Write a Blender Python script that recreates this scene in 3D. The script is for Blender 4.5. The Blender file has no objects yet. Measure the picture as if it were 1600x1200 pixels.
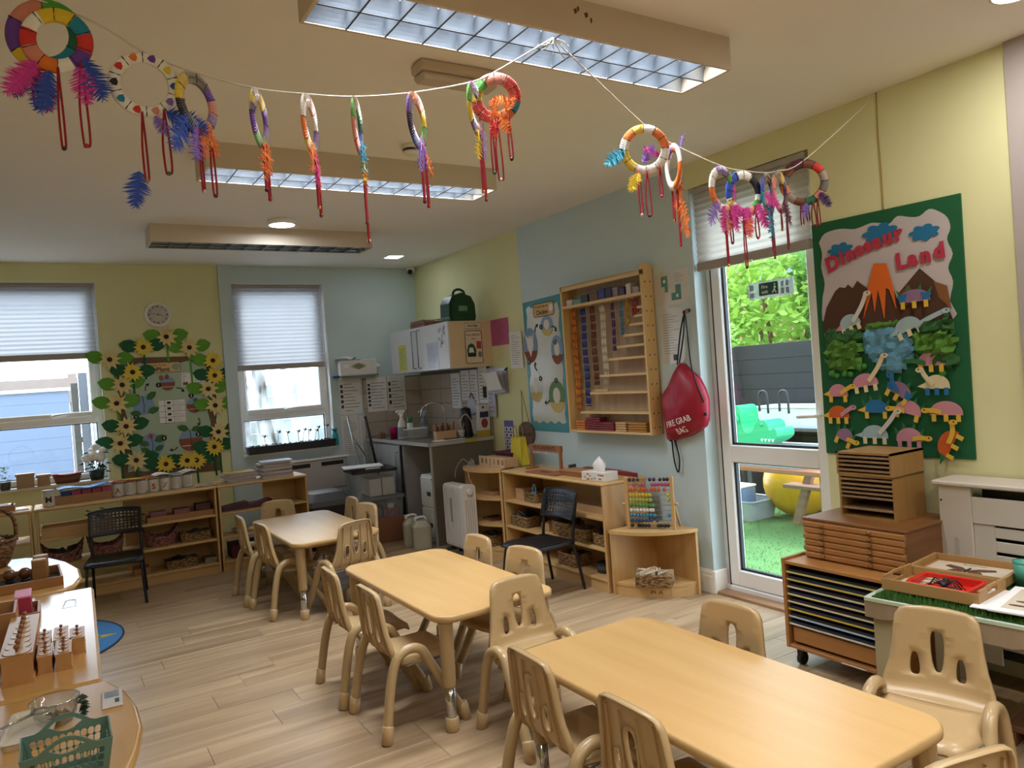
import bpy, bmesh, math, random
from mathutils import Vector, Matrix
R = math.radians
rnd = random.Random(7)
scene = bpy.context.scene
C = bpy.data.collections.new('classroom'); scene.collection.children.link(C)

# ------------------------------------------------------------ camera
cam_d = bpy.data.cameras.new('camera'); cam = bpy.data.objects.new('camera', cam_d); C.objects.link(cam)
cam_d.sensor_width = 36.0; cam_d.lens = 26.486; cam_d.clip_start = 0.02; cam_d.clip_end = 200
yaw, pitch, roll = R(31.769), R(-0.681), R(-4.083)
fwd = Vector((math.sin(yaw)*math.cos(pitch), math.cos(yaw)*math.cos(pitch), math.sin(pitch)))
rgt = Vector((math.cos(yaw), -math.sin(yaw), 0)); upv = rgt.cross(fwd)
r2 = math.cos(roll)*rgt + math.sin(roll)*upv; u2 = -math.sin(roll)*rgt + math.cos(roll)*upv
m = Matrix((r2, u2, -fwd)).transposed().to_4x4(); m.translation = (0, 0, 1.5)
cam.matrix_world = m
scene.camera = cam

# ------------------------------------------------------------ view, world, sun, lamps
vs = scene.view_settings
vs.view_transform = 'Standard'; vs.look = 'None'; vs.gamma = 1.0; vs.use_curve_mapping = False
vs.exposure = 0.62
cy = scene.cycles
cy.use_denoising = True; cy.max_bounces = 8; cy.diffuse_bounces = 5; cy.glossy_bounces = 4
cy.transmission_bounces = 6; cy.transparent_max_bounces = 16
cy.sample_clamp_indirect = 4.0; cy.caustics_reflective = False; cy.caustics_refractive = False
world = bpy.data.worlds.new('overcast_sky'); scene.world = world; world.use_nodes = True
bg = world.node_tree.nodes['Background']
bg.inputs[0].default_value = (0.70, 0.85, 1.0, 1); bg.inputs[1].default_value = 5.0
sun_d = bpy.data.lights.new('sun', 'SUN'); sun = bpy.data.objects.new('sun', sun_d); C.objects.link(sun)
sun_d.energy = 2.2; sun_d.angle = R(12); sun_d.color = (1, 0.94, 0.84)
sun.rotation_euler = (R(38), 0, R(165))
def strip_light(name, x, y, z, lx, ly, power, col=(.93, .97, 1)):
    d = bpy.data.lights.new(name, 'AREA'); d.shape = 'RECTANGLE'; d.size = lx; d.size_y = ly
    d.energy = power; d.color = col
    o = bpy.data.objects.new(name, d); o.location = (x, y, z); C.objects.link(o)
    return o
LAMP_W = 15.0

# ------------------------------------------------------------ materials
def lin(c):
    if isinstance(c, str):
        c = tuple(int(c[i:i+2], 16)/255 for i in (0, 2, 4))
    return tuple((v/12.92 if v <= 0.04045 else ((v+0.055)/1.055)**2.4) for v in c)
MATS = {}
def mat(name, col, rough=0.6, metal=0.0, var=0.06, scale=8.0, bump=0.0, spec=0.5, alpha=1.0, emit=None, es=0, transl=0.0, sheen=0.0, coat=0.0):
    """plain procedural surface: noise varied colour, optional fine relief"""
    if name in MATS: return MATS[name]
    M = bpy.data.materials.new(name); M.use_nodes = True; nt = M.node_tree; N = nt.nodes; L = nt.links
    b = N['Principled BSDF']; c = lin(col)
    b.inputs['Roughness'].default_value = rough; b.inputs['Metallic'].default_value = metal
    b.inputs['Specular IOR Level'].default_value = spec
    if coat: b.inputs['Coat Weight'].default_value = coat
    if sheen: b.inputs['Sheen Weight'].default_value = sheen
    b.inputs['Base Color'].default_value = (*c, 1)
    if var > 0 or bump > 0:
        tc = N.new('ShaderNodeTexCoord'); nz = N.new('ShaderNodeTexNoise')
        nz.inputs['Scale'].default_value = scale; nz.inputs['Detail'].default_value = 4
        L.new(tc.outputs['Object'], nz.inputs['Vector'])
        if var > 0:
            mx = N.new('ShaderNodeMix'); mx.data_type = 'RGBA'
            mx.inputs['A'].default_value = (*[max(0, v*(1-var)) for v in c], 1)
            mx.inputs['B'].default_value = (*[min(1, v*(1+var)) for v in c], 1)
            L.new(nz.outputs['Fac'], mx.inputs['Factor']); L.new(mx.outputs['Result'], b.inputs['Base Color'])
        if bump > 0:
            bp = N.new('ShaderNodeBump'); bp.inputs['Strength'].default_value = bump; bp.inputs['Distance'].default_value = 0.01
            L.new(nz.outputs['Fac'], bp.inputs['Height']); L.new(bp.outputs['Normal'], b.inputs['Normal'])
    if emit:
        b.inputs['Emission Color'].default_value = (*lin(emit), 1); b.inputs['Emission Strength'].default_value = es
    if transl > 0:
        out = N['Material Output']; ms = N.new('ShaderNodeMixShader'); tr = N.new('ShaderNodeBsdfTranslucent')
        tr.inputs['Color'].default_value = (*c, 1); ms.inputs[0].default_value = transl
        L.new(b.outputs[0], ms.inputs[1]); L.new(tr.outputs[0], ms.inputs[2]); L.new(ms.outputs[0], out.inputs['Surface'])
    if alpha < 1: b.inputs['Alpha'].default_value = alpha
    MATS[name] = M
    return M
def wood(name, col, col2, axis=0, scale=1.0, rough=0.45, contrast=1.0, rand=0.0, coat=0.0):
    """grain stretched along one local axis, per object tone shift with rand"""
    if name in MATS: return MATS[name]
    M = bpy.data.materials.new(name); M.use_nodes = True; nt = M.node_tree; N = nt.nodes; L = nt.links
    b = N['Principled BSDF']; b.inputs['Roughness'].default_value = rough
    if coat: b.inputs['Coat Weight'].default_value = coat; b.inputs['Coat Roughness'].default_value = 0.25
    tc = N.new('ShaderNodeTexCoord'); mp = N.new('ShaderNodeMapping')
    s = [22*scale]*3; s[axis] = 1.6*scale; mp.inputs['Scale'].default_value = s
    L.new(tc.outputs['Object'], mp.inputs['Vector'])
    oi = N.new('ShaderNodeObjectInfo')
    if rand > 0:
        ad = N.new('ShaderNodeVectorMath'); ad.operation = 'ADD'; sc = N.new('ShaderNodeMath'); sc.operation = 'MULTIPLY'; sc.inputs[1].default_value = 60
        L.new(oi.outputs['Random'], sc.inputs[0]); L.new(mp.outputs[0], ad.inputs[0]); L.new(sc.outputs[0], ad.inputs[1]); vec = ad.outputs[0]
    else: vec = mp.outputs[0]
    n1 = N.new('ShaderNodeTexNoise'); n1.inputs['Scale'].default_value = 1.0; n1.inputs['Detail'].default_value = 6; n1.inputs['Distortion'].default_value = 0.6
    L.new(vec, n1.inputs['Vector'])
    rp = N.new('ShaderNodeValToRGB'); rp.color_ramp.elements[0].position = 0.5-0.22/contrast; rp.color_ramp.elements[1].position = 0.5+0.22/contrast
    rp.color_ramp.elements[0].color = (*lin(col2), 1); rp.color_ramp.elements[1].color = (*lin(col), 1)
    L.new(n1.outputs['Fac'], rp.inputs['Fac'])
    last = rp.outputs['Color']
    if rand > 0:
        hs = N.new('ShaderNodeHueSaturation'); mr = N.new('ShaderNodeMapRange')
        mr.inputs['To Min'].default_value = 1-rand; mr.inputs['To Max'].default_value = 1+rand
        L.new(oi.outputs['Random'], mr.inputs['Value']); L.new(mr.outputs[0], hs.inputs['Value']); L.new(last, hs.inputs['Color']); last = hs.outputs['Color']
    L.new(last, b.inputs['Base Color'])
    MATS[name] = M
    return M
def glassy(name, tint=(1, 1, 1), refl=0.08, rough=0.0, haze=0.0):
    """thin window pane: transparent body, mirror sheen by angle, optional dust haze"""
    if name in MATS: return MATS[name]
    M = bpy.data.materials.new(name); M.use_nodes = True; nt = M.node_tree; N = nt.nodes; L = nt.links
    N.remove(N['Principled BSDF']); out = N['Material Output']
    t = N.new('ShaderNodeBsdfTransparent'); t.inputs[0].default_value = (*tint, 1)
    g = N.new('ShaderNodeBsdfGlossy'); g.inputs['Roughness'].default_value = rough
    lw = N.new('ShaderNodeLayerWeight'); lw.inputs['Blend'].default_value = 0.25
    mr = N.new('ShaderNodeMapRange'); mr.inputs['To Min'].default_value = refl*0.5; mr.inputs['To Max'].default_value = min(1, refl*5)
    L.new(lw.outputs['Facing'], mr.inputs['Value'])
    ms = N.new('ShaderNodeMixShader'); L.new(mr.outputs[0], ms.inputs[0]); L.new(t.outputs[0], ms.inputs[1]); L.new(g.outputs[0], ms.inputs[2])
    last = ms.outputs[0]
    if haze > 0:
        d = N.new('ShaderNodeBsdfTranslucent'); d2 = N.new('ShaderNodeMixShader'); nz = N.new('ShaderNodeTexNoise'); nz.inputs['Scale'].default_value = 7; nz.inputs['Detail'].default_value = 8
        mr2 = N.new('ShaderNodeMapRange'); mr2.inputs['From Min'].default_value = 0.35; mr2.inputs['From Max'].default_value = 0.7; mr2.inputs['To Max'].default_value = haze
        tc = N.new('ShaderNodeTexCoord'); mp = N.new('ShaderNodeMapping'); mp.inputs['Scale'].default_value = (1.5, 1, 0.5)
        L.new(tc.outputs['Object'], mp.inputs[0]); L.new(mp.outputs[0], nz.inputs['Vector']); L.new(nz.outputs['Fac'], mr2.inputs['Value'])
        L.new(mr2.outputs[0], d2.inputs[0]); L.new(last, d2.inputs[1]); L.new(d.outputs[0], d2.inputs[2]); last = d2.outputs[0]
    L.new(last, out.inputs['Surface'])
    MATS[name] = M
    return M

# ------------------------------------------------------------ mesh builder
class MB:
    def __init__(s): s.v = []; s.f = []; s.mi = []; s.sm = []; s.cur = 0
    def add(s, vs, fs, smooth=False, mi=None):
        o = len(s.v); s.v.extend([tuple(p) for p in vs])
        for f in fs:
            s.f.append([i+o for i in f]); s.mi.append(s.cur if mi is None else mi); s.sm.append(smooth)
        return s
    def box(s, x0, y0, z0, x1, y1, z1, b=0.0, mi=None, M=None):
        if x1 < x0: x0, x1 = x1, x0
        if y1 < y0: y0, y1 = y1, y0
        if z1 < z0: z0, z1 = z1, z0
        if b <= 0:
            vs = [(x, y, z) for z in (z0, z1) for y in (y0, y1) for x in (x0, x1)]
            fs = [(0, 2, 3, 1), (4, 5, 7, 6), (0, 1, 5, 4), (2, 6, 7, 3), (0, 4, 6, 2), (1, 3, 7, 5)]
        else:
            b = min(b, (x1-x0)*.49, (y1-y0)*.49, (z1-z0)*.49)
            vs = []; idx = {}
            for sx in (0, 1):
                for sy in (0, 1):
                    for sz in (0, 1):
                        X, Y, Z = (x0, x1)[sx], (y0, y1)[sy], (z0, z1)[sz]
                        ix, iy, iz = (X+b, X-b)[sx], (Y+b, Y-b)[sy], (Z+b, Z-b)[sz]
                        for a, p in enumerate(((X, iy, iz), (ix, Y, iz), (ix, iy, Z))):
                            idx[sx, sy, sz, a] = len(vs); vs.append(p)
            fs = []
            for q in (0, 1):
                fs.append([idx[q, 0, 0, 0], idx[q, 1, 0, 0], idx[q, 1, 1, 0], idx[q, 0, 1, 0]])
                fs.append([idx[0, q, 0, 1], idx[1, q, 0, 1], idx[1, q, 1, 1], idx[0, q, 1, 1]])
                fs.append([idx[0, 0, q, 2], idx[1, 0, q, 2], idx[1, 1, q, 2], idx[0, 1, q, 2]])
                for p in (0, 1):
                    fs.append([idx[p, q, 0, 0], idx[p, q, 1, 0], idx[p, q, 1, 1], idx[p, q, 0, 1]])
                    fs.append([idx[p, 0, q, 0], idx[p, 1, q, 0], idx[p, 1, q, 2], idx[p, 0, q, 2]])
                    fs.append([idx[0, p, q, 1], idx[1, p, q, 1], idx[1, p, q, 2], idx[0, p, q, 2]])
            for sx in (0, 1):
                for sy in (0, 1):
                    for sz in (0, 1): fs.append([idx[sx, sy, sz, a] for a in range(3)])
        if M is not None: vs = [M @ Vector(p) for p in vs]
        return s.add(vs, fs, False, mi)
    def tube(s, pts, r, n=10, caps=True, closed=False, mi=None, smooth=True):
        P = [Vector(p) for p in pts]; k = len(P); rr = r if isinstance(r, (list, tuple)) else [r]*k
        vs = []; fs = []; ref = None
        for i, p in enumerate(P):
            a = P[(i-1) % k] if (i > 0 or closed) else P[0]; c = P[(i+1) % k] if (i < k-1 or closed) else P[-1]
            t = (c-a)
            t = t.normalized() if t.length > 1e-9 else Vector((0, 0, 1))
            if ref is None: ref = t.orthogonal().normalized()
            ref = (ref - t*ref.dot(t)); ref = ref.normalized() if ref.length > 1e-6 else t.orthogonal().normalized()
            q = t.cross(ref)
            for j in range(n):
                an = 2*math.pi*j/n; vs.append(p + (ref*math.cos(an)+q*math.sin(an))*rr[i])
        for i in range(k if closed else k-1):
            i2 = (i+1) % k
            for j in range(n): fs.append((i*n+j, i*n+(j+1) % n, i2*n+(j+1) % n, i2*n+j))
        s.add(vs, fs, smooth, mi)
        if caps and not closed:
            s.add([vs[j] for j in range(n)], [list(range(n))[::-1]], False, mi); s.add([vs[(k-1)*n+j] for j in range(n)], [list(range(n))], False, mi)
        return s
    def cyl(s, p0, p1, r0, r1=None, n=16, mi=None, smooth=True): return s.tube([p0, p1], [r0, r0 if r1 is None else r1], n, mi=mi, smooth=smooth)
    def lathe(s, prof, n=20, o=(0, 0, 0), mi=None, smooth=True, arc=None, M=None):
        vs = []; fs = []; k = len(prof)
        for i in range(n):
            a = 2*math.pi*i/n
            for (r, z) in prof:
                p = Vector((r*math.cos(a), r*math.sin(a), z))
                if M is not None: p = M @ p
                vs.append(p + Vector(o))
        for i in range(n):
            i2 = (i+1) % n
            for j in range(k-1):
                fs.append((i*k+j, i2*k+j, i2*k+j+1, i*k+j+1))
        return s.add(vs, fs, smooth, mi)
    def sphere(s, c, r, n=12, mi=None, sc=(1, 1, 1)):
        pr = []
        m_ = max(5, n//2+1)
        vs = []; fs = []
        for i in range(m_+1):
            t = math.pi*i/m_
            for j in range(n):
                a = 2*math.pi*j/n
                vs.append((c[0]+r*sc[0]*math.sin(t)*math.cos(a), c[1]+r*sc[1]*math.sin(t)*math.sin(a), c[2]+r*sc[2]*math.cos(t)))
        for i in range(m_):
            for j in range(n): fs.append((i*n+j, i*n+(j+1) % n, (i+1)*n+(j+1) % n, (i+1)*n+j))
        return s.add(vs, fs, True, mi)
    def prism(s, poly, a0, a1, ax='z', mi=None, smooth=False):
        """polygon in the two remaining axes (x,y | x,z | y,z), extruded along ax from a0 to a1"""
        def P(u, v, w): return {'z': (u, v, w), 'y': (u, w, v), 'x': (w, u, v)}[ax]
        n = len(poly); vs = [P(u, v, a0) for u, v in poly]+[P(u, v, a1) for u, v in poly]
        s.add(vs, [list(range(n)), list(range(n, 2*n))[::-1]], False, mi)
        s.add(vs, [(i, (i+1) % n, n+(i+1) % n, n+i) for i in range(n)], smooth, mi)
        return s
    def quad(s, a, b, c, d, mi=None): return s.add([a, b, c, d], [(0, 1, 2, 3)], False, mi)
    def mesh(s, name, mats):
        me = bpy.data.meshes.new(name); me.from_pydata([tuple(p) for p in s.v], [], s.f)
        for m_ in (mats if isinstance(mats, (list, tuple)) else [mats]): me.materials.append(m_)
        me.polygons.foreach_set('material_index', s.mi); me.polygons.foreach_set('use_smooth', s.sm)
        bm = bmesh.new(); bm.from_mesh(me); bmesh.ops.remove_doubles(bm, verts=bm.verts, dist=1e-6)
        bmesh.ops.recalc_face_normals(bm, faces=bm.faces); bm.to_mesh(me); bm.free()
        me.update(); return me
    def build(s, name, mats, parent=None, loc=None, rot=None):
        o = bpy.data.objects.new(name, s.mesh(name, mats)); C.objects.link(o)
        if parent is not None: o.parent = parent
        if loc is not None: o.location = loc
        if rot is not None: o.rotation_euler = rot
        return o
def tag(o, label, cat, group=None, kind=None):
    o['label'] = label; o['category'] = cat
    if group: o['group'] = group
    if kind: o['kind'] = kind
    return o
def thing(name, label, cat, loc=(0, 0, 0), rz=0.0, group=None):
    o = bpy.data.objects.new(name, None); o.empty_display_size = 0.05; C.objects.link(o)
    o.location = loc; o.rotation_euler = (0, 0, R(rz)); return tag(o, label, cat, group)
def struct(o): o['kind'] = 'structure'; return o
KIDS = {}
def copy_tree(o, parent=None):
    c = o.copy(); C.objects.link(c)
    if parent is not None: c.parent = parent
    for ch in [x for x in o.children]: copy_tree(ch, c)
    return c
def clone(o, loc, rz, label, group=None):
    c = copy_tree(o); c.location = loc; c.rotation_euler = (0, 0, R(rz)); c['label'] = label
    if group: c['group'] = group
    return c
def text(body, size, mt, parent, loc, name='lettering', align='CENTER', depth=0.0006, rot=(90, 0, 0), sx=1.0, bold=0.0, spacing=1.0, shear=0.0):
    cu = bpy.data.curves.new(name, 'FONT'); cu.body = body; cu.size = size; cu.align_x = align; cu.align_y = 'CENTER'
    cu.extrude = depth; cu.offset = bold; cu.space_character = spacing; cu.shear = shear; cu.resolution_u = 3
    to = bpy.data.objects.new('tmp', cu); C.objects.link(to)
    me = bpy.data.meshes.new_from_object(to); bpy.data.objects.remove(to); bpy.data.curves.remove(cu)
    me.materials.clear(); me.materials.append(mt)
    o = bpy.data.objects.new(name, me); C.objects.link(o)
    if parent is not None: o.parent = parent
    o.location = loc; o.rotation_euler = tuple(R(a) for a in rot); o.scale = (sx, 1, 1)
    return o
def print_lines(parent, x0, x1, z0, z1, n, y, mt, name='printed_text', fill=0.75, th=0.24, seed=1):
    """rows of small dark print on a sheet facing -y"""
    g = random.Random(seed); b = MB(); h = (z1-z0)/n
    for i in range(n):
        z = z1-(i+.5)*h; x = x0; end = x0+(x1-x0)*g.uniform(fill*.6, 1)
        while x < end:
            w = min(g.uniform(.04, .14)*(x1-x0)+.004, end-x)
            b.quad((x, y, z-h*th/2), (x+w, y, z-h*th/2), (x+w, y, z+h*th/2), (x, y, z+h*th/2)); x += w+.012*(x1-x0)+.0015
    return b.build(name, mt, parent)
def sheet(name, label, cat, loc, rz, w, h, mt, group=None, th=0.0015, curl=0.0, tilt=0.0):
    """a sheet of paper on a wall, origin at its lower left corner, facing local -y"""
    t = thing(name, label, cat, loc, rz, group)
    b = MB(); n = 6
    for i in range(n):
        for (za, zb) in ((i/n, (i+1)/n),):
            ya, yb = -curl*(1-za)**2, -curl*(1-zb)**2
            b.add([(0, ya, za*h), (w, ya, za*h), (w, yb, zb*h), (0, yb, zb*h), (0, ya-th, za*h), (w, ya-th, za*h), (w, yb-th, zb*h), (0, yb-th, zb*h)],
                  [(0, 1, 2, 3), (4, 7, 6, 5), (0, 3, 7, 4), (1, 5, 6, 2)]+([(0, 4, 5, 1)] if i == 0 else [])+([(3, 2, 6, 7)] if i == n-1 else []))
    b.build('paper', mt, t)
    if tilt: t.rotation_euler = (0, R(tilt), R(rz))
    return t
def circ(cx, cz, rx, rz=None, n=20, a0=0, a1=360):
    rz = rx if rz is None else rz
    full = abs(a1-a0) >= 360
    return [(cx+rx*math.cos(R(a0+(a1-a0)*i/(n if full else n-1))), cz+rz*math.sin(R(a0+(a1-a0)*i/(n if full else n-1)))) for i in range(n)]
def rrect(x0, z0, x1, z1, r, n=5):
    P = []
    for (cx, cz, a) in ((x1-r, z1-r, 0), (x0+r, z1-r, 90), (x0+r, z0+r, 180), (x1-r, z0+r, 270)):
        for i in range(n): P.append((cx+r*math.cos(R(a+90*i/(n-1))), cz+r*math.sin(R(a+90*i/(n-1)))))
    return P
def bez(pts, n=12):
    """smooth open curve through points (catmull-rom)"""
    P = [Vector(p) for p in pts]; out = []
    for i in range(len(P)-1):
        p0 = P[max(i-1, 0)]; p1 = P[i]; p2 = P[i+1]; p3 = P[min(i+2, len(P)-1)]
        for k in range(n):
            t = k/n
            out.append(0.5*((2*p1)+(p2-p0)*t+(2*p0-5*p1+4*p2-p3)*t*t+(3*p1-p0-3*p2+p3)*t**3))
    out.append(P[-1]); return out
# ============================================================ SETTING
XR, YB, H = 3.60, 7.75, 2.773
XL, YF = -2.6, -3.4
m_yel = mat('yellow_wall_paint', 'DDDCAC', .75, var=.04, scale=3, bump=.03)
m_blue = mat('pale_blue_wall_paint', 'C3D6DC', .75, var=.04, scale=3, bump=.03)
m_grey = mat('grey_lilac_wall_paint', 'ABA3A2', .75, var=.03, scale=3)
m_ceil = mat('ceiling_paint', 'EFECE6', .85, var=.03, scale=2, bump=.02)
m_white = mat('white_paint', 'E9E6DF', .5, var=.03)
m_upvc = mat('white_upvc', 'EDEEEE', .35, var=.02)
m_black = mat('black_rubber', '15161A', .5, var=.05)
m_blk = mat('black_print', '1A1A1C', .7, var=0)
m_dkgrey = mat('dark_grey_plastic', '3A3C40', .5)
m_chrome = mat('chrome', 'C9CCD0', .16, 1.0, var=.02)
m_steel = mat('brushed_steel', '9EA1A3', .32, 1.0, var=.08, scale=30)
m_paper = mat('white_paper', 'E6E5E6', .85, var=.03)
m_paper2 = mat('off_white_paper', 'D9D3CB', .85, var=.04)
m_glass = glassy('window_glass', refl=.06)
m_glass_dirty = glassy('weathered_window_glass', refl=.06, haze=.35)

# floor with separate laminate planks
m_sub = mat('floor_underlay', '4A4038', .9)
fl = struct(MB().box(XL, YF, -.12, XR+.3, YB+.05, -.008).build('floor', m_sub))
m_plank = wood('oak_laminate_plank', 'BEA483', '866D51', 0, .55, .36, contrast=.85, rand=.05)
PL, PW = 1.28, .19
ys = []
y = 3.293
while y > YF: y -= PW
row = 0; plank_meshes = {}
def plank_mesh(w):
    w = round(w, 3)
    if w not in plank_meshes:
        plank_meshes[w] = MB().box(0, 0, -.008, w-.0015, PW-.0015, 0, .0012).mesh('plank', m_plank)
    return plank_meshes[w]
count = 0
while y < YB:
    off = rnd.uniform(0, PL)
    x = (XL if y < .2 else -1.2) - off
    x_end = XR+.08
    while x < x_end:
        a, b = x, x+PL
        visible = (y > 1.2 and b > -.3)
        if visible:
            o = bpy.data.objects.new('plank', plank_mesh(min(b, x_end)-a)); C.objects.link(o); o.parent = fl; o.location = (a, y, 0); count += 1
        x = b
    y += PW; row += 1
# plain floor beyond the planks that the picture shows
m_plank_far = wood('oak_laminate_floor', 'BEA483', '866D51', 0, .55, .36, contrast=.85)
far = MB().box(XL, YF, -.009, XR+.1, 1.2, -.0005).box(XL, 1.2, -.009, -.3, YB, -.0015).build('floor_covering', m_plank_far, fl)

def wall_boxes(b, u0, u1, z0, z1, holes, mk):
    """tile rectangle u0..u1 x z0..z1 minus holes with boxes mk(b,u0,z0,u1,z1)"""
    us = sorted({u0, u1, *[h[0] for h in holes], *[h[1] for h in holes]}); us = [u for u in us if u0 <= u <= u1]
    for a, c in zip(us[:-1], us[1:]):
        mid = (a+c)/2; zs = [z0]
        for h in sorted(holes, key=lambda h: h[2]):
            if h[0] < mid < h[1]: zs += [max(z0, h[2]), min(z1, h[3])]
        zs.append(z1)
        for i in range(0, len(zs), 2):
            if zs[i+1]-zs[i] > 1e-4: mk(b, a, zs[i], c, zs[i+1])
W1 = (-1.15, .446, .835, 2.605); W2 = (1.622, 2.558, .90, 2.595)
b = MB()
wall_boxes(b, XL, 1.505, 0, H, [W1], lambda b, a, z, c, e: b.box(a, YB, z, c, YB+.24, e, mi=0))
wall_boxes(b, 1.505, XR+.24, 0, H, [W2], lambda b, a, z, c, e: b.box(a, YB, z, c, YB+.24, e, mi=1))
struct(b.build('wall_back', [m_yel, m_blue]))
struct(MB().box(1.505, YB-.035, 0, 1.622, YB, H).build('trim_1', m_blue))          # boxed-in pipe beside the window
b = MB(); DR = (2.60, 3.49, 0, 2.612)
def rw(mi, x0=XR): return lambda b, a, z, c, e: b.box(x0, a, z, XR+.24, c, e, mi=mi)
wall_boxes(b, 5.55, YB, 0, H, [], rw(0)); wall_boxes(b, 3.535, 5.55, 0, H, [], rw(1, XR-.006))
wall_boxes(b, 1.6, 3.49, 0, H, [DR], rw(0)); b.box(XR, 3.49, 2.612, XR+.24, 3.535, H, mi=0); b.box(XR-.006, 3.49, 0, XR+.24, 3.535, 2.612, mi=1)
wall_boxes(b, YF, 1.6, 0, H, [], rw(2, XR-.02))
struct(b.build('wall_right', [m_yel, m_blue, m_grey]))
struct(MB().box(XL-.2, YF, 0, XL, YB+.24, H).build('wall_left', m_yel))
struct(MB().box(XL-.2, YF-.2, 0, XR+.24, YF, H).build('wall_front', m_yel))
struct(MB().box(XL-.2, YF-.2, H, XR+.24, YB+.24, H+.15).build('ceiling', m_ceil))
def skirting(name, pts):
    b = MB(); prof = [(0, 0), (.022, 0), (.022, .105), (.017, .115), (.017, .128), (.009, .14), (0, .147)]
    for (p, q) in zip(pts[:-1], pts[1:]):
        p = Vector((*p, 0)); q = Vector((*q, 0)); t = (q-p).normalized(); n = Vector((-t.y, t.x, 0))
        vs = [p+n*d+Vector((0, 0, z)) for d, z in prof]+[q+n*d+Vector((0, 0, z)) for d, z in prof]; k = len(prof)
        b.add(vs, [(i, (i+1) % k, k+(i+1) % k, k+i) for i in range(k)]+[list(range(k))[::-1], list(range(k, 2*k))])
    return struct(b.build(name, m_white))
skirting('baseboard_right', [(XR-.006, 3.47), (XR-.006, 6.1)])
b = MB(); b.box(XR-.03, 3.462, 0, XR+.09, 3.4895, .147, .004); struct(b.build('baseboard_reveal', m_white))
skirting('baseboard_right', [(XR, 1.62), (XR, 2.6)])

# ---------------- windows
m_frame_gap = mat('window_gasket', '2A2D33', .6, var=0)
def window(name, x0, x1, z0, z1, zm, handle_x, dirty):
    w = bpy.data.objects.new(name, None); C.objects.link(w); w.location = (0, YB+.10, 0); struct(w)
    f = .055; b = MB()
    b.box(x0, 0, z0, x0+f, .07, z1, .006).box(x1-f, 0, z0, x1, .07, z1, .006).box(x0+f, 0, z0, x1-f, .07, z0+f, .006).box(x0+f, 0, z1-f, x1-f, .07, z1, .006)
    b.box(x0+f, 0, zm-.045, x1-f, .07, zm+.02, .006)
    b.build('window_frame', m_upvc, w)
    s = .05; a0, a1, c0, c1 = x0+f-.01, x1-f+.01, zm+.012, z1-f+.01
    b = MB(); b.box(a0, -.018, c0, a0+s, .05, c1, .008).box(a1-s, -.018, c0, a1, .05, c1, .008).box(a0+s, -.018, c0, a1-s, .05, c0+s, .008).box(a0+s, -.018, c1-s, a1-s, .05, c1, .008)
    sash = b.build('window_sash', m_upvc, w)
    MB().box(a0+s, .02, c0+s, a1-s, .026, c1-s).build('glass_pane', m_glass_dirty if dirty else m_glass, w)
    MB().box(x0+f, .03, z0+f, x1-f, .036, zm-.045).build('glass_pane', m_glass_dirty if dirty else m_glass, w)
    g = MB()
    for (p, q, r_, t) in ((x0+f, zm-.053, x1-f, zm-.045), (x0+f, z0+f, x1-f, z0+f+.008)): g.box(p, .022, q, r_, .0365, t)
    for p in (x0+f, x1-f-.008): g.box(p, .022, z0+f, p+.008, .0365, zm-.045)
    g.build('window_gasket', m_frame_gap, w)
    h = MB(); h.cyl((handle_x, -.018, zm+.035), (handle_x, -.045, zm+.035), .014, n=12)
    h.tube(bez([(handle_x, -.045, zm+.035), (handle_x+.03, -.052, zm+.045), (handle_x+.11, -.05, zm+.052)], 5), [.012]*6+[.008]*5, 8)
    h.build('window_handle', m_upvc, w)
    b = MB(); b.box(x0-.0, -.15, z0-.028, x1+.0, .0, z0, .006); b.build('window_sill', m_upvc, w)
    r_ = MB(); r_.box(x1-.004, -.1, z0, x1, .0, z1).box(x0, -.1, z0, x0+.004, .0, z1).box(x0, -.1, z1-.004, x1, 0, z1); r_.build('window_reveal', m_upvc, w)
    return w
window('window_1', *W1, 1.385, .06-.02, False)
window('window_2', *W2, 1.275, 2.09, True)

def blind(name, label, x0, x1, z0, z1, loc, rz, pleat, m_f):
    t = thing(name, label, 'blind', loc, rz)
    n = int((z1-z0)/pleat); b = MB(); pts = []
    for i in range(n+1):
        z = z1-i*(z1-z0)/n; pts.append((-.0045 if i % 2 else .0045, z))
    for (ya, za), (yb, zb) in zip(pts[:-1], pts[1:]): b.quad((x0, ya, za), (x1, ya, za), (x1, yb, zb), (x0, yb, zb))
    b.build('pleated_fabric', m_f, t)
    MB().box(x0, -.022, z1-.004, x1, .022, z1+.03, .003).build('head_rail', m_blindrail, t)
    MB().box(x0, -.018, z0-.055, x1, .018, z0, .006).build('bottom_rail', m_blindrail, t)
    h = MB(); xm = (x0+x1)/2; h.box(xm-.03, -.028, z0-.062, xm+.03, -.016, z0-.048, .003); h.build('pull_tab', m_upvc, t)
    return t
m_blindrail = mat('blind_rail', 'A29A94', .6)
m_blindfab = mat('cellular_blind_fabric', 'BFC0C4', .9, var=.04, scale=60, transl=.36)
m_blindfab2 = mat('cream_blind_fabric', 'C6BEB2', .9, var=.05, scale=60, transl=.5)
blind('pleated_blind', 'white pleated blind pulled halfway down the window beside the sunflower display', W1[0]+.02, W1[1]-.022, 1.975, 2.57, (0, YB+.05, 0), 0, .019, m_blindfab)
blind('pleated_blind', 'white pleated blind lowered over the window above the seedling tray', W2[0]+.012, W2[1]-.035, 1.785, 2.56, (0, YB+.05, 0), 0, .019, m_blindfab)
blind('pleated_blind', 'cream pleated blind over the top of the glazed garden door', -.425, .42, 2.13, 2.575, (XR+.015, 3.043, 0), -90, .019, m_blindfab2)

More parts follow.
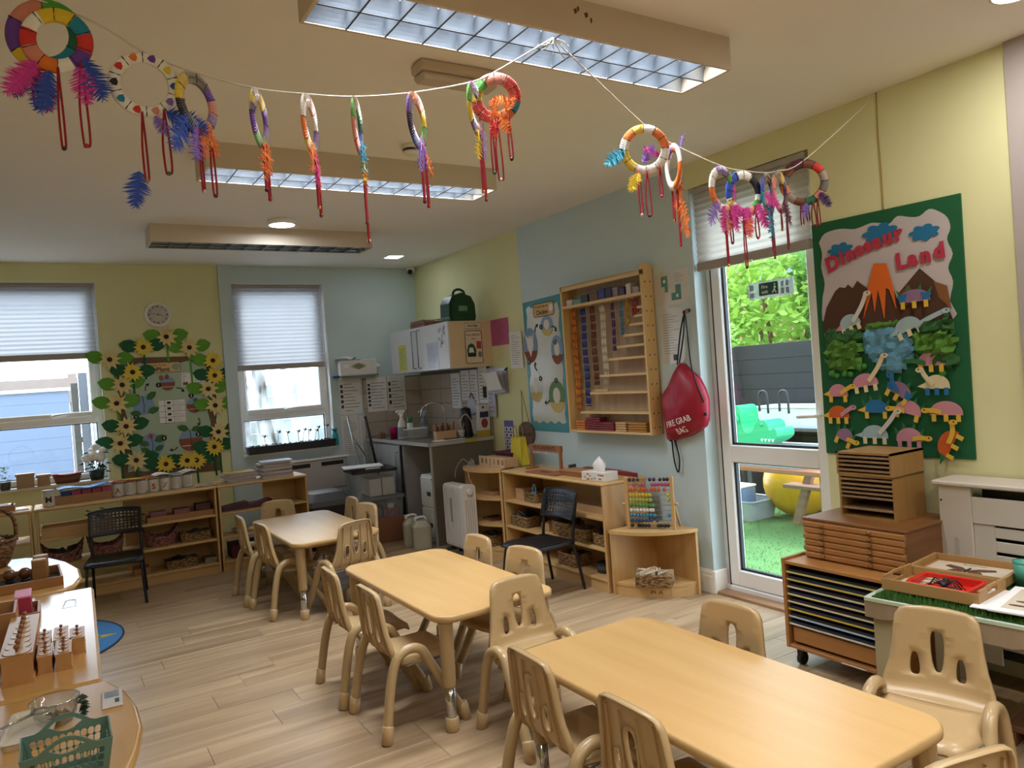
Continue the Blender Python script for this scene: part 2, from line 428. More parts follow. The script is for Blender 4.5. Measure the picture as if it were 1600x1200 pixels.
# ---------------- garden door (door_1), front facing the room, local x runs to the right
d = bpy.data.objects.new('door_1', None); C.objects.link(d); d.location = (XR+.10, 3.045, 0); d.rotation_euler = (0, 0, R(-90)); struct(d)
w = .445; b = MB()
b.box(-w, 0, .0, -w+.05, .07, 2.61, .005).box(w-.05, 0, 0, w, .07, 2.61, .005).box(-w+.05, 0, 2.55, w-.05, .07, 2.61, .005).box(-w, -.02, 0, w, .07, .045, .005)
b.build('door_frame', m_upvc, d)
lw = w-.05; s = .075; b = MB()
b.box(-lw, -.012, .05, -lw+s, .06, 2.55, .006).box(lw-s, -.012, .05, lw, .06, 2.55, .006)
for z0, z1 in ((.05, .15), (.845, .955), (2.44, 2.55)): b.box(-lw+s, -.012, z0, lw-s, .06, z1, .006)
b.build('door_leaf', m_upvc, d)
for z0, z1 in ((.15, .845), (.955, 2.44)):
    MB().box(-lw+s, .022, z0, lw-s, .030, z1).build('glass_pane', m_glass, d)
    g = MB()
    for (p, q, r_, t) in ((-lw+s, z0, lw-s, z0+.014), (-lw+s, z1-.006, lw-s, z1), (-lw+s, z0, -lw+s+.016, z1)): g.box(p, .008, q, r_, .032, t)
    g.build('glazing_gasket', m_frame_gap, d)
g = MB(); g.box(-lw-.004, -.013, .045, -lw, .0, 2.555); g.build('door_gap_seal', m_frame_gap, d)
h = MB(); h.box(lw-.055, -.02, 1.05, lw-.02, -.012, 1.24, .004); h.tube(bez([(lw-.037, -.02, 1.15), (lw-.037, -.06, 1.15), (lw-.07, -.065, 1.15), (lw-.16, -.06, 1.145)], 5), .011, 8); h.build('door_handle', m_upvc, d)
h = MB(); h.box(-w, -.115, -.02, w, -.02, .018, .004); h.build('door_threshold', wood('oak_threshold', 'B08A68', '8A6648', 0, 1), d)
MB().box(-w, -.02, -.02, w, .13, .002).build('door_sill', m_upvc, d)
t = thing('fire_exit_sign', 'green and white fire exit sticker on the garden door glass', 'sign', (XR+.118, 3.0, 1.905), -90)
MB().prism(rrect(-.165, -.052, .165, .052, .008), 0, .002, 'y').build('sign_plate', mat('clear_film', 'D6DEE8', .2, var=.1, scale=20, alpha=.55), t)
MB().prism(rrect(-.085, -.035, .055, .04, .006), -.001, 0, 'y').build('green_panel', mat('exit_green', '0F4A3A', .5), t)
m_whitepr = mat('white_print', 'F0F0EE', .6, var=0)
text('Fire', .03, m_whitepr, t, (-.042, -.0015, .016)); text('exit', .03, m_whitepr, t, (-.042, -.0015, -.014))
p = MB(); p.prism(circ(.032, .024, .006), -.0018, -.001, 'y'); p.prism([(.022, .012), (.036, .016), (.042, .004), (.036, .0), (.032, .004), (.034, -.01), (.044, -.026), (.036, -.028), (.028, -.012), (.016, -.026), (.01, -.022), (.024, -.006), (.026, .006)], -.0018, -.001, 'y'); p.build('running_figure', m_whitepr, t)
p = MB()
for (x, z, w_, h_) in ((-.14, .02, .03, .035), (-.14, -.025, .03, .03), (.085, .02, .02, .03), (.12, .02, .02, .03), (.085, -.022, .022, .035), (.12, -.022, .022, .035)): p.prism(rrect(x-w_/2, z-h_/2, x+w_/2, z+h_/2, .004), -.001, 0, 'y')
p.build('pale_pictograms', mat('pale_blue_print', '8FA3C4', .5), t)

# ---------------- ceiling lights
m_house = mat('fixture_housing', 'C9BBA6', .55, var=.03)
m_louv = mat('mirror_louvre', '9AA2AC', .22, .85, var=.06, scale=14)
m_ledge = mat('louvre_edge', '4E5156', .4, .6, var=0)
def fixture(label, x0, x1, y0, y1, on, power):
    t = thing('ceiling_light', label, 'ceiling light', (x0, y0, H-.13), 0, None)
    L_, D_ = x1-x0, y1-y0; h = MB()
    h.box(0, 0, 0, L_, .012, .13).box(0, D_-.012, 0, L_, D_, .13).box(0, .012, 0, .012, D_-.012, .13).box(L_-.012, .012, 0, L_, D_-.012, .13).box(.012, .012, .115, L_-.012, D_-.012, .13)
    h.build('housing', m_house, t)
    n = 12; ym = D_/2; bl = None
    for k in range(1, n):
        x = .014+(L_-.028)*k/n
        if bl is None: bl = MB().prism([(.012, .003), (D_-.012, .003), (D_-.03, .055), (.03, .055)], -.0018, .0018, 'x', mi=0).box(-.003, .012, .0, .003, D_-.012, .003, mi=1).mesh('cross_blade', [m_louv, m_ledge])
        o = bpy.data.objects.new('cross_blade', bl); C.objects.link(o); o.parent = t; o.location = (x, 0, 0)
    MB().box(.012, ym-.0035, 0, L_-.012, ym+.0035, .0032).build('centre_rib', m_ledge, t)
    for s_, yy, nm in ((1, .012, 'side_reflector'), (-1, ym, 'centre_blade'), (1, ym, 'centre_blade'), (-1, D_-.012, 'side_reflector')):
        r_ = MB()
        for q in range(6):
            a, c = q/6, (q+1)/6; ya = yy+s_*.03*a**2; yb = yy+s_*.03*c**2
            r_.quad((.012, ya, .003+.08*a), (L_-.012, ya, .003+.08*a), (L_-.012, yb, .003+.08*c), (.012, yb, .003+.08*c))
        r_.build(nm, m_louv, t)
    for yy in (D_*.27, D_*.73):
        tb = MB(); tb.cyl((.05, yy, .1), (L_-.05, yy, .1), .008, n=10)
        tb.build('fluorescent_tube', mat('lit_tube', 'FFFFFF', .5, var=0, emit='F2F6FF', es=6.0) if on else mat('unlit_tube', 'E4E4E0', .3, var=0), t)
        if on:
            o = strip_light('tube_light', L_/2, yy, .09, L_-.12, .03, power); o.parent = t; o.data.spread = R(125)
    return t
fx1 = fixture('long boxed louvre ceiling light with string tied to it, nearest the viewer', .75, 2.39, 2.045, 2.318, True, LAMP_W*.66)
fixture('long boxed louvre ceiling light in the middle of the room, half behind hanging rings', .755, 2.44, 3.955, 4.245, True, LAMP_W*.85)
fixture('unlit boxed louvre ceiling light nearest the window wall', .715, 2.40, 5.93, 6.215, False, 0)
fixture('unseen boxed louvre ceiling light added overhead behind the viewer', .755, 2.44, .10, .38, True, LAMP_W*.65)  # unseen fixture continuing the row's spacing, added to raise the light level
for k, (x, z, w_) in enumerate(((.87, .09, .012), (.885, .1, .008), (.915, .085, .014), (.94, .07, .007))): MB().prism([(x, z), (x+w_, z+.006), (x+w_*1.3, z-.008), (x+w_*.4, z-.016)], -.0008, 0, 'y').build('peeled_patch', mat('peeled_brown', '5E4A30', .9), fx1)
# round LED, square downlight, edge LED, emergency light, smoke detector, camera
t = thing('round_led_light', 'glowing round white LED light on the ceiling beside the unlit fixture', 'ceiling light', (1.583, 5.645, H-.035))
MB().lathe([(.0, .035), (.105, .035), (.108, .02), (.1, .0), (.092, -.003)], 32).build('rim', m_upvc, t)
MB().lathe([(0.0, -.006), (.06, -.006), (.092, -.002), (.094, .004), (0, .01)], 32).build('diffuser', mat('led_diffuser', 'FFFFFF', .5, var=0, emit='E4EDFF', es=9), t)
o = strip_light('led_glow', 0, 0, -.01, 0.17, .17, 3, (.86, .92, 1)); o.data.shape = 'DISK'; o.parent = t
t = thing('square_downlight', 'small glowing square downlight in the ceiling above the kitchen corner', 'ceiling light', (3.066, 7.03, H-.006))
MB().box(-.085, -.085, 0, .085, .085, .006, .002).build('rim', m_upvc, t)
MB().box(-.072, -.072, -.002, .072, .072, 0).build('diffuser', mat('downlight_diffuser', 'FFFFFF', .5, var=0, emit='EAF2FF', es=7), t)
o = strip_light('downlight_glow', 0, 0, -.005, .13, .13, .8, (.9, .95, 1)); o.parent = t
def led_spot(label, x, y, power):
    t = thing('round_led_light', label, 'ceiling light', (x, y, H-.012), 0, 'warm round LED spots')
    MB().lathe([(.0, .012), (.085, .012), (.087, .004), (.075, 0)], 28).build('rim', m_upvc, t)
    MB().lathe([(0, -.001), (.075, 0), (.075, .004), (0, .004)], 28).build('diffuser', mat('warm_led', 'FFF2DD', .5, var=0, emit='FFF0DC', es=9), t)
    o = strip_light('spot_glow', 0, 0, -.004, .14, .14, power, (1, .95, .89)); o.data.shape = 'DISK'; o.parent = t
LED_W = 11
led_spot('warm round LED spot at the ceiling edge above the grey wall', 3.11, 1.335, LED_W*.6)
led_spot('unseen warm round LED spot added overhead on the left behind the viewer', -.6, .2, LED_W)  # the spots from here on are unseen, added to brighten the room
led_spot('unseen warm round LED spot added overhead in the middle behind the viewer', 1.5, -.9, LED_W)
led_spot('unseen warm round LED spot added overhead on the right behind the viewer', 3.0, -.6, LED_W)
led_spot('unseen warm round LED spot added farthest behind the viewer', .3, -2.3, LED_W)
t = thing('emergency_light', 'plain rectangular emergency light box on the ceiling behind the string', 'emergency light', (1.34, 2.67, H-.075))
MB().box(0, 0, .03, .36, .10, .075, .008).build('backplate', m_house, t)
MB().box(.006, .004, 0, .354, .096, .032, .012).build('diffuser_cover', mat('frosted_cover', 'C2B6A4', .4, var=.03), t)
t = thing('smoke_detector', 'small white round smoke detector on the ceiling', 'smoke detector', (1.76, 3.70, H-.05))
MB().lathe([(0, .05), (.05, .05), (.052, .03), (.045, .028), (.045, .012), (.036, .0), (0, -.002)], 24).build('body', m_white, t)
MB().lathe([(.0455, .027), (.047, .024), (.0455, .014)], 24).build('vent_slots', m_dkgrey, t)
t = thing('security_camera', 'small dome security camera high in the room corner', 'security camera', (3.53, 7.66, 2.71))
MB().lathe([(0, .063), (.05, .063), (.05, .03), (.036, .0), (0, -.01)], 20).build('housing', m_white, t)
MB().sphere((-.022, -.03, .005), .03, 12).build('lens_dome', m_black, t)
# ============================================================ TABLES AND CHAIRS
from mathutils.geometry import delaunay_2d_cdt
m_lam = wood('maple_laminate_top', 'CBA670', 'BB935B', 1, .8, .33, contrast=.6)
m_lamedge = mat('table_edge_band', 'B79663', .4, var=.05)
m_beige = mat('beige_plastic', 'B69A70', .3, var=.05, scale=5)
m_beige2 = mat('beige_leg_plastic', 'AE946C', .28, var=.05, scale=5)
def round_poly(x0, y0, x1, y1, r, n=7): return rrect(x0, y0, x1, y1, r, n)
def kids_table():
    t = thing('activity_table', '', 'table', (0, 0, 0), 0, 'maple activity tables')
    hx, hy, z = .305, .615, .505
    b = MB(); P = round_poly(-hx, -hy, hx, hy, .085); Q = round_poly(-hx+.006, -hy+.006, hx-.006, hy-.006, .08)
    n = len(P); lev = [(Q, z), (P, z-.005), (P, z-.026), (Q, z-.031)]
    vs = [(x, y, zz) for pl, zz in lev for x, y in pl]; fs = []
    for k in range(3):
        for i in range(n): fs.append((k*n+i, k*n+(i+1) % n, (k+1)*n+(i+1) % n, (k+1)*n+i))
    b.add(vs, fs, True, 1); b.add([(x, y, z) for x, y in Q], [list(range(n))], False, 0); b.add([(x, y, z-.031) for x, y in Q], [list(range(n))[::-1]], False, 1)
    b.build('tabletop', [m_lam, m_lamedge], t)
    MB().box(-hx+.06, -hy+.06, z-.05, hx-.06, hy-.06, z-.031, .004).build('under_frame', m_lamedge, t)
    up = MB().tube([(0, 0, z-.031), (0, 0, z-.045), (0, 0, .2), (0, 0, .19)], [.036, .032, .029, .027], 18).mesh('leg', m_beige2)
    lo = MB().cyl((0, 0, .2), (0, 0, .04), .0225, n=16).mesh('leg_tube', m_chrome)
    ft = MB().tube([(0, 0, .062), (0, 0, .058), (0, 0, .008), (0, 0, 0)], [.024, .029, .030, .027], 16).mesh('foot', m_beige)
    for sx in (-1, 1):
        for sy in (-1, 1):
            lg = bpy.data.objects.new('leg', up); C.objects.link(lg); lg.parent = t; lg.location = (sx*(hx-.055), sy*(hy-.06), 0)
            for nm, me in (('leg_tube', lo), ('foot', ft)):
                o = bpy.data.objects.new(nm, me); C.objects.link(o); o.parent = lg
    return t
tb = kids_table(); tb.location = (1.635, 3.47, 0); tb['label'] = 'maple activity table in the middle of the row of three tables'
clone(tb, (1.60, 5.51, 0), 0, 'maple activity table farthest away, near the window shelves')
clone(tb, (1.67, 1.71, 0), 0, 'maple activity table nearest the viewer, cut off at the bottom edge')

def inpoly(p, poly):
    x, y = p; c = False; n = len(poly)
    for i in range(n):
        (x1, y1), (x2, y2) = poly[i], poly[(i+1) % n]
        if (y1 > y) != (y2 > y) and x < (x2-x1)*(y-y1)/(y2-y1)+x1: c = not c
    return c
def prof_back(s):
    """backrest centreline, s from 0 (bend) to 1 (top): returns y, z (front of chair is -y)"""
    P = [(.085, .322), (.128, .345), (.142, .395), (.149, .46), (.156, .54), (.163, .618)]
    u = s*(len(P)-1); i = min(int(u), len(P)-2); f = u-i
    p0, p1, p2, p3 = P[max(i-1, 0)], P[i], P[i+1], P[min(i+2, len(P)-1)]
    return tuple(.5*(2*p1[k]+(p2[k]-p0[k])*f+(2*p0[k]-5*p1[k]+4*p2[k]-p3[k])*f*f+(3*p1[k]-p0[k]-3*p2[k]+p3[k])*f**3) for k in (0, 1))
def chair_back_mesh():
    right = [(.155, 0.0), (.172, .08), (.174, .2), (.163, .36), (.148, .52), (.138, .68), (.132, .82), (.126, .9), (.112, .955), (.085, .98), (.04, .997)]
    out = right+[(0, 1.0)]+[(-x, s) for x, s in right[::-1]]
    def drop(cx, s0, s1, w0, w1, n=16):
        P = []
        for i in range(n):
            a = 2*math.pi*i/n; c, s_ = math.cos(a), math.sin(a); t_ = (s_+1)/2
            w_ = w0+(w1-w0)*t_; P.append((cx+w_*math.copysign(abs(c)**.7, c), (s0+s1)/2+(s1-s0)/2*math.copysign(abs(s_)**.8, s_)))
        return P
    holes = [drop(0, .43, .81, .015, .027), drop(-.070, .37, .61, .019, .012), drop(.070, .37, .61, .019, .012)]
    V = []; E = []
    for pl in [out]+holes:
        o = len(V); V += [Vector(p) for p in pl]; E += [(o+i, o+(i+1) % len(pl)) for i in range(len(pl))]
    nb = len(V)
    for i in range(-5, 6):
        for j in range(1, 18):
            p = (i*.03, j/18)
            if inpoly(p, out) and not any(inpoly(p, h) for h in holes):
                if min((Vector(((q[0]-p[0]), (q[1]-p[1])*.3))).length for pl in [out]+holes for q in pl) > .008: V.append(Vector(p))
    ov, oe, of, _, _, _ = delaunay_2d_cdt(V, E, [], 1, 1e-6)
    tris = []
    for f in of:
        c = sum((ov[i] for i in f), Vector((0, 0)))/len(f)
        if inpoly(c, out) and not any(inpoly(c, h) for h in holes): tris.append(list(f))
    def P3(x, s, off):
        y, z = prof_back(s); y2, z2 = prof_back(min(1, s+.02)); y1, z1 = prof_back(max(0, s-.02))
        n = Vector((0, (z2-z1), -(y2-y1))).normalized(); curve = -.020*(x/.17)**2*min(1, s*3)
        return Vector((x, y+curve, z))+n*off
    b = MB(); n = len(ov)
    fr = [P3(v.x, v.y, 0) for v in ov]; bk = [P3(v.x, v.y, .006) for v in ov]
    b.add(fr, [t[::-1] for t in tris], True); b.add(bk, tris, True)
    for k, pl in enumerate([out]+holes):
        m_ = len(pl); dep = .021 if k == 0 else .013
        cx = sum(p[0] for p in pl)/m_; cs = sum(p[1] for p in pl)/m_
        def ins(p): return (p[0]+(cx-p[0])*.05, p[1]+(cs-p[1])*.025) if k == 0 else (cx+(p[0]-cx)*1.3, cs+(p[1]-cs)*1.1)
        r0 = [P3(*p, -.0) for p in pl]; r1 = [P3(*p, dep) for p in pl]; r2_ = [P3(*ins(p), dep) for p in pl]; r3 = [P3(*ins(p), .006) for p in pl]
        for A, B in ((r0, r1), (r1, r2_), (r2_, r3)):
            b.add(A+B, [(i, (i+1) % m_, m_+(i+1) % m_, m_+i) for i in range(m_)], True)
    for x in (-.105, -.04, .04, .105):                                # stiffening ribs behind
        ss = [.12+.78*i/8 for i in range(9)]
        for dx in (0,):
            vs = []
            for s_ in ss:
                xx = x*(1.12-.25*s_)
                vs += [P3(xx-.002, s_, .006), P3(xx-.002, s_, .015), P3(xx+.002, s_, .015), P3(xx+.002, s_, .006)]
            b.add(vs, [(4*i+k, 4*i+k+1, 4*i+k+5, 4*i+k+4) for i in range(8) for k in range(3)], False)
    return b.mesh('backrest', m_beige)
def chair_seat_mesh():
    b = MB(); nu, nv = 10, 9; top = []; bot = []
    for j in range(nv+1):
        v = j/nv; y = -.185+.275*v
        hw = .150+.022*math.sin(min(1, v*1.2)*math.pi/2)
        if v < .12: hw -= .02*(1-v/.12)
        zc = .322-.012*math.sin(v*math.pi)-(.03*(1-v/.18)**2 if v < .18 else 0)
        for i in range(nu+1):
            u = -1+2*i/nu; e = abs(u)
            z = zc+.006*e**2-(.022*((e-.8)/.2)**2 if e > .8 else 0)
            top.append((u*hw, y, z)); bot.append((u*hw*.97, y+.002, z-.009))
    k = nu+1; fs = [(j*k+i, j*k+i+1, (j+1)*k+i+1, (j+1)*k+i) for j in range(nv) for i in range(nu)]
    b.add(top, fs, True); b.add(bot, [f[::-1] for f in fs], True)
    n = len(top); al = top+bot
    edge = [i for i in range(k)]+[j*k+nu for j in range(1, nv+1)]+[nv*k+i for i in range(nu-1, -1, -1)]+[j*k for j in range(nv-1, 0, -1)]
    b.add(al, [(edge[i], edge[(i+1) % len(edge)], n+edge[(i+1) % len(edge)], n+edge[i]) for i in range(len(edge))], True)
    return b.mesh('seat', m_beige)
def kids_chair():
    t = thing('child_chair', '', 'chair', (0, 0, 0), 0, 'beige child chairs around the tables')
    for nm, me in (('seat', chair_seat_mesh()), ('backrest', chair_back_mesh())):
        o = bpy.data.objects.new(nm, me); C.objects.link(o); o.parent = t
    for sx in (-1, 1):
        yr, yfr = .195, -.195; X = sx
        pts = bez([(X*.198, yr, .0), (X*.186, yr-.035, .2), (X*.180, yr-.068, .315), (X*.177, yr-.105, .352), (X*.175, yr-.150, .362), (X*.177, yr-.195, .345), (X*.181, yr-.225, .295), (X*.187, yr-.29, .17), (X*.196, yfr+.02, .03), (X*.197, yfr+.01, 0)], 5)
        MB().tube(pts, .021, 12).build('leg_arch', m_beige2, t)
        for y_, dy in ((yr, -.0115), (yfr+.011, .019)):
            MB().tube([(X*.1985, y_, 0), (X*.198, y_+dy*.1, .004), (X*.1945, y_+dy, .072), (X*.194, y_+dy*1.05, .074)], [.022, .0245, .0245, .021], 14).build('foot_cap', m_beige, t)
    for y_ in (-.09, .03): MB().box(-.172, y_, .284, .172, y_+.04, .294, .003).build('cross_bar', m_steel, t)
    return t
ch0 = kids_chair()
chairs = [
 (1.305, 3.18, 90, 'beige child chair on the near left of the middle table, seen from behind'),
 (1.285, 3.635, 88, 'beige child chair on the far left of the middle table, seen from behind'),
 (1.695, 2.665, 1, 'beige child chair with its front visible between the middle and nearest tables'),
 (1.85, 3.72, -88, 'beige child chair on the far right of the middle table, by the heater'),
 (1.875, 3.25, -80, 'beige child chair on the right of the middle table, before the black chair'),
 (1.41, 2.03, 88, 'beige child chair on the far left of the nearest table'),
 (1.415, 1.555, 90, 'beige child chair on the near left of the nearest table, cut off at the bottom'),
 (1.90, 1.92, -86, 'beige child chair tucked in on the far right of the nearest table'),
 (2.33, 1.385, -76, 'large looking beige child chair pushed back at the right of the nearest table'),
 (1.68, 1.045, 166, 'beige child chair at the near end of the nearest table, only its top in view'),
 (1.305, 5.745, 90, 'beige child chair at the far left of the farthest table'),
 (1.345, 5.29, 96, 'beige child chair at the near left of the farthest table'),
 (1.52, 6.12, -12, 'beige child chair at the far end of the farthest table, facing the viewer'),
 (1.635, 4.955, 196, 'beige child chair at the near end of the farthest table, ribbed back towards viewer'),
 (1.87, 5.83, -90, 'beige child chair at the far right of the farthest table, seen edge on'),
 (1.85, 5.41, -78, 'beige child chair at the near right of the farthest table, by the storage boxes')]
for i, (x, y, a, lb) in enumerate(chairs):
    if i == 0: ch0.location = (x, y, 0); ch0.rotation_euler = (0, 0, R(a)); ch0['label'] = lb
    else: clone(ch0, (x, y, 0), a, lb)
# two tables are thing copies: chairs keep clear of legs by the photograph's own layout

# black perforated chairs
m_bplast = mat('black_chair_plastic', '14161B', .35, var=.05)
m_bmet = mat('black_metal_tube', '111216', .4, var=.03)
def black_chair():
    t = thing('perforated_chair', '', 'chair', (0, 0, 0), 0, 'black perforated chairs')
    hx = .175
    for sx in (-1, 1):
        X = sx*hx
        MB().tube(bez([(X*1.05, .215, 0), (X*1.0, .175, .22), (X*.98, .15, .33), (X*.97, .175, .5), (X*.95, .20, .6)], 6), .0105, 10).build('rear_leg', m_bmet, t)
        MB().tube(bez([(X*1.13, -.205, 0), (X*1.06, -.185, .2), (X*1.02, -.165, .31), (X*1.0, -.13, .325), (X*.98, .15, .325)], 6), .0105, 10).build('front_leg', m_bmet, t)
    b = MB(); nu, nv = 8, 8; top = []
    for j in range(nv+1):
        v = j/nv; y = -.2+.36*v
        for i in range(nu+1):
            u = -1+2*i/nu; z = .345-.012*(1-u*u)*math.sin(v*math.pi)-(.022*(1-v/.2)**2 if v < .2 else 0)
            top.append((u*(.195-.015*v), y, z))
    k = nu+1; fs = [(j*k+i, j*k+i+1, (j+1)*k+i+1, (j+1)*k+i) for j in range(nv) for i in range(nu)]
    bot = [(x, y, z-.014) for x, y, z in top]; b.add(top, fs, True); b.add(bot, [f[::-1] for f in fs], True); n = len(top)
    edge = [i for i in range(k)]+[j*k+nu for j in range(1, nv+1)]+[nv*k+i for i in range(nu-1, -1, -1)]+[j*k for j in range(nv-1, 0, -1)]
    b.add(top+bot, [(edge[i], edge[(i+1) % len(edge)], n+edge[(i+1) % len(edge)], n+edge[i]) for i in range(len(edge))], True)
    b.build('seat', m_bplast, t)
    # backrest: curved plate with a grid of rectangular holes
    b = MB(); NX, NZ = 12, 6; x0, x1, z0, z1 = -.18, .18, .485, .665
    def P(x, z, d): 
        return (x, .165+.06*(z-.46)/.2-.03*(x/.18)**2+d, z+.012*(1-(x/.18)**2)*(1 if z > .6 else 0))
    cw, chh = (x1-x0-.04)/NX, (z1-z0-.05)/NZ
    xs = [x0]+[x0+.02+cw*i+o for i in range(NX) for o in (cw*.28, cw*.85)]+[x1]
    zs = [z0]+[z0+.025+chh*j+o for j in range(NZ) for o in (chh*.22, chh*.8)]+[z1]
    for d in (0, .006):
        for i in range(len(xs)-1):
            for j in range(len(zs)-1):
                if i % 2 == 1 and j % 2 == 1: continue
                b.add([P(xs[i], zs[j], d), P(xs[i+1], zs[j], d), P(xs[i+1], zs[j+1], d), P(xs[i], zs[j+1], d)], [(0, 1, 2, 3)], True)
    loop = [(x, z1) for x in xs]+[(x1, z) for z in zs[::-1]]+[(x, z0) for x in xs[::-1]]+[(x0, z) for z in zs]
    b.tube([P(x, z, .003) for x, z in loop[::1]], .007, 6, closed=True)
    b.build('backrest', m_bplast, t)
    return t
bc = black_chair(); bc.location = (.375, 6.49, 0); bc.rotation_euler = (0, 0, R(-8)); bc['label'] = 'black perforated chair in front of the low shelves under the windows'
clone(bc, (2.83, 4.345, 0), -88, 'black perforated chair beside the shelf unit with the tissue box')

# ============================================================ SHELF UNITS
m_birch = wood('birch_ply', 'D0AC76', 'BC9560', 0, .7, .4, contrast=.6)
m_birchv = wood('birch_ply_upright', 'CDA871', 'B88F5A', 2, .7, .4, contrast=.6)
def shelf_unit(label, loc, rz, L_, D_, Ht, zs, back=None, group='low birch shelf units'):
    """front at local y=0 facing -y, x from 0 to L"""
    t = thing('shelf_unit', label, 'shelf', loc, rz, group)
    th = .018
    for x in (0, L_-th): MB().box(x, 0, 0, x+th, D_, Ht-.02, .003).build('side_panel', m_birchv, t)
    MB().box(-.006, -.008, Ht-.022, L_+.006, D_+.006, Ht, .008).build('top', m_birch, t)
    for z in zs: MB().box(th, .004, z-.018, L_-th, D_-.006, z, .003).build('shelf', m_birch, t)
    MB().box(th, .012, 0, L_-th, .028, zs[-1]-.018).build('plinth', m_birch, t)
    if back: MB().box(back[0], D_-.008, back[1], back[2], D_-.002, back[3]).build('back_panel', m_birch, t)
    return t
SH = [.497, .29, .085]
shelf_unit('long low birch shelf unit under the sunflower display, holding pink baskets', (-.125, 6.8, 0), 0, 1.305, .36, .735, SH, (.62, .085, 1.287, .712))
shelf_unit('low birch shelf unit with piles of magazines on top', (1.195, 6.8, 0), 0, .765, .36, .735, SH, (.45, .085, .747, .712))
shelf_unit('low birch shelf unit at the left edge behind the wicker basket', (-1.45, 6.8, 0), 0, 1.30, .36, .735, SH, None)
shelf_unit('low birch shelf unit on the right wall with a tissue box on top', (3.10, 5.262, 0), -90, 1.297, .39, .735, SH, (.018, .085, 1.279, .712))
def quarter_unit(label, loc, rz, a, Ht, zs, sag=.36, plinth=True):
    """rounded end unit: bowed front towards -y between (-a,0) and (a,0), back corner at (0,a)"""
    t = thing('curved_shelf_unit', label, 'shelf', loc, rz, 'rounded birch shelf units')
    def arc(d=0, n=13):
        s = a*sag; Rr = (a*a+s*s)/(2*s); cy_ = Rr-s; am = math.asin(min(1, a/Rr))
        return [((Rr-d)*math.sin(-am+2*am*i/(n-1)), cy_-(Rr-d)*math.cos(-am+2*am*i/(n-1))) for i in range(n)]
    top = arc(-.008)+[(.012, a+.0), (-.012, a+.0)]
    b = MB(); b.prism(top, Ht-.022, Ht, 'z'); b.build('top', m_birch, t)
    for z in zs:
        MB().prism(arc(.012)+[(.0, a-.012)], z-.018, z, 'z').build('shelf', m_birch, t)
    for s_ in (-1, 1):
        p0 = Vector((s_*a, 0)); p1 = Vector((0, a)); dv = (p1-p0).normalized(); nn = Vector((-dv.y, dv.x))*(.018*(1 if s_ < 0 else -1))*-1
        P = [tuple(p0), tuple(p1), tuple(p1+nn), tuple(p0+nn)]
        MB().prism(P, 0, Ht-.022, 'z').build('side_panel', m_birchv, t)
    if plinth:
        A = arc(.016); B_ = arc(.032)
        MB().prism(A+B_[::-1], 0, zs[-1]-.018, 'z').build('plinth', m_birch, t)
    return t
q = quarter_unit('rounded birch corner shelf with the bead abacus on top', (3.31, 3.732, 0), -45, .283, .43, [.085])
p = MB(); p.tube([(-.05, -.001, .03), (-.045, -.0, .05), (-.035, 0, .035), (-.03, 0, .05), (-.022, 0, .03)], .0022, 5)
p.tube([(0, 0, .03), (.012, 0, .05), (.02, 0, .03)], .0022, 5)
pp = p.build('burnt_logo', m_blk, q); pp.location = (.02, -.088, 0)
quarter_unit('rounded birch shelf unit between the white heater and the long wall shelf', (3.10, 5.585, 0), -90, .31, .735, [.50, .285, .085])
# ============================================================ WINDOW WALL
def disc(b, cx, cz, r, y0, y1, n=20, mi=None): return b.prism(circ(cx, cz, r, n=n), y0, y1, 'y', mi=mi)
t = thing('wall_clock', 'round white wall clock above the sunflower display', 'clock', (.948, YB, 2.301))
M90 = Matrix.Rotation(R(90), 4, 'X')
MB().lathe([(0, 0), (.118, 0), (.122, .012), (.116, .028), (.098, .032), (.09, .022)], 36, M=M90).build('rim', mat('clock_white', 'E8E4DE', .35), t)
MB().lathe([(0, .02), (.091, .02), (.091, .0225), (0, .0225)], 36, M=M90).build('dial', mat('clock_dial', 'CFC8C2', .5), t)
tk = MB()
for i in range(12):
    a = R(30*i); c, s = math.sin(a), math.cos(a); w_ = .003 if i % 3 else .005
    tk.add([(c*.07-s*w_, -.0235, s*.07+c*w_), (c*.07+s*w_, -.0235, s*.07-c*w_), (c*.084+s*w_, -.0235, s*.084-c*w_), (c*.084-s*w_, -.0235, s*.084+c*w_)], [(0, 1, 2, 3)])
o = tk.build('hour_marks', m_blk, t); o['kind'] = 'stuff'
for ln, w_, ang, nm in ((.045, .0028, 105, 'hour_hand'), (.072, .002, 281, 'minute_hand'), (.06, .0008, 25, 'second_hand')):
    a = R(ang); c, s = math.sin(a), math.cos(a)
    MB().add([(-s*w_-c*.012, -.0245, c*w_-s*.012), (s*w_-c*.012, -.0245, -c*w_-s*.012), (c*ln+s*w_*.6, -.0245, s*ln-c*w_*.6), (c*ln-s*w_*.6, -.0245, s*ln+c*w_*.6)], [(0, 1, 2, 3)]).build(nm, m_blk, t)
MB().lathe([(0, .026), (.006, .026), (.006, .022)], 10, M=M90).build('hub', m_blk, t)

